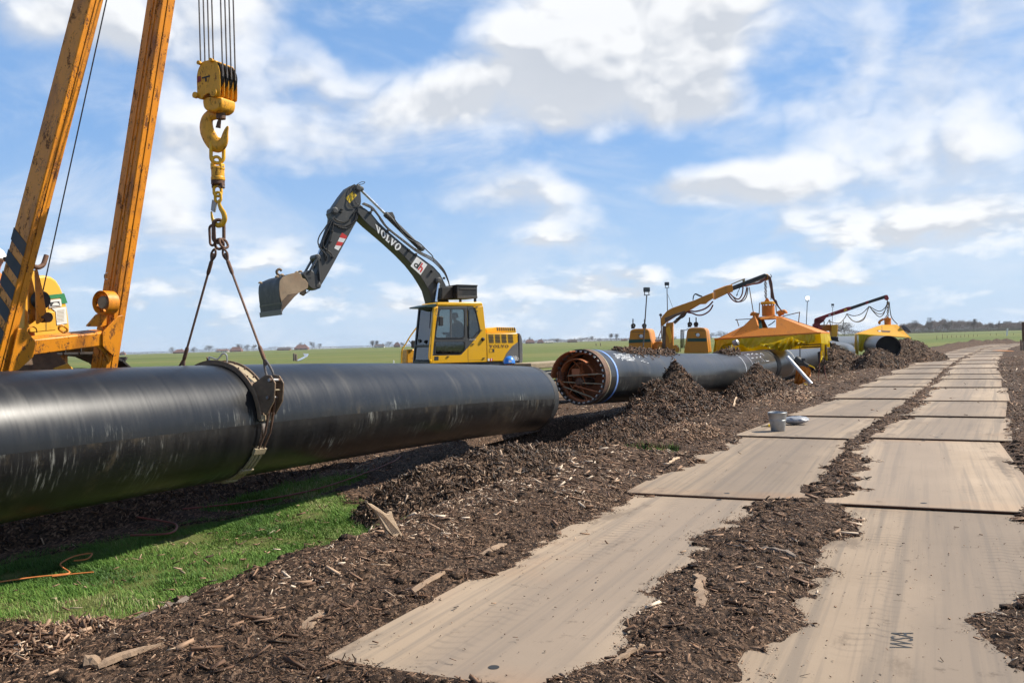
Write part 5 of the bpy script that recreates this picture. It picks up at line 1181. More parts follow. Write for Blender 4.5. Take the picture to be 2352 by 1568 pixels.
obj('panel_seam', [panel(PC, q, .0008, .0012) for q in ([(1181, 1020), (1186, 1020), (1189, 1281), (1184, 1281)], [(1527, 752), (1531, 752), (1536, 1270), (1532, 1270)], [(1516, 762), (2085, 760), (2085, 764), (1516, 766)], [(1190, 1240), (1528, 1232), (1528, 1235), (1190, 1243)])], 'volvo_brown', ex)
for x, y in ((1340, 268), (1335, 345), (1418, 695), (1270, 945), (1470, 1200), (815, 1172)): obj('door_latch', box(PC.P(x, y, .012), hv*.035, UP*.012, sn*.012), 'ink', ex, bevel=.004)
obj('step_grille', panel(PC, [(568, 1172), (645, 1168), (645, 1238), (568, 1242)], .001, .004), 'ink', ex)
PH = eplane(.55, ZD)
hoodb = obj('hood_cover', slab(PH, round_poly([(1508, 660), (1650, 645), (1700, 634), (2040, 640), (2064, 668), (2066, 740), (1520, 742)], 16), -1.4, 0), 'exc_yellow', ex, bevel=.03, seg=3)
for k in range(9): x = 1716+k*39; obj('vent_slot', panel(PH, [(x-8, 640), (x+12, 640), (x+20, 702), (x+2, 704)], .002, .003), 'ink', hoodb)
# right-hand guard rail and tool box seen beyond the cab front
PR_ = eplane(2.2, ZD)
obj('guard_rail', tube(spline([PR_.P(245, 640), PR_.P(110, 830), PR_.P(40, 950), PR_.P(0, 1010), PR_.P(-30, 1090), PR_.P(-35, 1300)], 5), .022, 8), 'exc_yellow', ex, smooth=True)
obj('side_box', slab(PR_, [(70, 1045), (215, 1040), (215, 1300), (65, 1300)], -.4, 0), 'hook_yellow', ex, bevel=.03)
obj('mirror', slab(PR_, rrect(140, 880, 208, 1020, 20), .0, .06), 'black_rubber', ex, bevel=.015)
obj('mirror_arm', tube([PR_.P(150, 940), PR_.P(120, 900), PR_.P(92, 865)], .012, 6), 'black_rubber', ex)
# black tool chest on the cab roof
PT = eplane(.50, ZF)
chest = es('tool_chest', [(1478, 1332), (1722, 1338), (1722, 1500), (1478, 1502)], -.75, 0, 'black_paint', .012, PT)
es('chest_lid', [(1474, 1330), (1724, 1336), (1724, 1352), (1474, 1346)], -.76, .015, 'black_paint', .004, PT, chest)
es('chest_rail', [(1508, 1374), (1712, 1378), (1712, 1392), (1508, 1390)], .0, .012, 'exc_grey', .003, PT, chest)
es('chest_rail', [(1478, 1466), (1722, 1470), (1722, 1498), (1478, 1500)], .002, .014, 'exc_grey', .003, PT, chest)
for x in (1528, 1708): obj('chest_leg', slab(PT, [(x-8, 1500), (x+8, 1500), (x+8, 1545), (x-8, 1545)], -.1, -.02), 'black_paint', ex)
es('roof_unit', [(1330, 1362), (1466, 1340), (1466, 1500), (1330, 1510)], -.7, -.2, 'black_rubber', .02, PT)
# boom, stick, cylinders
PB = eplane(1.02, ZF); PB3 = eplane(1.02, Z3)
BOOM = [(262, 452), (264, 405), (290, 385), (350, 400), (430, 460), (520, 570), (640, 685), (800, 822), (960, 952), (1050, 1010), (1190, 1112), (1270, 1200), (1340, 1340), (1385, 1580), (1180, 1580), (1130, 1400), (1080, 1310), (1010, 1200), (920, 1085), (800, 960), (640, 812), (500, 692), (400, 608), (330, 540)]
boom = es('boom', BOOM, -.46, 0, 'exc_grey', .015, PB)
def bil(q, a, b): q = np.array(q, float); return (1-a)*(1-b)*q[0]+a*(1-b)*q[1]+a*b*q[2]+(1-a)*b*q[3]
VQ = [(490, 686), (752, 928), (808, 862), (478, 592)]
obj('maker_lettering', serif_word('VOLVO', lambda a, b: PB.P(*bil(VQ, a, b), .002), sn*.003), 'white_paint', boom)
LQ = [(907, 1105), (1030, 1215), (1112, 1090), (985, 990)]
lg = es('logo_board', LQ, .002, .005, 'white_paint', 0, PB, boom)
def lq(a, b): return PB.P(*bil(LQ, a, b), .006)
def flat(name, pts, mat, par): return obj(name, prism([lq(*p) for p in pts], sn*.002), mat, par)
def arc(cx, cy, r0, r1, a0, a1, n=14): return [(cx+r1*math.cos(rad(a0+(a1-a0)*i/n)), cy+r1*math.sin(rad(a0+(a1-a0)*i/n))) for i in range(n+1)]+[(cx+r0*math.cos(rad(a1-(a1-a0)*i/n)), cy+r0*math.sin(rad(a1-(a1-a0)*i/n))) for i in range(n+1)]
flat('logo_letter', arc(.33, .36, .085, .19, 5, 359), 'ink', lg); flat('logo_letter', [(.44, .18), (.55, .18), (.55, .86), (.44, .86)], 'ink', lg)
flat('logo_letter', [(.58, .18), (.68, .18), (.68, .86), (.58, .86)], 'logo_red', lg); flat('logo_letter', arc(.74, .42, .06, .17, 0, 150)+[], 'logo_red', lg); flat('logo_letter', [(.80, .16), (.91, .16), (.91, .42), (.80, .42)], 'logo_red', lg)
STICK = [(905, 182), (912, 290), (890, 412), (820, 540), (760, 650), (700, 762), (650, 850), (612, 912), (585, 925), (560, 905), (590, 812), (622, 700), (692, 520), (702, 405), (690, 372), (770, 252), (815, 195), (862, 168)]
PK3 = eplane(1.08, Z3); stick = es('stick', STICK, -.34, 0, 'exc_grey', .012, PK3)
PK = eplane(1.08, ZF)
dec = es('warning_sign', [(115, 280), (200, 195), (255, 245), (165, 340)], .002, .005, 'warning_yellow', 0, PK, stick)
obj('warning_symbol', [panel(PK, q, .006, .002) for q in ([(180, 264), (184, 260), (220, 216), (215, 215)], [(216, 216), (221, 213), (230, 266), (225, 267)], [(180, 264), (181, 268), (229, 269), (228, 265)], [(172, 302), (182, 299), (181, 308), (173, 309)])], 'ink', dec)
SQ = [(718, 626), (748, 642), (812, 540), (774, 514)]
for k in range(4):
    a0, a1 = k/4, (k+1)/4
    q = [bil(SQ, 0, max(a0-.06, 0)), bil(SQ, 1, a0+.06 if k else 0), bil(SQ, 1, a1+.06 if k < 3 else 1), bil(SQ, 0, max(a1-.06, 0) if k < 3 else 1)]
    es('hazard_decal', [tuple(p) for p in q], .002, .004, 'red_paint' if k % 2 else 'white_paint', 0, PK3, stick)
def cylinder(a, b, k, r, pln, off, rev=False, nm='ram'):
    p, q = pln.P(*a, off), pln.P(*b, off); m = p*(1-k)+q*k
    o = obj(nm+'_barrel', lathe(p, q-p, [(0, r*.8), (.05, r), (np.linalg.norm(m-p)-.12, r), (np.linalg.norm(m-p)-.1, r*1.12), (np.linalg.norm(m-p), r*1.1)], 16), 'exc_grey', ex, smooth=True)
    obj(nm+'_rod', cyl(m, q, r*.52, n=14), 'chrome', ex, smooth=True)
    for c in (p, q): obj('pivot_pin', lathe(c-sn*.1, sn, [(-.02, r*.9), (.2, r*.9), (.21, r*.6)], 14), 'exc_grey', ex, smooth=True)
cylinder((1340, 632), (905, 205), .60, .075, eplane(1.25, Z3), 0, nm='arm_ram')
cylinder((715, 365), (598, 690), .80, .062, eplane(1.25, Z3), 0, nm='bucket_ram')
obj('ram_guard', slab(eplane(1.2, ZF), round_poly([(585, 450), (650, 450), (690, 445), (725, 520), (700, 550), (620, 510)], 10), -.1, 0), 'exc_grey', ex, bevel=.01)
bl = eplane(.92, Z3)
obj('boom_ram_rod', [cyl(bl.P(1468, 860), bl.P(1448, 1010), .045, n=14)], 'chrome', ex, smooth=True)
obj('boom_ram_barrel', [cyl(bl.P(1448, 1010), bl.P(1420, 1260), .085, n=16)], 'exc_grey', ex, smooth=True)
obj('boom_pivot', lathe(bl.P(1466, 858), sn, [(-.7, .10), (.02, .10), (.03, .075), (.05, .07), (.055, 0)], 20), 'exc_grey', ex, smooth=True)
for (x, y, r) in ((903, 345, .10), (722, 358, .10), (888, 195, .10), (598, 690, .085), (600, 892, .09)): obj('pivot_boss', lathe(PK3.P(x, y), sn, [(-.36, r), (.025, r), (.035, r*.7), (.05, r*.6), (.052, 0)], 18), 'exc_grey', ex, smooth=True)
# hydraulic hoses
def hose(pts, r=.018, pln=PK3, off=.03, mat='black_rubber'): return obj('hydraulic_hose', tube(spline([pln.P(x, y, off) for x, y in pts], 6), r, 7), mat, ex, smooth=True)
hose([(905, 330), (860, 370), (840, 410), (790, 440), (740, 430), (715, 410)]); hose([(905, 325), (875, 380), (860, 430), (810, 465), (750, 465), (715, 455)]); hose([(912, 330), (880, 400), (860, 445), (800, 485), (740, 470)])
hose([(862, 170), (830, 200), (822, 260), (815, 300), (830, 330), (870, 330)], .010); hose([(870, 175), (850, 240), (870, 300), (895, 320)], .010); hose([(880, 170), (915, 152), (935, 155), (920, 168), (895, 172)], .009)
hose([(690, 420), (650, 480), (610, 540), (600, 590), (625, 640), (660, 680), (665, 715)]); hose([(700, 430), (670, 500), (640, 560), (640, 620), (690, 660), (705, 690)]); hose([(712, 440), (690, 560), (672, 610), (668, 650)]); hose([(640, 640), (655, 700), (660, 720)], .014)
for k in range(3):
    hose([(915+k*6, 310-k*4), (985, 345-k*8), (1030, 395-k*6), (1050+k*4, 430-k*4), (1100, 490-k*6), (1200, 570-k*6), (1310, 655-k*8), (1400, 705-k*10), (1440, 735-k*12), (1500, 800-k*10), (1530, 860-k*5), (1540, 895)], .016, PB3, .02)
hose([(1140, 400), (1165, 440), (1210, 500), (1280, 560), (1330, 590), (1380, 640), (1420, 680), (1430, 720)], .016, eplane(1.1, Z3), 0); hose([(1120, 400), (1175, 470), (1230, 545), (1290, 580), (1320, 610)], .012, eplane(1.1, Z3), 0)
for (x, y) in ((975, 370), (1100, 500), (1250, 640), (1300, 670), (985, 355), (1415, 790), (1500, 840)): obj('hose_clamp', box(PB3.P(x, y, .03), hv*.03, UP*.03, sn*.03), 'black_rubber', ex, bevel=.006)
for (x, y) in ((770, 350), (765, 368), (700, 505), (690, 580), (705, 690)): obj('hose_fitting', box(PK3.P(x, y, .03), hv*.03, UP*.02, sn*.03), 'black_rubber', ex, bevel=.006)
# links, coupler, bucket
for a, b in (((598, 690), (545, 785)), ((598, 690), (612, 860))):
    for o_ in (.02, -.36): p, q = PK3.P(*a, o_), PK3.P(*b, o_); obj('bucket_link', beam(p, q, .04, .13, sn), 'exc_grey', ex, bevel=.01)
es('coupler', round_poly([(965, 315), (1130, 240), (1205, 300), (1292, 450), (1305, 575), (1235, 625), (1150, 600), (1098, 560), (1045, 425)], 20), -.42, .04, 'exc_grey', .015, eplane(1.08, Z6))
for (x0, y0, x1, y1) in ((1045, 280, 1130, 340), (1090, 380, 1135, 420)): es('coupler_hole', rrect(x0, y0, x1, y1, 12), .041, .045, 'ink', 0, eplane(1.08, Z6))
BW = 1.75; BPn = eplane(1.25-BW/2, Z6)
bucket = es('bucket', [(548, 440), (600, 382), (740, 318), (830, 300), (940, 300), (978, 400), (1050, 600), (900, 690), (820, 765), (605, 1010), (582, 1060), (560, 860), (545, 740), (532, 600), (535, 500)], -BW, -.03, 'bucket_dark', .01, BPn)
es('bucket_side', [(548, 440), (600, 382), (740, 318), (830, 298), (940, 300), (978, 400), (1040, 425), (1092, 500), (1085, 590), (1050, 612), (900, 690), (820, 762), (605, 1010), (582, 1090), (578, 860), (548, 740), (534, 600), (538, 500)], -.028, .0, 'bucket_mud', .006, BPn, bucket)
es('side_cutter', [(590, 840), (700, 715), (830, 690), (900, 690), (820, 762), (605, 1010), (582, 1060)], .001, .02, 'clamp_brown', .004, BPn, bucket)
for (y0, y1) in ((862, 925), (1003, 1105)): es('wear_plate', [(556, y0), (586, y0-6), (590, y1-4), (572, y1)], -BW-.02, .02, 'exc_grey' if y0 < 900 else 'counterweight_grey', .005, BPn, bucket)
obj('lifting_eye', tube(spline([BPn.P(740, 300, -.8), BPn.P(690, 270, -.8), BPn.P(680, 215, -.8), BPn.P(730, 178, -.8), BPn.P(775, 210, -.8)], 6), .035, 10), 'clamp_brown', bucket, smooth=True)
obj('mud_clod', [lathe(BPn.P(x, y, o_), UP, [(-.03, .05), (0, .06), (.03, .02)], 7) for x, y, o_ in ((590, 345, -.4), (640, 325, -.2), (450, 420, -1.2), (950, 270, -.3), (990, 258, -.2), (840, 760, -.5))], 'bucket_mud', bucket)
obj('bucket_hook', slab(eplane(1.2, Z6), round_poly([(940, 700), (960, 640), (1050, 610), (1060, 690), (1010, 740)], 12), -.1, 0), 'bucket_mud', bucket, bevel=.01)
hose([(1050, 690), (1100, 650), (1140, 625)], .012, eplane(1.1, Z6), 0)
# undercarriage
for o_ in (.1, 2.0):
    c = E0-sn*(o_+.3)-hv*1.2; c = np.array([c[0], c[1], .45])
    prof = [(hv*(1.75*math.copysign(1, math.cos(a))*1.0+.42*math.cos(a))+UP*.42*math.sin(a)) for a in np.linspace(.01, 2*PI-.01, 24)]
    obj('track_belt', prism([c+p+sn*.28 for p in prof], -sn*.56), 'track_steel', ex, bevel=.02)
    for k in range(16): obj('track_shoe', box(c+hv*(-1.7+k*.227)+UP*.44, hv*.09, sn*.29, UP*.025), 'track_steel', ex)
obj('turntable', cyl(np.array([*(E0-sn*1.25-hv*1.2)[:2], .5]), np.array([*(E0-sn*1.25-hv*1.2)[:2], 1.12]), .6, n=28), 'track_steel', ex, smooth=True)
# driver
seat = PS.P(985, 930)+UP*.02
J, R, E_ = sitter(nrm(hv+sn*.15), .15)
hd = PS.P(975, 475)
dl = hd-(seat+J['head']); seat = seat+np.array([dl[0], dl[1], 0])*.6
person('person', 'driver in dark jacket and cap seated inside the excavator cab', seat, J, R, E_, 'jacket_dark', nrm(hv+sn*.15), J['head'], .095, 'cap', 'jacket_dark')
# someone bending behind the pipe, only the blue helmet shows
hp_ = at(*ZD(1940, 1262), 19.4); fb = nrm(np.array([.15, -1, 0])); J, R, E_ = bender(fb)
base = hp_-J['head']-UP*.03; base[2] = max(0, base[2]) if False else 0
dz_ = hp_[2]-.03-J['head'][2]
for k in J: J[k] = J[k]*np.array([1, 1, (J['head'][2]+dz_)/J['head'][2] if k != 'head' else 1]) if False else J[k]
def badge(root):
    q = np.array(base)+J['head']+fb*.125+UP*.055; r = np.cross(fb, UP); obj('helmet_badge', prism([q-r*.035-UP*.02, q+r*.035-UP*.02, q+r*.03+UP*.025-fb*.012, q-r*.03+UP*.025-fb*.012], fb*.006), 'label_white', root)
person('person', 'worker in a bright blue helmet bending behind the black pipe', base, J, R, E_, 'jacket_dark', fb, J['head'], .095, 'helmet', 'helmet_blue', extra=badge)
# operator at the pipelayer controls, cut by the picture's left edge
fo = NN; J, R, E_ = sitter(fo, .1)
tgt = uplane(-9.9).P(-12, 600); base = tgt-J['head']
def seat_x(root): pass
person('person', 'pipelayer operator in orange high-visibility jacket and white helmet', base, J, R, E_, 'hivis', fo, J['head'], .095, 'helmet', 'white_paint')
obj('operator_seat', [box(base-UP*.04, NN*.28, T*.26, UP*.06), box(base-NN*.30+UP*.25, NN*.05, T*.26, UP*.3), box(base-UP*.45-NN*.02, NN*.2, T*.2, UP*.36)], 'seat_grey', pl, bevel=.03)
# ------------------------------------------------------------------ heaps of bark
def heap(label, c, ra, rb, rot, h, seed, nch, lmin, lmax, peak=(0, 0), sharp=1.25, mat='chips_dark', rough=.55):
    """c = (s, u); ra along the trench, rb across it"""
    root = thing('bark_heap', label, 'bark heap', su(*c, 0))
    cr, sr = math.cos(rot), math.sin(rot)
    def hf(s, u):
        a, b = (s-c[0])*cr+(u-c[1])*sr, -(s-c[0])*sr+(u-c[1])*cr
        r = np.sqrt(((a-peak[0]*ra)/(ra*np.where(a > peak[0]*ra, 1-peak[0], 1+peak[0])))**2+((b-peak[1]*rb)/(rb*np.where(b > peak[1]*rb, 1-peak[1], 1+peak[1])))**2)
        r = r*(1+.45*(fbm(s*1.3/max(.6, ra*.4), u*1.3/max(.6, rb*.4), 3, seed)-.5))
        z = h*np.clip(1-r**sharp, -.25, 1)
        z = z+h*rough*(fbm(s*2.2/max(.5, h), u*2.2/max(.5, h), 4, seed+3)-.5)*np.clip(1.1-r, 0, 1)+.05*(fbm(s*7, u*7, 2, seed+5)-.5)*np.clip(1.2-r, 0, 1)
        return np.where(r < 1.08, z+.02+drop(s, u), -.6)
    n1, n2 = int(np.clip(ra/.07, 30, 70)), int(np.clip(rb/.07, 24, 60))
    A, B = np.meshgrid(np.linspace(-1.12, 1.12, n1)*ra, np.linspace(-1.12, 1.12, n2)*rb, indexing='ij')
    s, u = c[0]+A*cr-B*sr, c[1]+A*sr+B*cr; z = np.maximum(hf(s, u), -.3)
    V = s[..., None]*T+u[..., None]*NN; V[..., 2] = z; idx = np.arange(s.size).reshape(s.shape)
    F = np.stack([idx[:-1, :-1], idx[1:, :-1], idx[1:, 1:], idx[:-1, 1:]], -1).reshape(-1, 4)[:, ::-1]
    o = fastmesh('heap_body', V.reshape(-1, 3)-ROOT[root.name], F, 'ground', parent=root, attrs=[('grass', 'POINT', np.zeros(s.size))])
    k = nch; a = np.sqrt(rng.random(k))*1.02; t = rng.random(k)*2*PI; A, B = a*np.cos(t)*ra, a*np.sin(t)*rb
    s, u = c[0]+A*cr-B*sr, c[1]+A*sr+B*cr; z = hf(s, u); q = z > ground_h(s, u)-.03; s, u, z = s[q], u[q], z[q]
    C = s[:, None]*T+u[:, None]*NN; C[:, 2] = z+rng.uniform(0, .025, len(s)); L = lmin+(lmax-lmin)*rng.beta(1.3, 4, len(s))
    o = chip_mesh('chips', C, surf_normal(hf, s, u), L, np.clip(L*rng.uniform(.12, .34, len(s)), .004, .05), mat, parent=root, flat=.55)
    return root
heap('tall dark cone of bark leaning against the open-mouthed pipe', (19.6, -5.15), 3.1, 1.12, .02, 1.16, 3, 11000, .03, .26, (.30, -.25), 1.25, rough=.85)
heap('long low bark heap behind the upright splintered board', (10.1, -5.0), 2.5, .78, .13, .50, 8, 11000, .015, .17, (-.25, .1), 2.3, 'chips_mid')
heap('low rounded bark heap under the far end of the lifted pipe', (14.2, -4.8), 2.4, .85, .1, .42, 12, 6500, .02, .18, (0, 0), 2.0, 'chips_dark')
heap('low bark heap left of the grey bucket', (15.0, -3.75), 1.7, .55, .08, .22, 14, 3600, .02, .16, (0, 0), 1.7, 'chips')
heap('dark bark heap below the chalk letters on the pipe', (27.2, -4.5), 2.8, 1.0, .06, .95, 17, 5200, .04, .26, (.3, -.2), 1.2)
heap('bark bank between aluminium prop and road plates', (23.5, -3.3), 3.4, .7, .08, .24, 19, 4500, .03, .24, (0, 0), 1.5, 'chips')
def su_of(P): return tuple(float(v) for v in to_su(P))
heap('steep dark bark heap at the far end of the welded pipe', su_of(at(1935, 800, 45)), 5.2, 1.6, .05, 1.25, 23, 4200, .06, .4, (-.15, -.2), 1.15)
heap('black bark bank in front of the open-ended pipe', su_of(at(2010, 800, 42.5)), 3.4, 1.4, .05, .98, 29, 2800, .06, .36, (0, 0), 1.3)
heap('dark bark mound right of the open-ended pipe', su_of(at(2090, 800, 53)), 6.0, 2.1, .05, 1.3, 31, 3200, .08, .45, (-.1, -.1), 1.3)
heap('low heap of pale splinters in the lower left corner', (3.55, -4.75), .6, .42, .1, .20, 37, 2600, .015, .15, (0, 0), 1.6, 'chips')
heap('dark bank added to shade the gap between the two pipes', (17.6, -9.2), 4.2, 1.0, .02, 1.0, 41, 6000, .03, .22, (0, .1), 1.7)  # dark bark bank added in place of the black shadow in the gap
heap('low dark bank added to darken the ground behind the lifted pipe', (7.4, -8.55), 5.4, .55, 0, .42, 43, 5000, .02, .16, (0, 0), 1.8)  # added bank, its dark bark imitates shade on the strip beyond the pipe
# bark spilled along the top of the second pipe
for lab, d0, d1, n, a_c, hgt in (('bark spilled on the pipe just behind its painted print', 1.6, 5.4, 2600, 84, .14), ('bark clump on the pipe under the left tent corner', 9.4, 11.8, 1300, 86, .30)):
    r_ = thing('bark_clump', lab, 'bark clump', on2(d0)[0]+UP*PR)
    d = d0+(d1-d0)*rng.beta(1.6, 2.0, n); an = rad(a_c)+rng.normal(0, .20, n); C = np.array([on_pipe(x, y, 0) for x, y in zip(d, an)])
    bumpy = np.clip(fbm(d*1.6, an*3, 3, 77)-.35, 0, 1)*2.2*np.exp(-((an-rad(a_c))/.22)**2); C = C+UP*(rng.random(n)*hgt*bumpy)[:, None]
    nn_ = C-np.array([on2(x)[0] for x in d]); L = .03+.22*rng.beta(1.3, 4, n)
    chip_mesh('chips', C, nn_, L, np.clip(L*rng.uniform(.15, .4, n), .01, .06), 'chips_dark', parent=r_, flat=.7)

# ------------------------------------------------------------------ welding tractor with crane behind the second pipe
Z5 = zoomer(2140, 950, 5.8067); ZE = zoomer(2450, 900, 4.126); Z4 = zoomer(1850, 850, 2.613); ZS = zoomer(2600, 1150, 6.2722)
def vplane(x, y, Y, head, conv): h = rad(head); return Plane(at(x, y, Y), np.array([math.cos(h), -math.sin(h), 0]), UP, conv)
wt = thing('welding_tractor', 'orange welding tractor with two green-striped hoods and hose-draped crane', 'tractor', np.array([*at(1535, 800, 33)[:2], 0]))
PW = vplane(1540, 780, 33, 17, Z5); bk = -PW.n
def ws(name, L, o0, o1, mat='tractor_orange', bev=.02, par=wt, pln=None): return obj(name, slab(pln or PW, L, o0, o1), mat, par, bevel=bev)
def hood_w(dx, dy, L, left_eye, right_eye):
    h = ws('engine_hood', round_poly([(x+dx, y+dy) for x, y in L], 30), -1.5, 0); return h
HR = hood_w(0, 0, [(1160, 1500), (1185, 1350), (1228, 1045), (1260, 1005), (1330, 990), (1525, 990), (1580, 1008), (1606, 1060), (1640, 1350), (1655, 1500)], 0, 0)
HL = hood_w(0, 0, [(62, 1500), (70, 1260), (95, 1060), (130, 1030), (200, 1012), (400, 1010), (450, 1028), (475, 1080), (505, 1250), (525, 1500)], 0, 0)
for h_, q in ((HR, [(1234, 1204), (1612, 1200), (1620, 1266), (1226, 1268)]), (HL, [(72, 1228), (500, 1214), (512, 1276), (66, 1300)])): ws('green_band', q, .002, .008, 'dark_green', 0, h_)
for h_, cx, cy in ((HR, 1440, 1138), (HL, 316, 1162)):
    ws('badge_back', [(cx-65, cy-32), (cx+20, cy-36), (cx+32, cy+28), (cx-8, cy+34)], .002, .008, 'dark_green', 0, h_)
    obj('lamp', lathe(PW.P(cx, cy, .01), PW.n, [(0, .068), (.03, .066), (.045, .04), (.048, 0)], 18), 'white_paint', h_, smooth=True)
ws('panel_line', [(1250, 1046), (1585, 1046), (1585, 1053), (1250, 1053)], .001, .006, 'ink', 0, HR); ws('panel_line', [(130, 1072), (455, 1070), (455, 1078), (130, 1080)], .001, .006, 'ink', 0, HL)
for x, y0, y1, dx in ((1258, 785, 970, 6), (1390, 785, 970, -2), (125, 815, 1000, 6), (355, 825, 1000, -4)):
    p, q = PW.P(x, y0, -.3), PW.P(x, y1, -.3)
    obj('lifting_eye', [cyl(p, q, .022, n=10), lathe(PW.P(x+dx, y1-50, -.3), nrm(PW.n+PW.e1*.5), [(-.03, .03), (-.03, .085), (.03, .085), (.03, .03)], 18, True), box(PW.P(x, y1-5, -.3), PW.e1*.06, UP*.03, PW.n*.06)], 'track_steel', wt, smooth=True)
for x in (1080, 1105, 1135): obj('hose', tube(spline([PW.P(x, 1030, -.5), PW.P(x-6, 1200, -.5), PW.P(x+5, 1400, -.5)], 5), .02, 6), 'black_rubber', wt, smooth=True)
obj('guard_rail', tube([PW.P(1075, 1480, -.4), PW.P(1078, 1040, -.4), PW.P(1180, 1040, -.4), PW.P(1225, 1010, -.4)], .014, 6), 'black_paint', wt)
obj('guard_rail', tube([PW.P(70, 1400, -.3), PW.P(78, 1060, -.3), PW.P(110, 1040, -.3)], .014, 6), 'black_paint', wt)
ws('tank', round_poly([(520, 1480), (530, 1300), (590, 1270), (720, 1270), (730, 1480)], 25), -.8, -.3, 'tractor_orange', .05)
ws('fender', round_poly([(630, 1480), (650, 1340), (720, 1320), (730, 1480)], 18), -.3, .1, 'tractor_orange', .04)
ws('fender', round_poly([(930, 1480), (945, 1350), (1010, 1330), (1060, 1400), (1060, 1480)], 18), -.3, .1, 'tractor_orange', .04)
ws('control_box', [(560, 1270), (560, 1222), (690, 1216), (690, 1270)], -.5, -.35, 'label_white', .02)
ws('column', [(728, 950), (800, 960), (792, 1500), (722, 1500)], -.30, -.08, 'clamp_brown', .02); ws('column', [(800, 900), (940, 880), (945, 1500), (792, 1500)], -.32, -.06, 'tractor_orange', .02)
ws('column_cheek', round_poly([(870, 960), (905, 1100), (920, 1190), (905, 1290), (868, 1300), (860, 1190), (815, 1080), (805, 1010)], 12), -.05, -.01, 'tent_yellow', .008)
ws('slew_post', [(668, 760), (690, 760), (708, 1210), (690, 1210)], -.4, -.34, 'clamp_brown', .008)
obj('lamp_ball', lathe(PW.P(677, 735, -.36), UP, [(-.06, .0), (-.04, .045), (0, .06), (.04, .045), (.06, 0)], 14), 'ink', wt, smooth=True)
obj('stay', cyl(PW.P(690, 1040, -.3), PW.P(630, 1210, -.3), .016, n=8), 'hose_red', wt)
crn = ws('crane_boom', [(702, 850), (730, 765), (832, 652), (930, 600), (1200, 505), (1390, 440), (1560, 362), (1742, 290), (1742, 405), (1640, 470), (1590, 520), (1480, 525), (1200, 690), (1000, 765), (900, 830), (800, 892), (725, 965)], -.22, 0, 'tractor_orange', .02)
PX = Plane(at(1765, 632, 33.6), nrm(at(1765, 632, 33.6)-PW.P(1000, 700)), UP, ZE)
obj('boom_section', slab(PX, [(-10, 380), (160, 315), (232, 300), (242, 405), (170, 425), (-10, 515)], -.2, 0), 'tractor_orange', wt, bevel=.015)
obj('boom_extension', slab(PX, [(195, 342), (700, 146), (730, 165), (722, 235), (690, 225), (205, 402)], -.16, -.03), 'black_paint', wt, bevel=.01)
obj('boom_ram', [cyl(PX.P(225, 300, -.08), PX.P(405, 225, -.08), .022, n=8), box(PX.P(405, 240, -.08), PX.e1*.03, UP*.06, PX.n*.05)], 'clamp_tan', wt)
obj('boom_underside_shade', slab(PW, [(800, 890), (900, 828), (1000, 765), (1190, 690), (1180, 655), (1000, 715), (780, 800)], .003, .03), 'clamp_brown', wt, bevel=.01); obj('lift_ram', cyl(PW.P(960, 900, -.1), PW.P(1240, 640, -.1), .06, n=12), 'clamp_brown', wt, smooth=True)  # brown strip along the boom's lower edge paints its shaded underside
obj('boom_tip', slab(PX, [(690, 150), (735, 150), (780, 190), (735, 245), (700, 240)], -.14, -.05), 'tent_yellow', wt, bevel=.01)
def hz_(pts, pln, r=.02, mat='hose_red', off=.05, par=wt): return obj('hose', tube(spline([pln.P(x, y, off) for x, y in pts], 6), r, 7), mat, par, smooth=True)
hz_([(1210, 690), (1300, 665), (1400, 670), (1550, 630), (1650, 570), (1742, 470)], PW, .03); hz_([(1240, 690), (1330, 705), (1440, 745), (1560, 730), (1680, 650), (1742, 540)], PW, .028); hz_([(1220, 690), (1180, 760), (1120, 800), (1010, 815)], PW, .02, 'black_rubber')
hz_([(1345, 440), (1360, 360), (1400, 322), (1470, 350), (1530, 372)], PW, .02, 'black_rubber'); hz_([(1345, 450), (1352, 370), (1392, 332), (1460, 362), (1520, 380)], PW, .014, 'black_rubber')
hz_([(160, 425), (210, 500), (270, 545), (340, 535), (400, 460), (430, 340)], PX, .026, 'hose_red'); hz_([(180, 420), (240, 480), (310, 510), (360, 440), (375, 320)], PX, .026, 'hose_red'); hz_([(200, 430), (280, 535), (360, 540), (420, 480), (445, 350)], PX, .02, 'clamp_tan'); hz_([(300, 440), (280, 460), (330, 350)], PX, .012, 'black_rubber')
hz_([(400, 330), (500, 300), (600, 270), (690, 215)], PX, .028, 'hose_red'); hz_([(420, 310), (520, 300), (620, 280), (700, 225)], PX, .022, 'hose_red'); hz_([(440, 320), (540, 270), (640, 230), (690, 190)], PX, .018, 'clamp_brown')
for k in range(5): hz_([(720+k*9, 170+k*6), (745+k*9, 280), (765+k*7, 380), (770+k*12, 470+k*10), (810+k*8, 530), (870, 620-k*4), (930, 685)], PX, .018, ['hose_red', 'clamp_brown', 'black_rubber'][k % 3])
hz_([(760, 160), (775, 190), (760, 240), (765, 420), (768, 520)], PX, .014, 'black_rubber')
obj('stay_wire', cyl(PW.P(835, 330, -.1), PW.P(935, 590, -.1), .008, n=5), 'wire_rope', wt)
for k in range(2): obj('crawler', box(PW.O*np.array([1, 1, 0])+PW.e1*(-1.0+2.0*k)+bk*.6+UP*.45, PW.e1*.3, bk*1.5, UP*.42), 'track_steel', wt, bevel=.2, seg=4)
obj('chassis', box(PW.O*np.array([1, 1, 0])+bk*.7+UP*.75, PW.e1*1.4, bk*.8, UP*.3), 'track_steel', wt, bevel=.03)
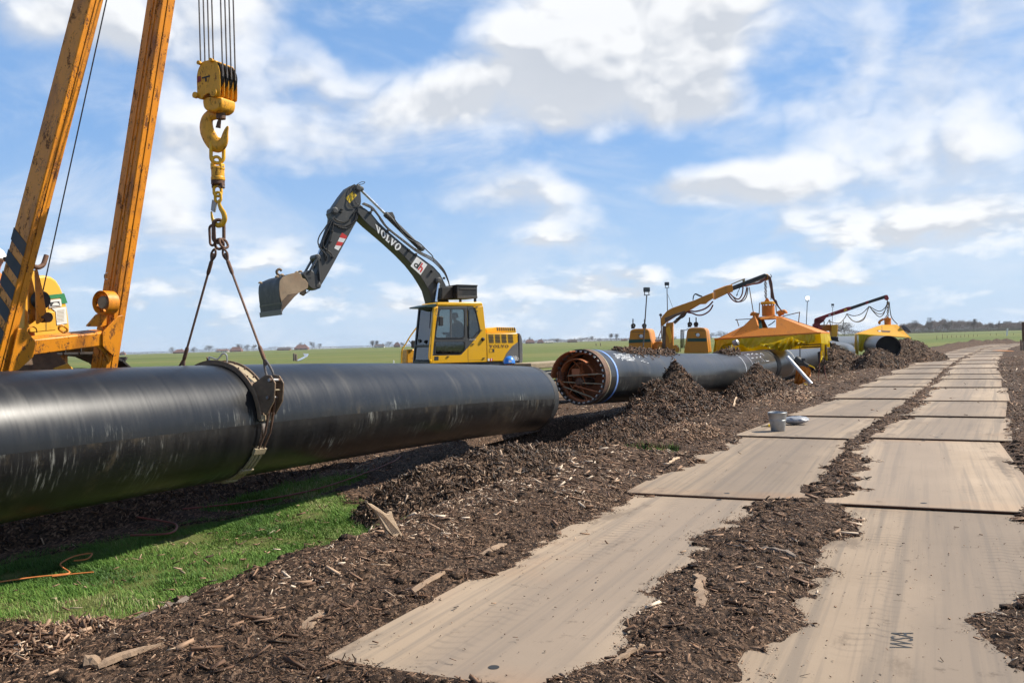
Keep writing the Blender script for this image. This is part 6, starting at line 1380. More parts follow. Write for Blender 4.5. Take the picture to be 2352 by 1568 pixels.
# chain to the first tent
ch = thing('hoist_chain', 'rusty chain between orange crane tip and first tent chimney', 'chain', PX.P(718, 490))
a, b = PX.P(712, 250, -.09), PX.P(720, 492, -.09); nl = 9
for k in range(nl):
    c = a+(b-a)*(k+.5)/nl; obj('chain_link', tube(oval(c, b-a, (PX.e1 if k % 2 else PX.n), np.linalg.norm(b-a)/nl*.66, .045, 6), .014, 6, True), 'rust_steel', ch, smooth=True)

# ------------------------------------------------------------------ welding tents
def tarp_mesh(top, bot, n, nrm_, amp, seed, rows=10):
    """hanging sheet between a top and a bottom edge, gathered into folds"""
    A = np.array([np.interp(np.linspace(0, 1, n), np.linspace(0, 1, len(top)), np.array(top)[:, i]) for i in range(3)]).T
    B = np.array([np.interp(np.linspace(0, 1, n), np.linspace(0, 1, len(bot)), np.array(bot)[:, i]) for i in range(3)]).T
    V = []
    for r in range(rows):
        t = r/(rows-1); x = np.arange(n)*.37; f = fbm(x+seed, np.full(n, t*1.6+seed), 3, seed)-.5
        V.append(A*(1-t)+B*t+np.outer(f*amp*(.2+1.6*t), nrm_)+np.outer(np.sin(x*2.1+t*3+seed)*amp*.35*t, nrm_))
    V = np.vstack(V); F = [[r*n+i, r*n+i+1, (r+1)*n+i+1, (r+1)*n+i] for r in range(rows-1) for i in range(n-1)]
    V2 = V-nrm_*.012; m = len(V); E = [[a+m for a in f][::-1] for f in F]
    return np.vstack([V, V2]), F+E
pd = np.array([math.sin(rad(27)), math.cos(rad(27)), 0]); te = np.array([math.cos(rad(27)), -math.sin(rad(27)), 0])
TP = Plane(at(1760, 770, 33.4), te, UP, ZE)
t1 = thing('welding_tent', 'orange metal welding shelter with chimney and yellow skirts over the pipe', 'welding tent', np.array([*at(1765, 800, 34.5)[:2], 0]))
FL, FR = TP.P(-5, 1075), TP.P(1462, 985); BL, BR = FL+pd*2.7, FR+pd*2.7
TQ = Plane(TP.O+pd*.95, te, UP, ZE); TL, TR = TQ.P(640, 765), TQ.P(862, 748); UL_, UR_ = TL+pd*.8, TR+pd*.8
SP = Plane(FL, FR-FL, TL-FL, ZE)
def slope(plp, outer, inner, nm='roof_panel'): return obj(nm, ring_between(plp, outer, inner, -.03, 0), 'tent_orange', t1)
A_ = [FL, FR, TR, TL]; win = [SP.P(600, 918), SP.P(846, 912), SP.P(848, 772), SP.P(604, 792)]
def frame3(outer, inner, t):
    V = [*outer, *inner, *[p-t for p in outer], *[p-t for p in inner]]; F = []
    for i in range(4):
        j = (i+1) % 4; F += [[i, j, 4+j, 4+i], [8+i, 8+j, 12+j, 12+i], [i, j, 8+j, 8+i], [4+i, 4+j, 12+j, 12+i]]
    return np.array(V), F
obj('roof_panel', frame3(A_, win, SP.n*.03), 'tent_orange', t1, bevel=.006)
mirror = lambda p: p+pd*(2*(1.35-(p-FL)@pd))
Ab = [mirror(p) for p in A_]; Wb = [mirror(p)+UP*.0 for p in win]
obj('roof_panel', frame3(Ab, Wb, (pd*.02-UP*.02)), 'tent_orange', t1)
obj('roof_panel', prism([FL, TL, UL_, BL], -UP*.03), 'tent_orange', t1); obj('roof_panel', prism([FR, TR, UR_, BR], -UP*.03), 'tent_orange', t1)
obj('roof_cap', prism([TL, TR, UR_, UL_], -UP*.03), 'tent_orange', t1)
# raised cheek and lintel of the roof opening
c0 = SP.P(604, 792, .0)
obj('opening_cheek', prism([SP.P(595, 790), SP.P(604, 925), SP.P(240, 1030), SP.P(560, 800, .22), SP.P(596, 775, .20)][:4], SP.n*.012+te*.01), 'tent_orange', t1)
obj('opening_lintel', prism([SP.P(560, 778), SP.P(852, 752), SP.P(850, 800, .02), SP.P(640, 812, .02)], SP.n*.05), 'tent_orange', t1, bevel=.006)
obj('opening_jamb', prism([SP.P(598, 790), SP.P(640, 812), SP.P(656, 912), SP.P(600, 918)], -pd*.03-UP*.02), 'dark_green', t1)
obj('eaves', [beam(FL-te*.05, FR+te*.05, .05, .06), beam(FR, BR, .05, .06), beam(FL, BL, .05, .06), beam(BL, BR, .05, .06)], 'tent_orange', t1, bevel=.006)
cc = (TL+TR+UL_+UR_)/4; TC = Plane(cc, te, UP, ZE); zb, z1, z2, z3 = TC.P(735, 748)[2], TC.P(735, 598)[2], TC.P(735, 582)[2], TC.P(735, 548)[2]
cxx = TC.P(738, 660); cxy = np.array([cxx[0], cxx[1], 0]); rch = np.linalg.norm(TC.P(828, 660)-TC.P(648, 660))/2
chim = obj('chimney', lathe(cxy+UP*zb, UP, [(0, rch), (z1-zb, rch), (z1-zb, rch*.94), (.02, rch*.94)], 32), 'tent_orange', t1, smooth=True)
for k in range(10): an = 2*PI*k/10; p = cxy+UP*((z1+z2)/2)+rch*.9*np.array([math.cos(an), math.sin(an), 0]); obj('cap_post', box(p, np.array([.02, 0, 0]), np.array([0, .02, 0]), UP*(z2-z1)*.6), 'tent_orange', chim)
obj('chimney_cap', lathe(cxy+UP*z2, UP, [(0, rch*1.16), (z3-z2, rch*1.16), (z3-z2+.01, rch*1.1), (z3-z2+.01, 0)], 36), 'tent_yellow', t1, smooth=True)
obj('lifting_lug', prism([TC.P(682, 548), TC.P(762, 542), TC.P(730, 490), TC.P(712, 492)], TC.n*.03), 'tent_orange', t1, bevel=.004)
for pts in ([(600, 745), (560, 735), (525, 725), (520, 745)], [(875, 720), (920, 700), (965, 695), (968, 710)]): obj('vent_elbow', tube(spline([TC.P(x, y) for x, y in pts], 6), .11, 14), 'tent_orange', t1, smooth=True)
for a, b in (((270, 800), (535, 785)), ((290, 790), (325, 890)), ((940, 752), (1188, 692)), ((1180, 695), (1165, 845)), ((615, 560), (610, 720)), ((845, 590), (855, 720)), ((470, 340), (528, 700))): obj('stay_rod', cyl(TQ.P(*a), TQ.P(*b), .018, n=6), 'clamp_brown', t1)
obj('inner_cable', tube(spline([TP.P(650, 880, -1.2), TP.P(700, 850, -1.2), TP.P(750, 810, -1.2)], 4), .02, 6), 'black_rubber', t1)
top = [TP.P(x, y, .02) for x, y in ((0, 1082), (400, 1058), (800, 1032), (1200, 1008), (1400, 994))]
bot = [TP.P(x, y, .05) for x, y in ((0, 1235), (60, 1232), (130, 1150), (380, 1150), (430, 1190), (520, 1205), (640, 1150), (760, 1190), (900, 1235), (1000, 1225), (1100, 1180), (1200, 1160), (1290, 1150), (1330, 1125), (1400, 1110))]
obj('skirt', tarp_mesh(top, bot, 120, TP.n, .10, 5), 'tarp_yellow', t1, smooth='full')
b1 = [TP.P(x, y, .26) for x, y in ((640, 1130), (760, 1140), (860, 1110), (1030, 1055), (1090, 1040), (1150, 1075), (1240, 1105), (1285, 1120))]; b2 = [TP.P(x, y, .22) for x, y in ((640, 1160), (760, 1190), (860, 1225), (950, 1235), (1060, 1215), (1150, 1170), (1230, 1150), (1285, 1150))]
obj('gathered_skirt', tarp_mesh(b1, b2, 60, TP.n, .38, 9, 14), 'tarp_yellow', t1, smooth='full')
sd_ = te; RP = Plane(FR+te*.03, pd, UP, ZE)
top = [FR+te*.03-UP*.03+pd*k for k in (0, .9, 1.8, 2.7)]; bot = [q-UP*h for q, h in zip(top, (1.05, .55, .30, .25))]
obj('skirt', tarp_mesh(top, bot, 40, te, .12, 13), 'tarp_yellow', t1, smooth='full')
top = [FL-te*.03-UP*.03+pd*k for k in (0, 1.3, 2.7)]; bot = [q-UP*h for q, h in zip(top, (.55, .6, .6))]
obj('skirt', tarp_mesh(top, bot, 40, te, .12, 15), 'tarp_yellow', t1, smooth='full')
top = [BL+pd*.03-UP*.03, BR+pd*.03-UP*.03]; bot = [q-UP*.55 for q in top]
obj('skirt', tarp_mesh(top, bot, 40, pd, .12, 17), 'tarp_yellow', t1, smooth='full')
obj('frame_rail', [cyl(TP.P(840, 1178, -.1), TP.P(1480, 1145, -.1), .022, n=8), cyl(TP.P(1200, 1190, -.1), TP.P(1480, 1178, -.1), .022, n=8), cyl(TP.P(1175, 1175, -.1), TP.P(1172, 1400, -.1), .012, n=6)], 'black_paint', t1)
SPz = Plane(FR+te*.05, te, UP, ZS)
for pts, mt, r in (([(1310, 160), (1300, 330), (1285, 560), (1262, 820), (1255, 1050), (1300, 1150)], 'hose_red', .012), ([(1420, 180), (1400, 420), (1380, 560), (1405, 820), (1460, 1060), (1440, 1140)], 'hose_red', .012), ([(1400, 180), (1395, 450), (1380, 640), (1385, 840)], 'black_rubber', .014)): obj('hanging_strap', tube(spline([SPz.P(x, y) for x, y in pts], 5), r, 5), mt, t1)
for q in ([(1300, 150), (1440, 150), (1430, 300), (1400, 460), (1440, 330), (1450, 520), (1380, 480), (1350, 300), (1310, 320)], [(1330, 260), (1345, 260), (1350, 420), (1335, 420)], [(1240, 340), (1290, 330), (1290, 560), (1262, 600)]): obj('torn_tarp', slab(SPz, q, -.03, .0), 'tarp_yellow' if q[0][0] != 1240 else 'black_rubber', t1, bevel=.004)
# prop, motor and canvas bag in front of the tent
PZ = Plane(at(1840, 850, 30.5), te, UP, ZS)
pr = thing('aluminium_prop', 'shiny aluminium tube slanting from the pipe to the bark', 'prop', PZ.P(1262, 1215))
obj('prop_tube', cyl(PZ.P(585, 440), PZ.P(1245, 1180), .062, n=14), 'alu', pr, smooth=True); obj('prop_foot', cyl(PZ.P(1215, 1145), PZ.P(1262, 1225), .072, n=14), 'clamp_tan', pr, smooth=True)
mo = thing('hoist_motor', 'black drive motor hanging beside the aluminium prop', 'motor', PZ.P(780, 600, -.3))
obj('motor_body', lathe(PZ.P(720, 480, -.3), PZ.P(850, 570, -.3)-PZ.P(720, 480, -.3), [(0, .06), (.02, .13), (.22, .14), (.30, .10), (.32, .05)], 20), 'black_rubber', mo, smooth=True)
obj('motor_bracket', [beam(PZ.P(830, 560, -.3), PZ.P(1010, 650, -.3), .08, .12), box(PZ.P(905, 505, -.28), PZ.e1*.08, UP*.04, PZ.n*.05)], 'black_paint', mo, bevel=.01); obj('motor_rope', cyl(PZ.P(846, 240, -.3), PZ.P(842, 500, -.3), .010, n=5), 'wire_rope', mo)
cb = thing('canvas_sheet', 'crumpled orange canvas hanging under the pipe behind the prop', 'canvas', PZ.P(900, 1020, -.35))
top = [PZ.P(x, y, -.4) for x, y in ((760, 660), (880, 650), (960, 640), (1060, 740))]; bot = [PZ.P(x, y, -.3) for x, y in ((690, 1000), (760, 1060), (900, 1020), (1060, 870))]
obj('canvas_body', tarp_mesh(top, bot, 30, PZ.n, .22, 21), 'tent_orange', cb, smooth='full'); obj('canvas_strap', [tube(spline([PZ.P(1000, 620, -.3), PZ.P(1080, 650, -.3), PZ.P(1150, 690, -.3)], 4), .02, 6), tube(spline([PZ.P(930, 1020, -.2), PZ.P(1000, 1060, -.2), PZ.P(1050, 1115, -.2)], 4), .02, 6)], 'tarp_yellow', cb)
jar = thing('metal_canister', 'round steel canister lying on the bark by the tent', 'canister', TP.P(305, 1150, .25)); obj('canister_body', lathe(TP.P(300, 1125, .25), TP.e1+UP*.3, [(-.12, .05), (-.09, .11), (.08, .12), (.12, .06), (.13, 0)], 20), 'galvanised', jar, smooth=True)

# second tent, further on
te2 = np.array([math.cos(rad(18)), -math.sin(rad(18)), 0]); pd2 = np.array([math.sin(rad(18)), math.cos(rad(18)), 0])
T2 = Plane(at(2030, 765, 54), te2, UP, Z8)
t2 = thing('welding_tent', 'bright yellow welding shelter with chimney beyond the open-ended pipe', 'welding tent', np.array([*at(2030, 800, 55)[:2], 0]))
FL, FR = T2.P(798, 690), T2.P(1560, 742); BL, BR = FL+pd2*3, FR+pd2*3; T2m = Plane(T2.O+pd2*1.1, te2, UP, Z8); TL, TR = T2m.P(1150, 560), T2m.P(1370, 556); UL_, UR_ = TL+pd2*.8, TR+pd2*.8
for q in ([FL, FR, TR, TL], [FR, BR, UR_, TR], [BR, BL, UL_, UR_], [BL, FL, TL, UL_], [TL, TR, UR_, UL_]): obj('roof_panel', prism(q, -UP*.03), 'tent_yellow', t2)
c = T2m.P(1238, 520, -.4); c[2] = 0; z0, z1, z2 = T2m.P(1238, 558)[2], T2m.P(1238, 490)[2], T2m.P(1238, 462)[2]; rch = np.linalg.norm(T2m.P(1288, 500)-T2m.P(1188, 500))/2
obj('chimney', lathe(c+UP*z0, UP, [(0, rch), (z1-z0, rch), (z1-z0, rch*1.08), (z2-z0, rch*1.08), (z2-z0+.01, 0)], 26), 'tent_orange', t2, smooth=True)
obj('lifting_lug', prism([T2m.P(1210, 462, -.4), T2m.P(1265, 462, -.4), T2m.P(1238, 430, -.4)], T2m.n*.05), 'tent_orange', t2)
obj('vent_elbow', tube(spline([T2m.P(1130, 545, -.3), T2m.P(1110, 530, -.3), T2m.P(1125, 505, -.3), T2m.P(1175, 475, -.3)], 5), .07, 10), 'tent_orange', t2, smooth=True)
SLP = Plane(FL, FR-FL, TL-FL, Z8); obj('door_plate', [panel(SLP, q, .004, .01) for q in ([(1075, 640), (1272, 650), (1272, 658), (1075, 650)], [(1145, 655), (1262, 662), (1262, 672), (1145, 668)], [(1142, 580), (1150, 580), (1150, 640), (1142, 640)])], 'clamp_brown', t2); obj('door_glass', panel(SLP, [(1095, 645), (1130, 645), (1130, 665), (1095, 665)], .006, .01), 'label_white', t2)
top = [T2.P(800, 695, .02), T2.P(1100, 715, .02), T2.P(1555, 745, .02)]; bot = [T2.P(x, y, .05) for x, y in ((800, 940), (850, 960), (870, 935), (960, 890), (1010, 880), (1040, 760), (1100, 740), (1300, 730), (1555, 755))]
obj('skirt', tarp_mesh(top, bot, 80, T2.n, .16, 33), 'tarp_yellow', t2, smooth='full')
top = [FL-te2*.03+pd2*k for k in (0, 1.5, 3)]; bot = [q-UP*h for q, h in zip(top, (1.5, 1.2, 1.0))]; obj('skirt', tarp_mesh(top, bot, 30, te2, .12, 35), 'tarp_yellow', t2, smooth='full')
top = [FR+te2*.03+pd2*k for k in (0, 1.5, 3)]; bot = [q-UP*h for q, h in zip(top, (.35, .5, .8))]; obj('skirt', tarp_mesh(top, bot, 30, te2, .12, 37), 'tarp_yellow', t2, smooth='full')
T2e = Plane(T2.O+pd2*.8, te2, UP, Z8); obj('rolled_sheet', slab(T2e, round_poly([(1420, 575), (1470, 565), (1520, 600), (1575, 670), (1540, 668), (1480, 650)], 14), -.5, .1), 'slate', t2, bevel=.05, label='dark blue sheet folded over the tent corner')
# red crane carrier
PRd = Plane(at(1960, 740, 56), np.array([.985, -.17, 0]), UP, Z8)
rc_ = thing('crane_tractor', 'dark red loader crane on a yellow carrier beside the second tent', 'crane', np.array([*at(1885, 800, 56)[:2], 0]))
def rs(name, L, o0, o1, mat, bev=.02): return obj(name, slab(PRd, L, o0, o1), mat, rc_, bevel=bev)
rs('crane_column', [(140, 640), (138, 552), (160, 540), (165, 480), (250, 470), (300, 505), (240, 548), (262, 640), (262, 760), (150, 760)], -.35, 0, 'crane_red'); rs('crane_boom', [(160, 500), (172, 466), (300, 420), (650, 298), (692, 294), (692, 342), (640, 362), (330, 456), (300, 500), (270, 530), (165, 545)], -.3, 0, 'crane_red')
rs('boom_extension', [(672, 302), (930, 215), (1195, 126), (1202, 174), (940, 255), (690, 345)], -.22, -.06, 'black_paint'); rs('extension_collar', [(905, 222), (948, 208), (952, 250), (915, 262)], -.24, -.04, 'crane_red'); rs('boom_tip', round_poly([(1190, 124), (1232, 122), (1255, 178), (1228, 205), (1190, 185)], 8), -.22, -.05, 'crane_red')
rs('decal', [(590, 338), (632, 325), (632, 350), (592, 362)], .003, .008, 'warning_yellow', 0); rs('decal', [(362, 418), (395, 408), (395, 425), (366, 434)], .003, .008, 'white_paint', 0); rs('decal', [(428, 392), (458, 382), (458, 405), (430, 412)], .003, .008, 'clamp_tan', 0)
rs('cabinet', [(405, 562), (500, 555), (488, 735), (405, 748)], -.8, .1, 'tent_yellow', .03); rs('cabinet', [(255, 560), (405, 556), (405, 650), (250, 650)], -1.0, -.2, 'tent_orange', .03); rs('seat', [(210, 590), (262, 590), (262, 690), (214, 690)], .05, .2, 'trolley_red', .02)
rs('exhaust', [(303, 505), (315, 505), (315, 560), (303, 560)], -.3, -.2, 'ink', .005)
rs('carrier', [(150, 740), (500, 730), (500, 860), (150, 860)], -1.6, .2, 'track_steel', .05)
for k in range(2): obj('crawler', box(PRd.O*np.array([1, 1, 0])+PRd.e1*(-2.2)-PRd.n*(-.1+1.2*k)+UP*.4, PRd.e1*1.4, PRd.n*.25, UP*.38), 'track_steel', rc_, bevel=.2, seg=4)
for pts in ([(240, 600), (330, 560), (375, 490), (400, 520), (520, 535), (600, 460), (628, 400)], [(375, 490), (410, 600), (500, 650), (560, 620), (585, 500)], [(628, 400), (700, 490), (790, 520), (880, 480), (930, 360), (958, 290)], [(630, 400), (740, 430), (850, 395), (930, 320), (955, 290)], [(640, 420), (720, 500), (800, 512), (890, 450), (950, 300)],
            [(960, 290), (1010, 350), (1090, 400), (1160, 390), (1210, 300), (1235, 225)], [(962, 290), (1050, 345), (1120, 360), (1190, 310), (1230, 225)], [(965, 295), (1020, 370), (1100, 440), (1170, 400), (1225, 230)], [(1240, 225), (1235, 380), (1180, 470), (1120, 510), (1112, 540)], [(1250, 225), (1275, 420), (1320, 500), (1370, 550)]):
    obj('hose', tube(spline([PRd.P(x, y, .03) for x, y in pts], 6), .026, 6), 'black_rubber' if pts[0][0] % 4 else 'clamp_tan', rc_, smooth=True)
ch2 = thing('hoist_chain', 'thin chain between red crane tip and yellow tent chimney', 'chain', PRd.P(1236, 432))
a, b = PRd.P(1235, 200, -.12), PRd.P(1238, 432, -.12)
for k in range(10): c = a+(b-a)*(k+.5)/10; obj('chain_link', tube(oval(c, b-a, (PRd.e1 if k % 2 else PRd.n), np.linalg.norm(b-a)/20*1.3, .05, 5), .018, 5, True), 'wire_rope', ch2)

# ------------------------------------------------------------------ floodlights
def flood(label, x, ytop, ybot, Y, lit=False, tilt=0.0, xb=None):
    top = at(x, ytop, Y); bot = at(xb if xb else x, ybot, Y); g0 = bot-(top-bot)/max((top-bot)[2], .1)*bot[2]
    f = thing('floodlight', label, 'floodlight', g0, group='floodlights on thin masts')
    obj('mast', tube([g0, top], [.022, .016], 8), 'wire_rope', f, smooth=True)
    obj('cross_arm', [beam(top+np.array([-.08, 0, 0]), top+np.array([.08, 0, 0]), .02, .02), cyl(top+np.array([-.06, 0, 0]), top+np.array([-.06, 0, .09]), .012, n=6), cyl(top+np.array([.06, 0, 0]), top+np.array([.06, 0, .09]), .012, n=6)], 'wire_rope', f)
    c = top+UP*.15; fx = nrm(np.array([math.cos(tilt), math.sin(tilt), 0])); fy = np.cross(UP, fx)
    obj('lamp_housing', box(c, fx*.085, fy*.05, UP*.065), 'galvanised' if lit else 'exc_grey', f, bevel=.02)
    obj('lamp_glass', box(c-fy*.052, fx*.075, fy*.004, UP*.055), 'lamp_lit' if lit else 'far_glass', f)
    return f
Zc = Z5
x, y = Z5(425, 345); xb, yb = Z5(352, 1400); flood('leaning floodlight mast standing before the left orange hood', x, y, yb, 24.5, False, .3, xb)
x, y = Z5(826, 200); xb, yb = Z5(836, 640); flood('floodlight mast rising behind the orange crane knuckle', x, y, yb, 33.6, False, 0, xb)
x, y = ZE(1290, 540); xb, yb = ZE(1275, 880); flood('lit floodlight shining between the two welding shelters', x, y, yb, 40, True, 0, xb)
x, y = ZE(1648, 620); xb, yb = ZE(1642, 800); flood('small dark floodlight behind the red crane boom', x, y, yb, 58, False, 0, xb)

# ------------------------------------------------------------------ small things near the road
bp = G(*[v for v in ((2560+1000/9.8)*K, (1380+940/9.8)*K)], z=.05); bk_ = thing('bucket', 'dented grey galvanised bucket standing on the left road plates', 'bucket', bp)
obj('bucket_wall', lathe(bp, UP, [(0, 0), (0, .115), (.004, .118), (.19, .142), (.195, .147), (.205, .147), (.21, .143), (.325, .158), (.335, .166), (.345, .160), (.33, .152), (.02, .11), (.02, 0)], 36), 'galvanised', bk_, smooth=True)
obj('bail_handle', tube(spline([bp+UP*.32+np.array([.16, 0, 0]), bp+UP*.335+np.array([.13, .12, 0]), bp+UP*.345+np.array([0, .17, 0]), bp+UP*.335+np.array([-.13, .12, 0]), bp+UP*.32+np.array([-.16, 0, 0])], 6), .005, 6), 'galvanised', bk_, smooth=True)
for sx in (-1, 1): obj('handle_lug', box(bp+UP*.31+np.array([sx*.162, 0, 0]), np.array([.006, 0, 0]), np.array([0, .02, 0]), UP*.025), 'galvanised', bk_, bevel=.004)
bg_ = G((2560+1560/9.8)*K, (1380+690/9.8)*K, .06); bgt = thing('plastic_bag', 'crumpled clear plastic bag beside the grey bucket', 'bag', bg_)
th_ = np.linspace(0, 2*PI, 25)[:-1]; V = []; 
for j in range(9):
    f = j/8*PI; 
    for t_ in th_: r = 1+.45*(fbm(np.array([math.cos(t_)*1.7+5]), np.array([math.sin(t_)*1.7+j*.5]), 3, 91)[0]-.5); V.append(bg_+np.array([.26*math.sin(f)*math.cos(t_)*r, .17*math.sin(f)*math.sin(t_)*r, .075+.075*math.cos(f)*r]))
obj('bag_film', (V, [[j*24+i, j*24+(i+1) % 24, (j+1)*24+(i+1) % 24, (j+1)*24+i] for j in range(8) for i in range(24)]), 'plastic_bag', bgt)
obj('bag_neck', tube([bg_+np.array([-.22, -.04, .03]), bg_+np.array([-.34, -.05, .02])], [.04, .015], 8), 'clamp_tan', bgt, smooth=True)
yb_ = G((2560+740/9.8)*K, (1380+810/9.8)*K, .05); yt = thing('hand_brush', 'yellow-handled tool lying against the grey bucket', 'brush', yb_)
obj('handle', tube([yb_+UP*.035+np.array([-.03, .02, 0]), yb_+UP*.04+np.array([.06, .02, 0])], [.026, .028], 10), 'warning_yellow', yt, smooth=True); obj('shaft', tube([yb_+UP*.025+np.array([-.16, .03, 0]), yb_+UP*.034+np.array([-.03, .02, 0])], [.012, .018], 8), 'clamp_tan', yt, smooth=True)
# upright splintered board
ZP = zoomer(1200, 1600, 5.2267); gp = G(*ZP(860, 1230), z=.12); PP = Plane(gp, np.array([1, .95, 0]), UP, ZP)
sp = thing('splintered_board', 'pale torn board standing upright at the grass edge', 'board', gp-UP*.1)
obj('board_body', slab(PP, [(800, 1265), (640, 1100), (560, 960), (480, 830), (400, 730), (330, 665), (296, 640), (290, 575), (320, 632), (380, 645), (450, 690), (540, 750), (620, 810), (680, 828), (700, 800), (735, 775), (760, 880), (820, 1000), (870, 1100), (925, 1195), (905, 1235), (870, 1180), (835, 1230)], -.035, 0), 'wood_pale', sp, bevel=.004)
obj('splinter', slab(PP, [(640, 1120), (680, 1150), (740, 1240), (780, 1320), (745, 1330), (720, 1360), (700, 1280)], -.03, -.01), 'wood_pale', sp, bevel=.003)
for k in range(5): obj('grain_ridge', tube(spline([PP.P(360+k*50, 690+k*30, .001), PP.P(560+k*40, 880+k*25, .002), PP.P(760+k*28, 1180-k*5, .001)], 4), .0025, 4), 'wood_grey', sp)
def lying(name, label, x0, y0, x1, y1, w, h, mat, cat='wood', zz=.07, pieces=1):
    a, b = G(x0, y0, zz), G(x1, y1, zz); L = np.linalg.norm(b-a); d = (b-a)/L; s = np.cross(UP, d); n = 11; V = []
    for i in range(n):
        t_ = i/(n-1); ww = w*(1 if 0 < i < n-1 else random.uniform(.3, .7))*random.uniform(.85, 1.1); hh = h*(1 if 0 < i < n-1 else .5); c = a+d*L*t_+UP*(.012*math.sin(3*t_)+random.uniform(0, .004))
        jj = random.uniform(-.25, .25)*w; V += [c-s*(ww/2+jj), c+s*(ww/2-jj), c+s*(ww*.38-jj)+UP*hh*random.uniform(.7, 1.2), c-s*(ww*.36+jj)+UP*hh*random.uniform(.6, 1.1)]
    F = [[i*4+j, i*4+(j+1) % 4, i*4+4+(j+1) % 4, i*4+4+j] for i in range(n-1) for j in range(4)]+[[3, 2, 1, 0], [4*n-4, 4*n-3, 4*n-2, 4*n-1]]
    return obj(name, (np.array(V), F), mat, None, label=label, cat=cat)
lying('wood_plank', 'short pale plank lying in the bark between the road tracks', 1612, 1405, 1606, 1322, .085, .03, 'wood_grey', 'plank')
lying('wood_stick', 'long pale stick lying at the bottom edge between the tracks', 1408, 1530, 1482, 1484, .028, .02, 'wood_grey', 'stick')
lying('wood_stick', 'thin stick lying near the right plate between the tracks', 1490, 1524, 1560, 1520, .03, .015, 'wood_grey', 'stick')
lying('bark_strip', 'dark twisted bark strip at the left edge of the right plate', 1728, 1262, 1826, 1280, .05, .03, 'chips_dark' if False else 'wood_post', 'bark')
lying('wood_piece', 'orange-brown board sunk in mud beside the left plate', 1090, 1288, 1160, 1250, .07, .015, 'hook_yellow' if False else 'wood_grey', 'board')
lying('wood_piece', 'long reddish lath half buried beside the left plate', 890, 1395, 1065, 1293, .045, .02, 'wood_grey', 'lath')
lying('wood_piece', 'pale board end in the mud nearest the left plate', 690, 1450, 770, 1400, .09, .02, 'wood_grey', 'board')
lying('log', 'dark wet log half sunk in the muddy puddle', 300, 1444, 452, 1392, .09, .07, 'wood_post', 'log', -.06)
lying('wood_stick', 'long grey branch in the lower left bark', 225, 1535, 400, 1480, .035, .03, 'wood_grey', 'branch', .10)
lying('wood_piece', 'white splinter near the bark by the grey bucket', 1538, 1064, 1560, 1052, .03, .02, 'wood_pale', 'splinter', .16)
lying('wood_stick', 'white stick lying near the bark bank left of bucket', 1685, 934, 1691, 912, .035, .025, 'wood_pale', 'stick', .2)
st = G(212, 1532, .08); V, F = lathe(st, UP, [(0, .0), (.0, .035), (.03, .05), (.055, .035), (.06, 0)], 9); V = V+rng.normal(0, .006, V.shape); obj('stone', (V, F), 'wood_grey', None, label='pale rough stone in the lower left bark', cat='stone')
# orange hoses in the grass and along the shade
def ghose(label, pts, r, mat, lift=.035):
    P = spline([G(x, y, -.13)+UP*lift for x, y in pts], 8); return obj('air_hose', tube(P, r, 8), mat, None, smooth=True, label=label, cat='hose')
ghose('orange air hose looping through the sunlit grass', [(-60, 1350), (20, 1338), (80, 1330), (130, 1325), (160, 1320), (145, 1308), (140, 1298), (170, 1282), (210, 1275), (200, 1288), (170, 1292)], .0065, 'hose_orange', .020)
ghose('short orange hose end in the grass below the loop', [(120, 1328), (170, 1322), (215, 1318)], .006, 'hose_orange', .018)
ghose('red hose snaking through the shade under the pipe', [(50, 1255), (120, 1210), (220, 1186), (300, 1195), (370, 1206), (405, 1215), (390, 1235), (300, 1240)], .011, 'hose_red', .05)
ghose('long red cable running under the pipe towards the bark', [(420, 1180), (560, 1165), (700, 1140), (800, 1110), (900, 1070), (920, 1055)], .010, 'hose_red', .06)
# welded letters on the nearest right plate
mid, d, w, L, zn, zf = WSA_PLATE; q = G(2045, 1486, .06); q[2] = zn+(zf-zn)*(((q-mid)@d)/L+.5)+.0015
obj('plate_lettering', text_mesh('WSA', q+w*.13*0+np.array([w[0], w[1], 0])*.11, d, -w, .115, .30), 'ink', road)
# ------------------------------------------------------------------ far background: trees, farms, posts, ditch
ZL = zoomer(400, 1120, 2.352); ZM = zoomer(1780, 1100, 5.6); ZR = zoomer(3050, 1050, 5.1806)
def hline(x): return 787-(x-1176)*.0285
def foot(x, D): p = at(x, 790, D); return np.array([p[0], p[1], -.15])
def slivers(C, L, w, seed, upbias=.6):
    """thin twig-like three-sided splinters"""
    r = np.random.default_rng(seed); n = len(C); a = r.normal(size=(n, 3)); a[:, 2] = np.abs(a[:, 2])+upbias; a /= np.linalg.norm(a, axis=1)[:, None]
    b = np.cross(a, r.normal(size=(n, 3))); b /= np.linalg.norm(b, axis=1)[:, None]; c = np.cross(a, b); L_, w_ = L[:, None], w[:, None]
    V = np.stack([C-b*w_/2-a*L_/2, C+b*w_/2-a*L_/2, C+c*w_*.8-a*L_/2, C+a*L_/2], 1).reshape(-1, 3)
    F = (np.arange(n)[:, None, None]*4+np.array([[0, 1, 3], [1, 2, 3], [2, 0, 3]])[None]).reshape(-1, 3); return V, F
TREE_PROTO = {}
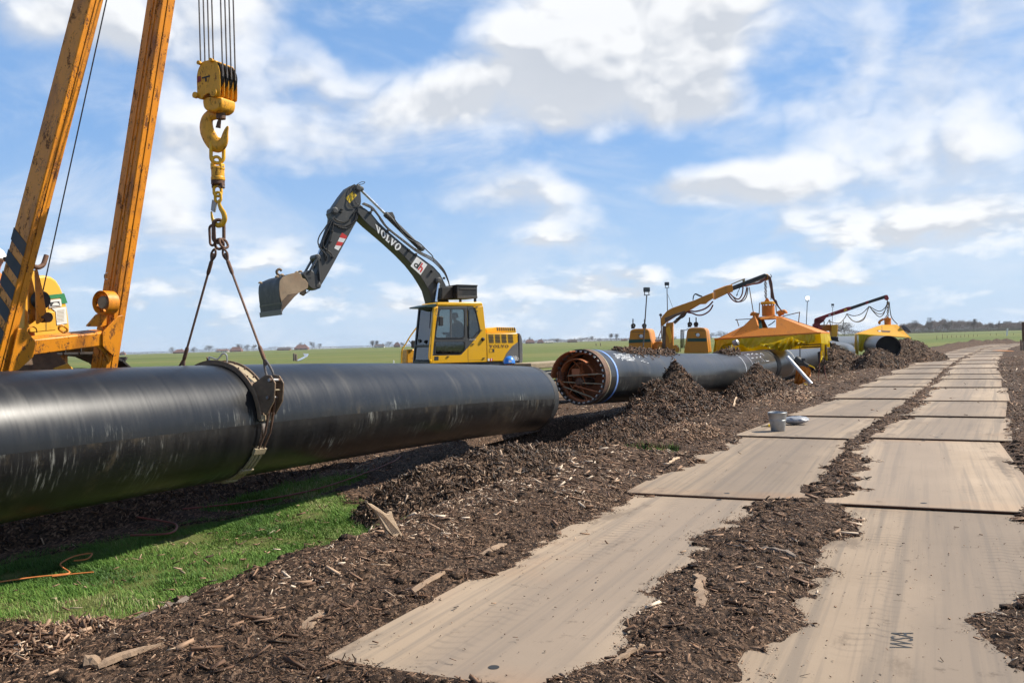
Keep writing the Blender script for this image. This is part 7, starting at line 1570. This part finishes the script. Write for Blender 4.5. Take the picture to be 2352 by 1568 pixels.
def tree_meshes(kind, var):
    """unit tree, 1 m tall: a tapered trunk with limbs, and a crown of bare twigs"""
    if (kind, var) in TREE_PROTO: return TREE_PROTO[(kind, var)]
    r = np.random.default_rng(100+var*7+len(kind)); W_ = {'round': .40, 'poplar': .17, 'wide': .62}[kind]
    m = MB(); m.add(tube([(0, 0, 0), (.01, .01, .35), (0, .02, .75)], [.028, .018, .006], 6)); cents = []
    for k in range(11):
        a = r.random()*2*PI; z0 = r.uniform(.18, .6); rr = W_*r.uniform(.55, 1)*(.8 if z0 > .4 else 1); z1 = min(.97, z0+r.uniform(.2, .45)); e = np.array([rr*math.cos(a), rr*math.sin(a), z1])
        m.add(tube(spline([(0, 0, z0), (e[0]*.45, e[1]*.45, z0+(z1-z0)*.4), tuple(e)], 3), np.linspace(.010, .003, 7), 5)); cents.append(e)
        for j in range(3): q = e*np.array([.6, .6, 1])+r.normal(0, .09, 3); m.add(tube([tuple(e*.6+np.array([0, 0, z0*.4])), tuple(q)], [.005, .002], 4)); cents.append(q)
    me = bpy.data.meshes.new('trunk'); me.from_pydata(m.v, [], m.f); me.materials.append(MAT['trunk'])
    n = 900; C = np.array(cents)[r.integers(0, len(cents), n)]+r.normal(0, .085, (n, 3)); C[:, 2] = np.clip(C[:, 2], .14, 1)
    V, F = slivers(C, r.uniform(.05, .14, n), r.uniform(.006, .014, n), 300+var); mc = bpy.data.meshes.new('crown'); mc.from_pydata(V.tolist(), [], F.tolist()); mc.materials.append(MAT['twigs' if var % 2 else 'twigs_grey'])
    TREE_PROTO[(kind, var)] = (me, mc); return me, mc
def tree(label, x, ytop, D, kind='round', var=0, wpx=None, name='bare_tree'):
    p = foot(x, D); h = at(x, ytop, D)[2]+.15
    t = thing(name, label, 'tree', p, group='bare trees along the horizon'); me, mc = tree_meshes(kind, var)
    sx = 1.0
    if wpx: sx = (wpx*D/FPX)/(h*{'round': .95, 'poplar': .5, 'wide': 1.4}[kind])
    for nm, d in (('trunk', me), ('crown', mc)):
        o = bpy.data.objects.new(nm, d); COL.objects.link(o); o.parent = t; o.scale = (h*sx, h*sx, h); o.rotation_euler = (0, 0, var*1.3)
    return t
def TLs(lab, sx, sy, w, kind='round', var=0, D=1450): x, y = ZL(sx, sy); tree(lab, x, y, D, kind, var, w/2.352*K)
def TMs(lab, sx, sy, w, kind='round', var=0, D=1250): x, y = ZM(sx, sy); tree(lab, x, y, D, kind, var, w/5.6*K)
TLs('bare tree just left of the leftmost large red roof', 440, 160, 70, 'wide', 0); TLs('rounded bare tree right of the left sling leg', 620, 157, 70, 'wide', 1); TLs('broad bare tree group before the long low barn', 740, 146, 110, 'wide', 2)
TLs('bare tree rising behind the big red barn roof', 985, 133, 70, 'round', 3); TLs('bare tree right of the big red barn roof', 1048, 138, 60, 'round', 4); TLs('bare tree close to the right sling leg', 1102, 138, 55, 'round', 1)
TLs('thin bare tree over the red farm by the bucket', 1475, 122, 36, 'poplar', 2); TLs('tall bare tree right of the red farm below the bucket', 1570, 116, 60, 'round', 3); TLs('low round tree at the right end of that farm', 1630, 132, 60, 'wide', 4)
TLs('first tall thin tree left of the excavator', 2058, 106, 40, 'poplar', 0); TLs('second tall thin tree left of the excavator', 2094, 106, 34, 'poplar', 1); TLs('dense bare tree between two farms left of the excavator', 2190, 114, 90, 'wide', 2); TLs('bare tree beside the excavator guard rail', 2296, 120, 50, 'round', 3)
TMs('bare tree behind the red farm right of the excavator', 182, 296, 60, 'round', 0); TMs('dark low tree before the middle of the horizon', 715, 322, 140, 'wide', 1); TMs('broad bare tree over the brown farm right of centre', 960, 332, 150, 'wide', 2)
TMs('left of two rounded trees left of the paired poplars', 1170, 300, 160, 'wide', 3); TMs('taller rounded tree left of the paired poplars', 1360, 284, 170, 'wide', 4); TMs('rounded low tree just left of the paired poplars', 1520, 316, 130, 'wide', 0); TMs('left poplar clump of the pair left of the orange hood', 1745, 234, 80, 'poplar', 3); TMs('right poplar clump of the pair left of the orange hood', 1850, 234, 80, 'poplar', 4)
for k, (zx, zy, w, lab) in enumerate(((690, 196, 150, 'tallest bare tree of the wood on the right horizon'), (1905, 246, 110, 'bare tree standing before the slate office block'), (420, 240, 170, 'broad dark tree at the left end of the right wood'), (1000, 218, 190, 'broad bare tree in the middle of the right wood'), (1470, 218, 190, 'tall bare tree before the gap in the right wood'), (1780, 262, 120, 'low round tree right of the gap in the right wood'))): x, y = ZR(zx, zy); tree(lab, x, y, 800, 'wide', k, w/5.18*K)
x, y = Z8(600, 530); tree('bare round tree beside the yellow crane cabinet', x, y, 600, 'wide', 2, 48); x, y = ZE(85, 955); tree('dark bare tree at the left eave of the first tent', x, y, 700, 'wide', 3, 30); x, y = ZE(60, 985); tree('low tree behind the right orange hood', x-20, y, 700, 'wide', 1, 30)
# continuous low belts of trees: masses nobody could count
def belt(name, label, prof, D, depth, dens, conv, mat, seed, hmin=2.0):
    r = np.random.default_rng(seed); xs = np.array([conv(px, py)[0] for px, py in prof]); ys = np.array([conv(px, py)[1] for px, py in prof]); n = dens
    x = r.uniform(xs.min(), xs.max(), n); Dd = D+depth*r.random(n); top = np.interp(x, xs, ys)+r.normal(0, 1.0, n)+(fbm(x*.09+seed, x*0+seed, 3, seed)-.35)*(hline(x)-np.interp(x, xs, ys))*.55; h = (hline(x)-top)*D/FPX+HEYE; h = np.maximum(h, hmin)
    z = h*(1-r.random(n)**1.7*.98)*(.75+.3*r.random(n)); P = np.stack([(x-1176)/FPX*Dd+0*x, Dd, z], 1)
    P[:, 0] = np.array([ray(a, 790)[0]/ray(a, 790)[1] for a in x])*Dd
    V, F = slivers(P, np.clip(h*r.uniform(.10, .30, n), .5, 5), D/FPX*r.uniform(.25, .6, n), seed+1, .9)
    o = fastmesh(name, V, F, mat, kind='stuff', smooth=False); tag(o, label, 'trees'); return o
belt('treeline', 'thin grey belt of far trees on the left horizon', [(-400, 205), (40, 200), (230, 203), (400, 196), (560, 180), (660, 178), (850, 165), (950, 168), (1120, 168), (1180, 178), (1230, 155), (1380, 150), (1430, 160), (1660, 165), (1750, 160), (2040, 152), (2120, 140), (2320, 135), (2700, 128)], 1500, 120, 14000, ZL, 'twigs_grey', 51, 4.5)
belt('treeline', 'low grey belt of far trees behind the pipe mouth', [(0, 350), (90, 340), (300, 350), (480, 335), (700, 330), (860, 350), (1100, 330), (1300, 310), (1500, 320), (1700, 335), (1900, 325), (2060, 330), (2500, 310), (3000, 300)], 1300, 120, 11000, ZM, 'twigs', 53, 4)
belt('woods', 'dense brown winter wood along the right horizon', [(150, 270), (280, 262), (400, 248), (520, 255), (600, 290), (650, 215), (740, 225), (800, 245), (900, 232), (1030, 226), (1150, 252), (1300, 250), (1400, 232), (1500, 226), (1580, 255), (1650, 290), (1780, 265), (1850, 315), (1950, 300), (2100, 280), (2500, 270)], 800, 70, 26000, ZR, 'twigs', 55, 6)
belt('treeline', 'hedge of bushes at the foot of the right wood', [(150, 400), (700, 395), (1300, 390), (1900, 375), (2500, 370)], 785, 12, 5000, ZR, 'shrub_green', 57)
belt('treeline', 'grey belt of trees between the two welding shelters', [(480, 560), (540, 545), (620, 560), (700, 620), (800, 640), (1000, 640)], 620, 40, 2600, Z8, 'twigs_grey', 59)
def house(label, conv, x0, x1, ytop, yeave, ybase, D, roof='roof_red', wall='brick', hip=.28, chim=True):
    (a, yt), (b, ye), (_, yb) = conv(x0, ytop), conv(x1, yeave), conv(x0, ybase)
    c = foot((a+b)/2, D); w = (b-a)*D/FPX; xm = (a+b)/2; ht = at(xm, yt, D)[2]+.15; he = max(at(xm, ye, D)[2]+.15, 1.6); d = w*.55
    h = thing('farmhouse', label, 'farmhouse', c, group='farms along the horizon'); X, Yv = np.array([1., 0, 0]), np.array([0, 1., 0])
    obj('wall', box(c+UP*he/2, X*w*.47, Yv*d*.47, UP*he/2), wall, h)
    q = [c+UP*he+X*w/2*sx+Yv*d/2*sy for sx, sy in ((-1, -1), (1, -1), (1, 1), (-1, 1))]; r0, r1 = c+UP*ht-X*w/2*(1-2*hip), c+UP*ht+X*w/2*(1-2*hip)
    rf = obj('roof', (np.array(q+[r0, r1]), [[0, 1, 5, 4], [1, 2, 5], [2, 3, 4, 5], [3, 0, 4], [3, 2, 1, 0]]), roof, h)
    if chim: obj('chimney', box(r1-X*w*.08+UP*.5, X*.4, Yv*.4, UP*.9), 'brick', rf)
    for sx in (-.3, .0, .3): obj('window', box(c+X*w*sx-Yv*(d*.47+.03)+UP*he*.5, X*w*.05, Yv*.04, UP*he*.25), 'far_glass', h)
    obj('door', box(c+X*w*.15-Yv*(d*.47+.03)+UP*min(he*.4, 1.05), X*.5, Yv*.04, UP*min(he*.4, 1.05)), 'slate', h)
    return h
house('small red-roofed house beside the right boom leg', ZL, 22, 68, 196, 210, 220, 1400); house('red farmhouse roof behind the left sling leg', ZL, 455, 555, 176, 198, 210, 1400); house('long low barn with pale end wall on the left horizon', ZL, 800, 900, 176, 188, 198, 1400, 'roof_red', 'wall_pale', .1)
house('big steep red barn roof left of the right sling leg', ZL, 910, 1010, 156, 188, 196, 1400, hip=.2); house('long dark shed left of the farm below the bucket', ZL, 1290, 1400, 162, 176, 185, 1400, 'roof_dark', 'brick', .05, False); house('large red farm below the excavator bucket', ZL, 1430, 1545, 138, 168, 180, 1400, hip=.22)
house('dark-roofed farm with white gable left of the excavator', ZL, 2070, 2155, 134, 152, 164, 1400, 'roof_dark', 'wall_pale', .08); house('small red roof beside the excavator guard rail', ZL, 2228, 2282, 120, 145, 160, 1400, hip=.3)
house('large red barn just right of the excavator', ZM, 100, 282, 340, 392, 414, 1200, hip=.2); house('second red barn right of the excavator', ZM, 322, 452, 344, 388, 406, 1200, hip=.25); house('brown-roofed farm above the pipe mouth', ZM, 900, 1100, 338, 372, 390, 1200, 'roof_dark', 'brick', .2); house('row of pale low sheds left of the pipe mouth', ZM, 470, 650, 380, 388, 402, 1200, 'wall_pale', 'wall_pale', .02, False); house('low red house beside the paired poplars', ZM, 1930, 2060, 338, 358, 372, 1200)
# office block at the right edge
def block(label, x0, x1, y0, y1, D, mat, rows, cols):
    (a, yt), (b, yb) = ZR(x0, y0), ZR(x1, y1); c = foot((a+b)/2, D); w = (b-a)*D/FPX; h = at((a+b)/2, yt, D)[2]+.15; t = thing('office_block', label, 'office', c); X, Yv = np.array([1., 0, 0]), np.array([0, 1., 0])
    obj('wall', box(c+UP*h/2, X*w/2, Yv*7, UP*h/2), mat, t); obj('roof', box(c+UP*(h+.2), X*w*.51, Yv*7.2, UP*.2), 'wall_pale' if mat != 'slate' else 'slate', t); obj('plant_room', box(c+UP*(h+1.2)-X*w*.1, X*w*.18, Yv*3, UP*.9), 'wall_pale', t)
    for r in range(rows):
        for k in range(cols): f = obj('window', box(c+X*w*((k+.5)/cols-.5)+UP*h*((r+.6)/rows)-Yv*7.02, X*w/cols*.36, Yv*.05, UP*h/rows*.28), 'far_glass', t)
block('long slate-grey office block behind the right wood', 1965, 2222, 290, 398, 900, 'slate', 3, 12); block('white-framed glass office block at the right edge', 2222, 2560, 286, 394, 905, 'wall_pale', 4, 14)
# fence laths in the right pasture
LATHS = ['tallest near lath, first from the yellow tent'] + ['pale pasture lath, %s from the yellow tent' % q for q in ('second', 'third', 'fourth', 'fifth', 'sixth', 'seventh', 'eighth', 'ninth', 'tenth', 'eleventh', 'twelfth')] + ['last short lath right of the white marker post']
for k, (zx, y0, y1) in enumerate(((810, 498, 572), (910, 470, 560), (995, 492, 545), (1075, 485, 540), (1155, 490, 535), (1235, 490, 535), (1305, 468, 528), (1375, 478, 525), (1460, 470, 520), (1530, 475, 515), (1760, 460, 500), (1870, 458, 495), (2170, 455, 490))):
    x, yb = ZR(zx, y1); _, yt = ZR(zx, y0); D = HEYE*FPX/max(yb-hline(x), 4); p = foot(x, D); h = (yb-yt)*D/FPX
    t = thing('fence_lath', LATHS[k], 'lath', p, group='laths in the right pasture'); obj('lath', tube([p, p+UP*h*.5, p+UP*h], [.05, .05, .04], 5), 'wood_grey', t)
x, yb = ZR(2052, 502); D = HEYE*FPX/(yb-hline(x)); p = foot(x, D); t = thing('marker_post', 'thick white marker post in the right pasture', 'post', p); obj('post', beam(p, p+UP*2.0+np.array([.25, 0, 0]), .28, .28), 'white_paint', t, bevel=.02)
for lab, zx, zt, zb in (('left of two pale fence posts at the right edge', 2298, 565, 782), ('right of two pale fence posts at the right edge', 2340, 590, 785)):
    x, yb = ZR(zx, zb); _, yt = ZR(zx, zt); D = 66; p = foot(x, D)+UP*.15; h = (yb-yt)*D/FPX; t = thing('fence_post', lab, 'post', p, group='fence posts at the right edge'); obj('post', lathe(p, UP, [(0, .07), (h-.05, .065), (h, .03)], 8), 'wood_grey', t, smooth=True)
pp_ = at(*ZR(2352, 470), 66); t = thing('sign_board', 'rusty brown board cut by the right edge', 'board', np.array([pp_[0], pp_[1], 0])); obj('board', box(pp_+np.array([.35, 0, .1]), np.array([.5, 0, 0]), np.array([0, .03, 0]), UP*.75), 'rust_steel', t, bevel=.02); obj('leg', box(np.array([pp_[0]+.35, pp_[1]+.06, pp_[2]*.5]), np.array([.05, 0, 0]), np.array([0, .03, 0]), UP*pp_[2]*.52), 'wood_post', t)
a, b = G(*ZR(1850, 772), .06), G(*ZR(2420, 800), .06); obj('timber_plank', beam(a, b, .5, .06), 'tent_orange', None, label='long orange plank lying across the bark at the road bend', cat='plank', bevel=.01)
# ditch and its posts
dw = [foot(*[ZL(q, r)[0], HEYE*FPX/(ZL(q, r)[1]-hline(ZL(q, r)[0]))])+UP*.06 for q, r in ((1495, 206), (1542, 210), (1532, 230), (1478, 258), (1438, 266), (1462, 250), (1508, 228))]
tag(obj('ditch_water', (dw+[v-UP*.05 for v in dw], [list(range(7)), list(range(7, 14))[::-1]]), 'water'), kind='structure')
for lab, zx, zt, zb in (('left dark post beside the shining ditch', 1424, 200, 262), ('right dark post beside the shining ditch', 1440, 206, 262)):
    x, yb = ZL(zx, zb); _, yt = ZL(zx, zt); D = HEYE*FPX/(yb-hline(x)); p = foot(x, D); h = (yb-yt)*D/FPX; t = thing('ditch_post', lab, 'post', p, group='posts by the ditch'); obj('post', lathe(p, UP, [(0, .2), (h-.1, .18), (h, .1)], 7), 'wood_post', t)
for lab, zx, zt, zb in (('left dark fence post above the pipe mouth', 1455, 410, 458), ('right dark fence post above the pipe mouth', 1538, 402, 462)):
    x, yb = ZM(zx, zb); _, yt = ZM(zx, zt); D = HEYE*FPX/(yb-hline(x)); p = foot(x, D); h = (yb-yt)*D/FPX; t = thing('fence_post', lab, 'post', p, group='posts in the far pasture'); obj('post', lathe(p, UP, [(0, .14), (h-.1, .13), (h, .07)], 7), 'wood_post', t)
x, yb = ZL(2228, 288); p = at(x, yb, 60); t = thing('marker_post', 'small white marker post left of the excavator', 'post', np.array([p[0], p[1], 0])); obj('post', lathe(np.array([p[0], p[1], -.15]), UP, [(0, .04), (p[2]+.30, .035), (p[2]+.36, .02)], 8), 'white_paint', t)
# stacked timber mats behind the gap between the pipes
a, b = at(1190, 833, 25.5), at(1330, 829, 27.5); tm = thing('timber_mat', 'stack of pale timber mats behind the gap between the pipes', 'timber', np.array([*((a+b)/2)[:2], 0]))
for k in range(4): z = a[2]-.10-k*.30; obj('mat', beam(np.array([a[0], a[1], z]), np.array([b[0], b[1], z+.02]), 1.0, .2 if k else .16), 'clamp_tan' if k == 0 else 'black_paint' if k == 1 else 'wood_grey', tm, bevel=.02)
# farther tussocks give the near pasture a nap
# ------------------------------------------------------------------ air
hm = bpy.data.materials.new('haze'); hm.use_nodes = True; hm.node_tree.nodes.clear(); n = NT(hm.node_tree)
pv = n.add('ShaderNodeVolumePrincipled'); pv.inputs['Color'].default_value = (.86, .92, 1, 1); pv.inputs['Density'].default_value = .00009; pv.inputs['Anisotropy'].default_value = .2
oo = n.add('ShaderNodeOutputMaterial'); n.t.links.new(pv.outputs[0], oo.inputs['Volume']); MAT['haze'] = hm
hz_o = obj('haze', box((0, 1250, 11.5), (3400, 0, 0), (0, 1400, 0), (0, 0, 13.5)), 'haze'); tag(hz_o, kind='stuff')
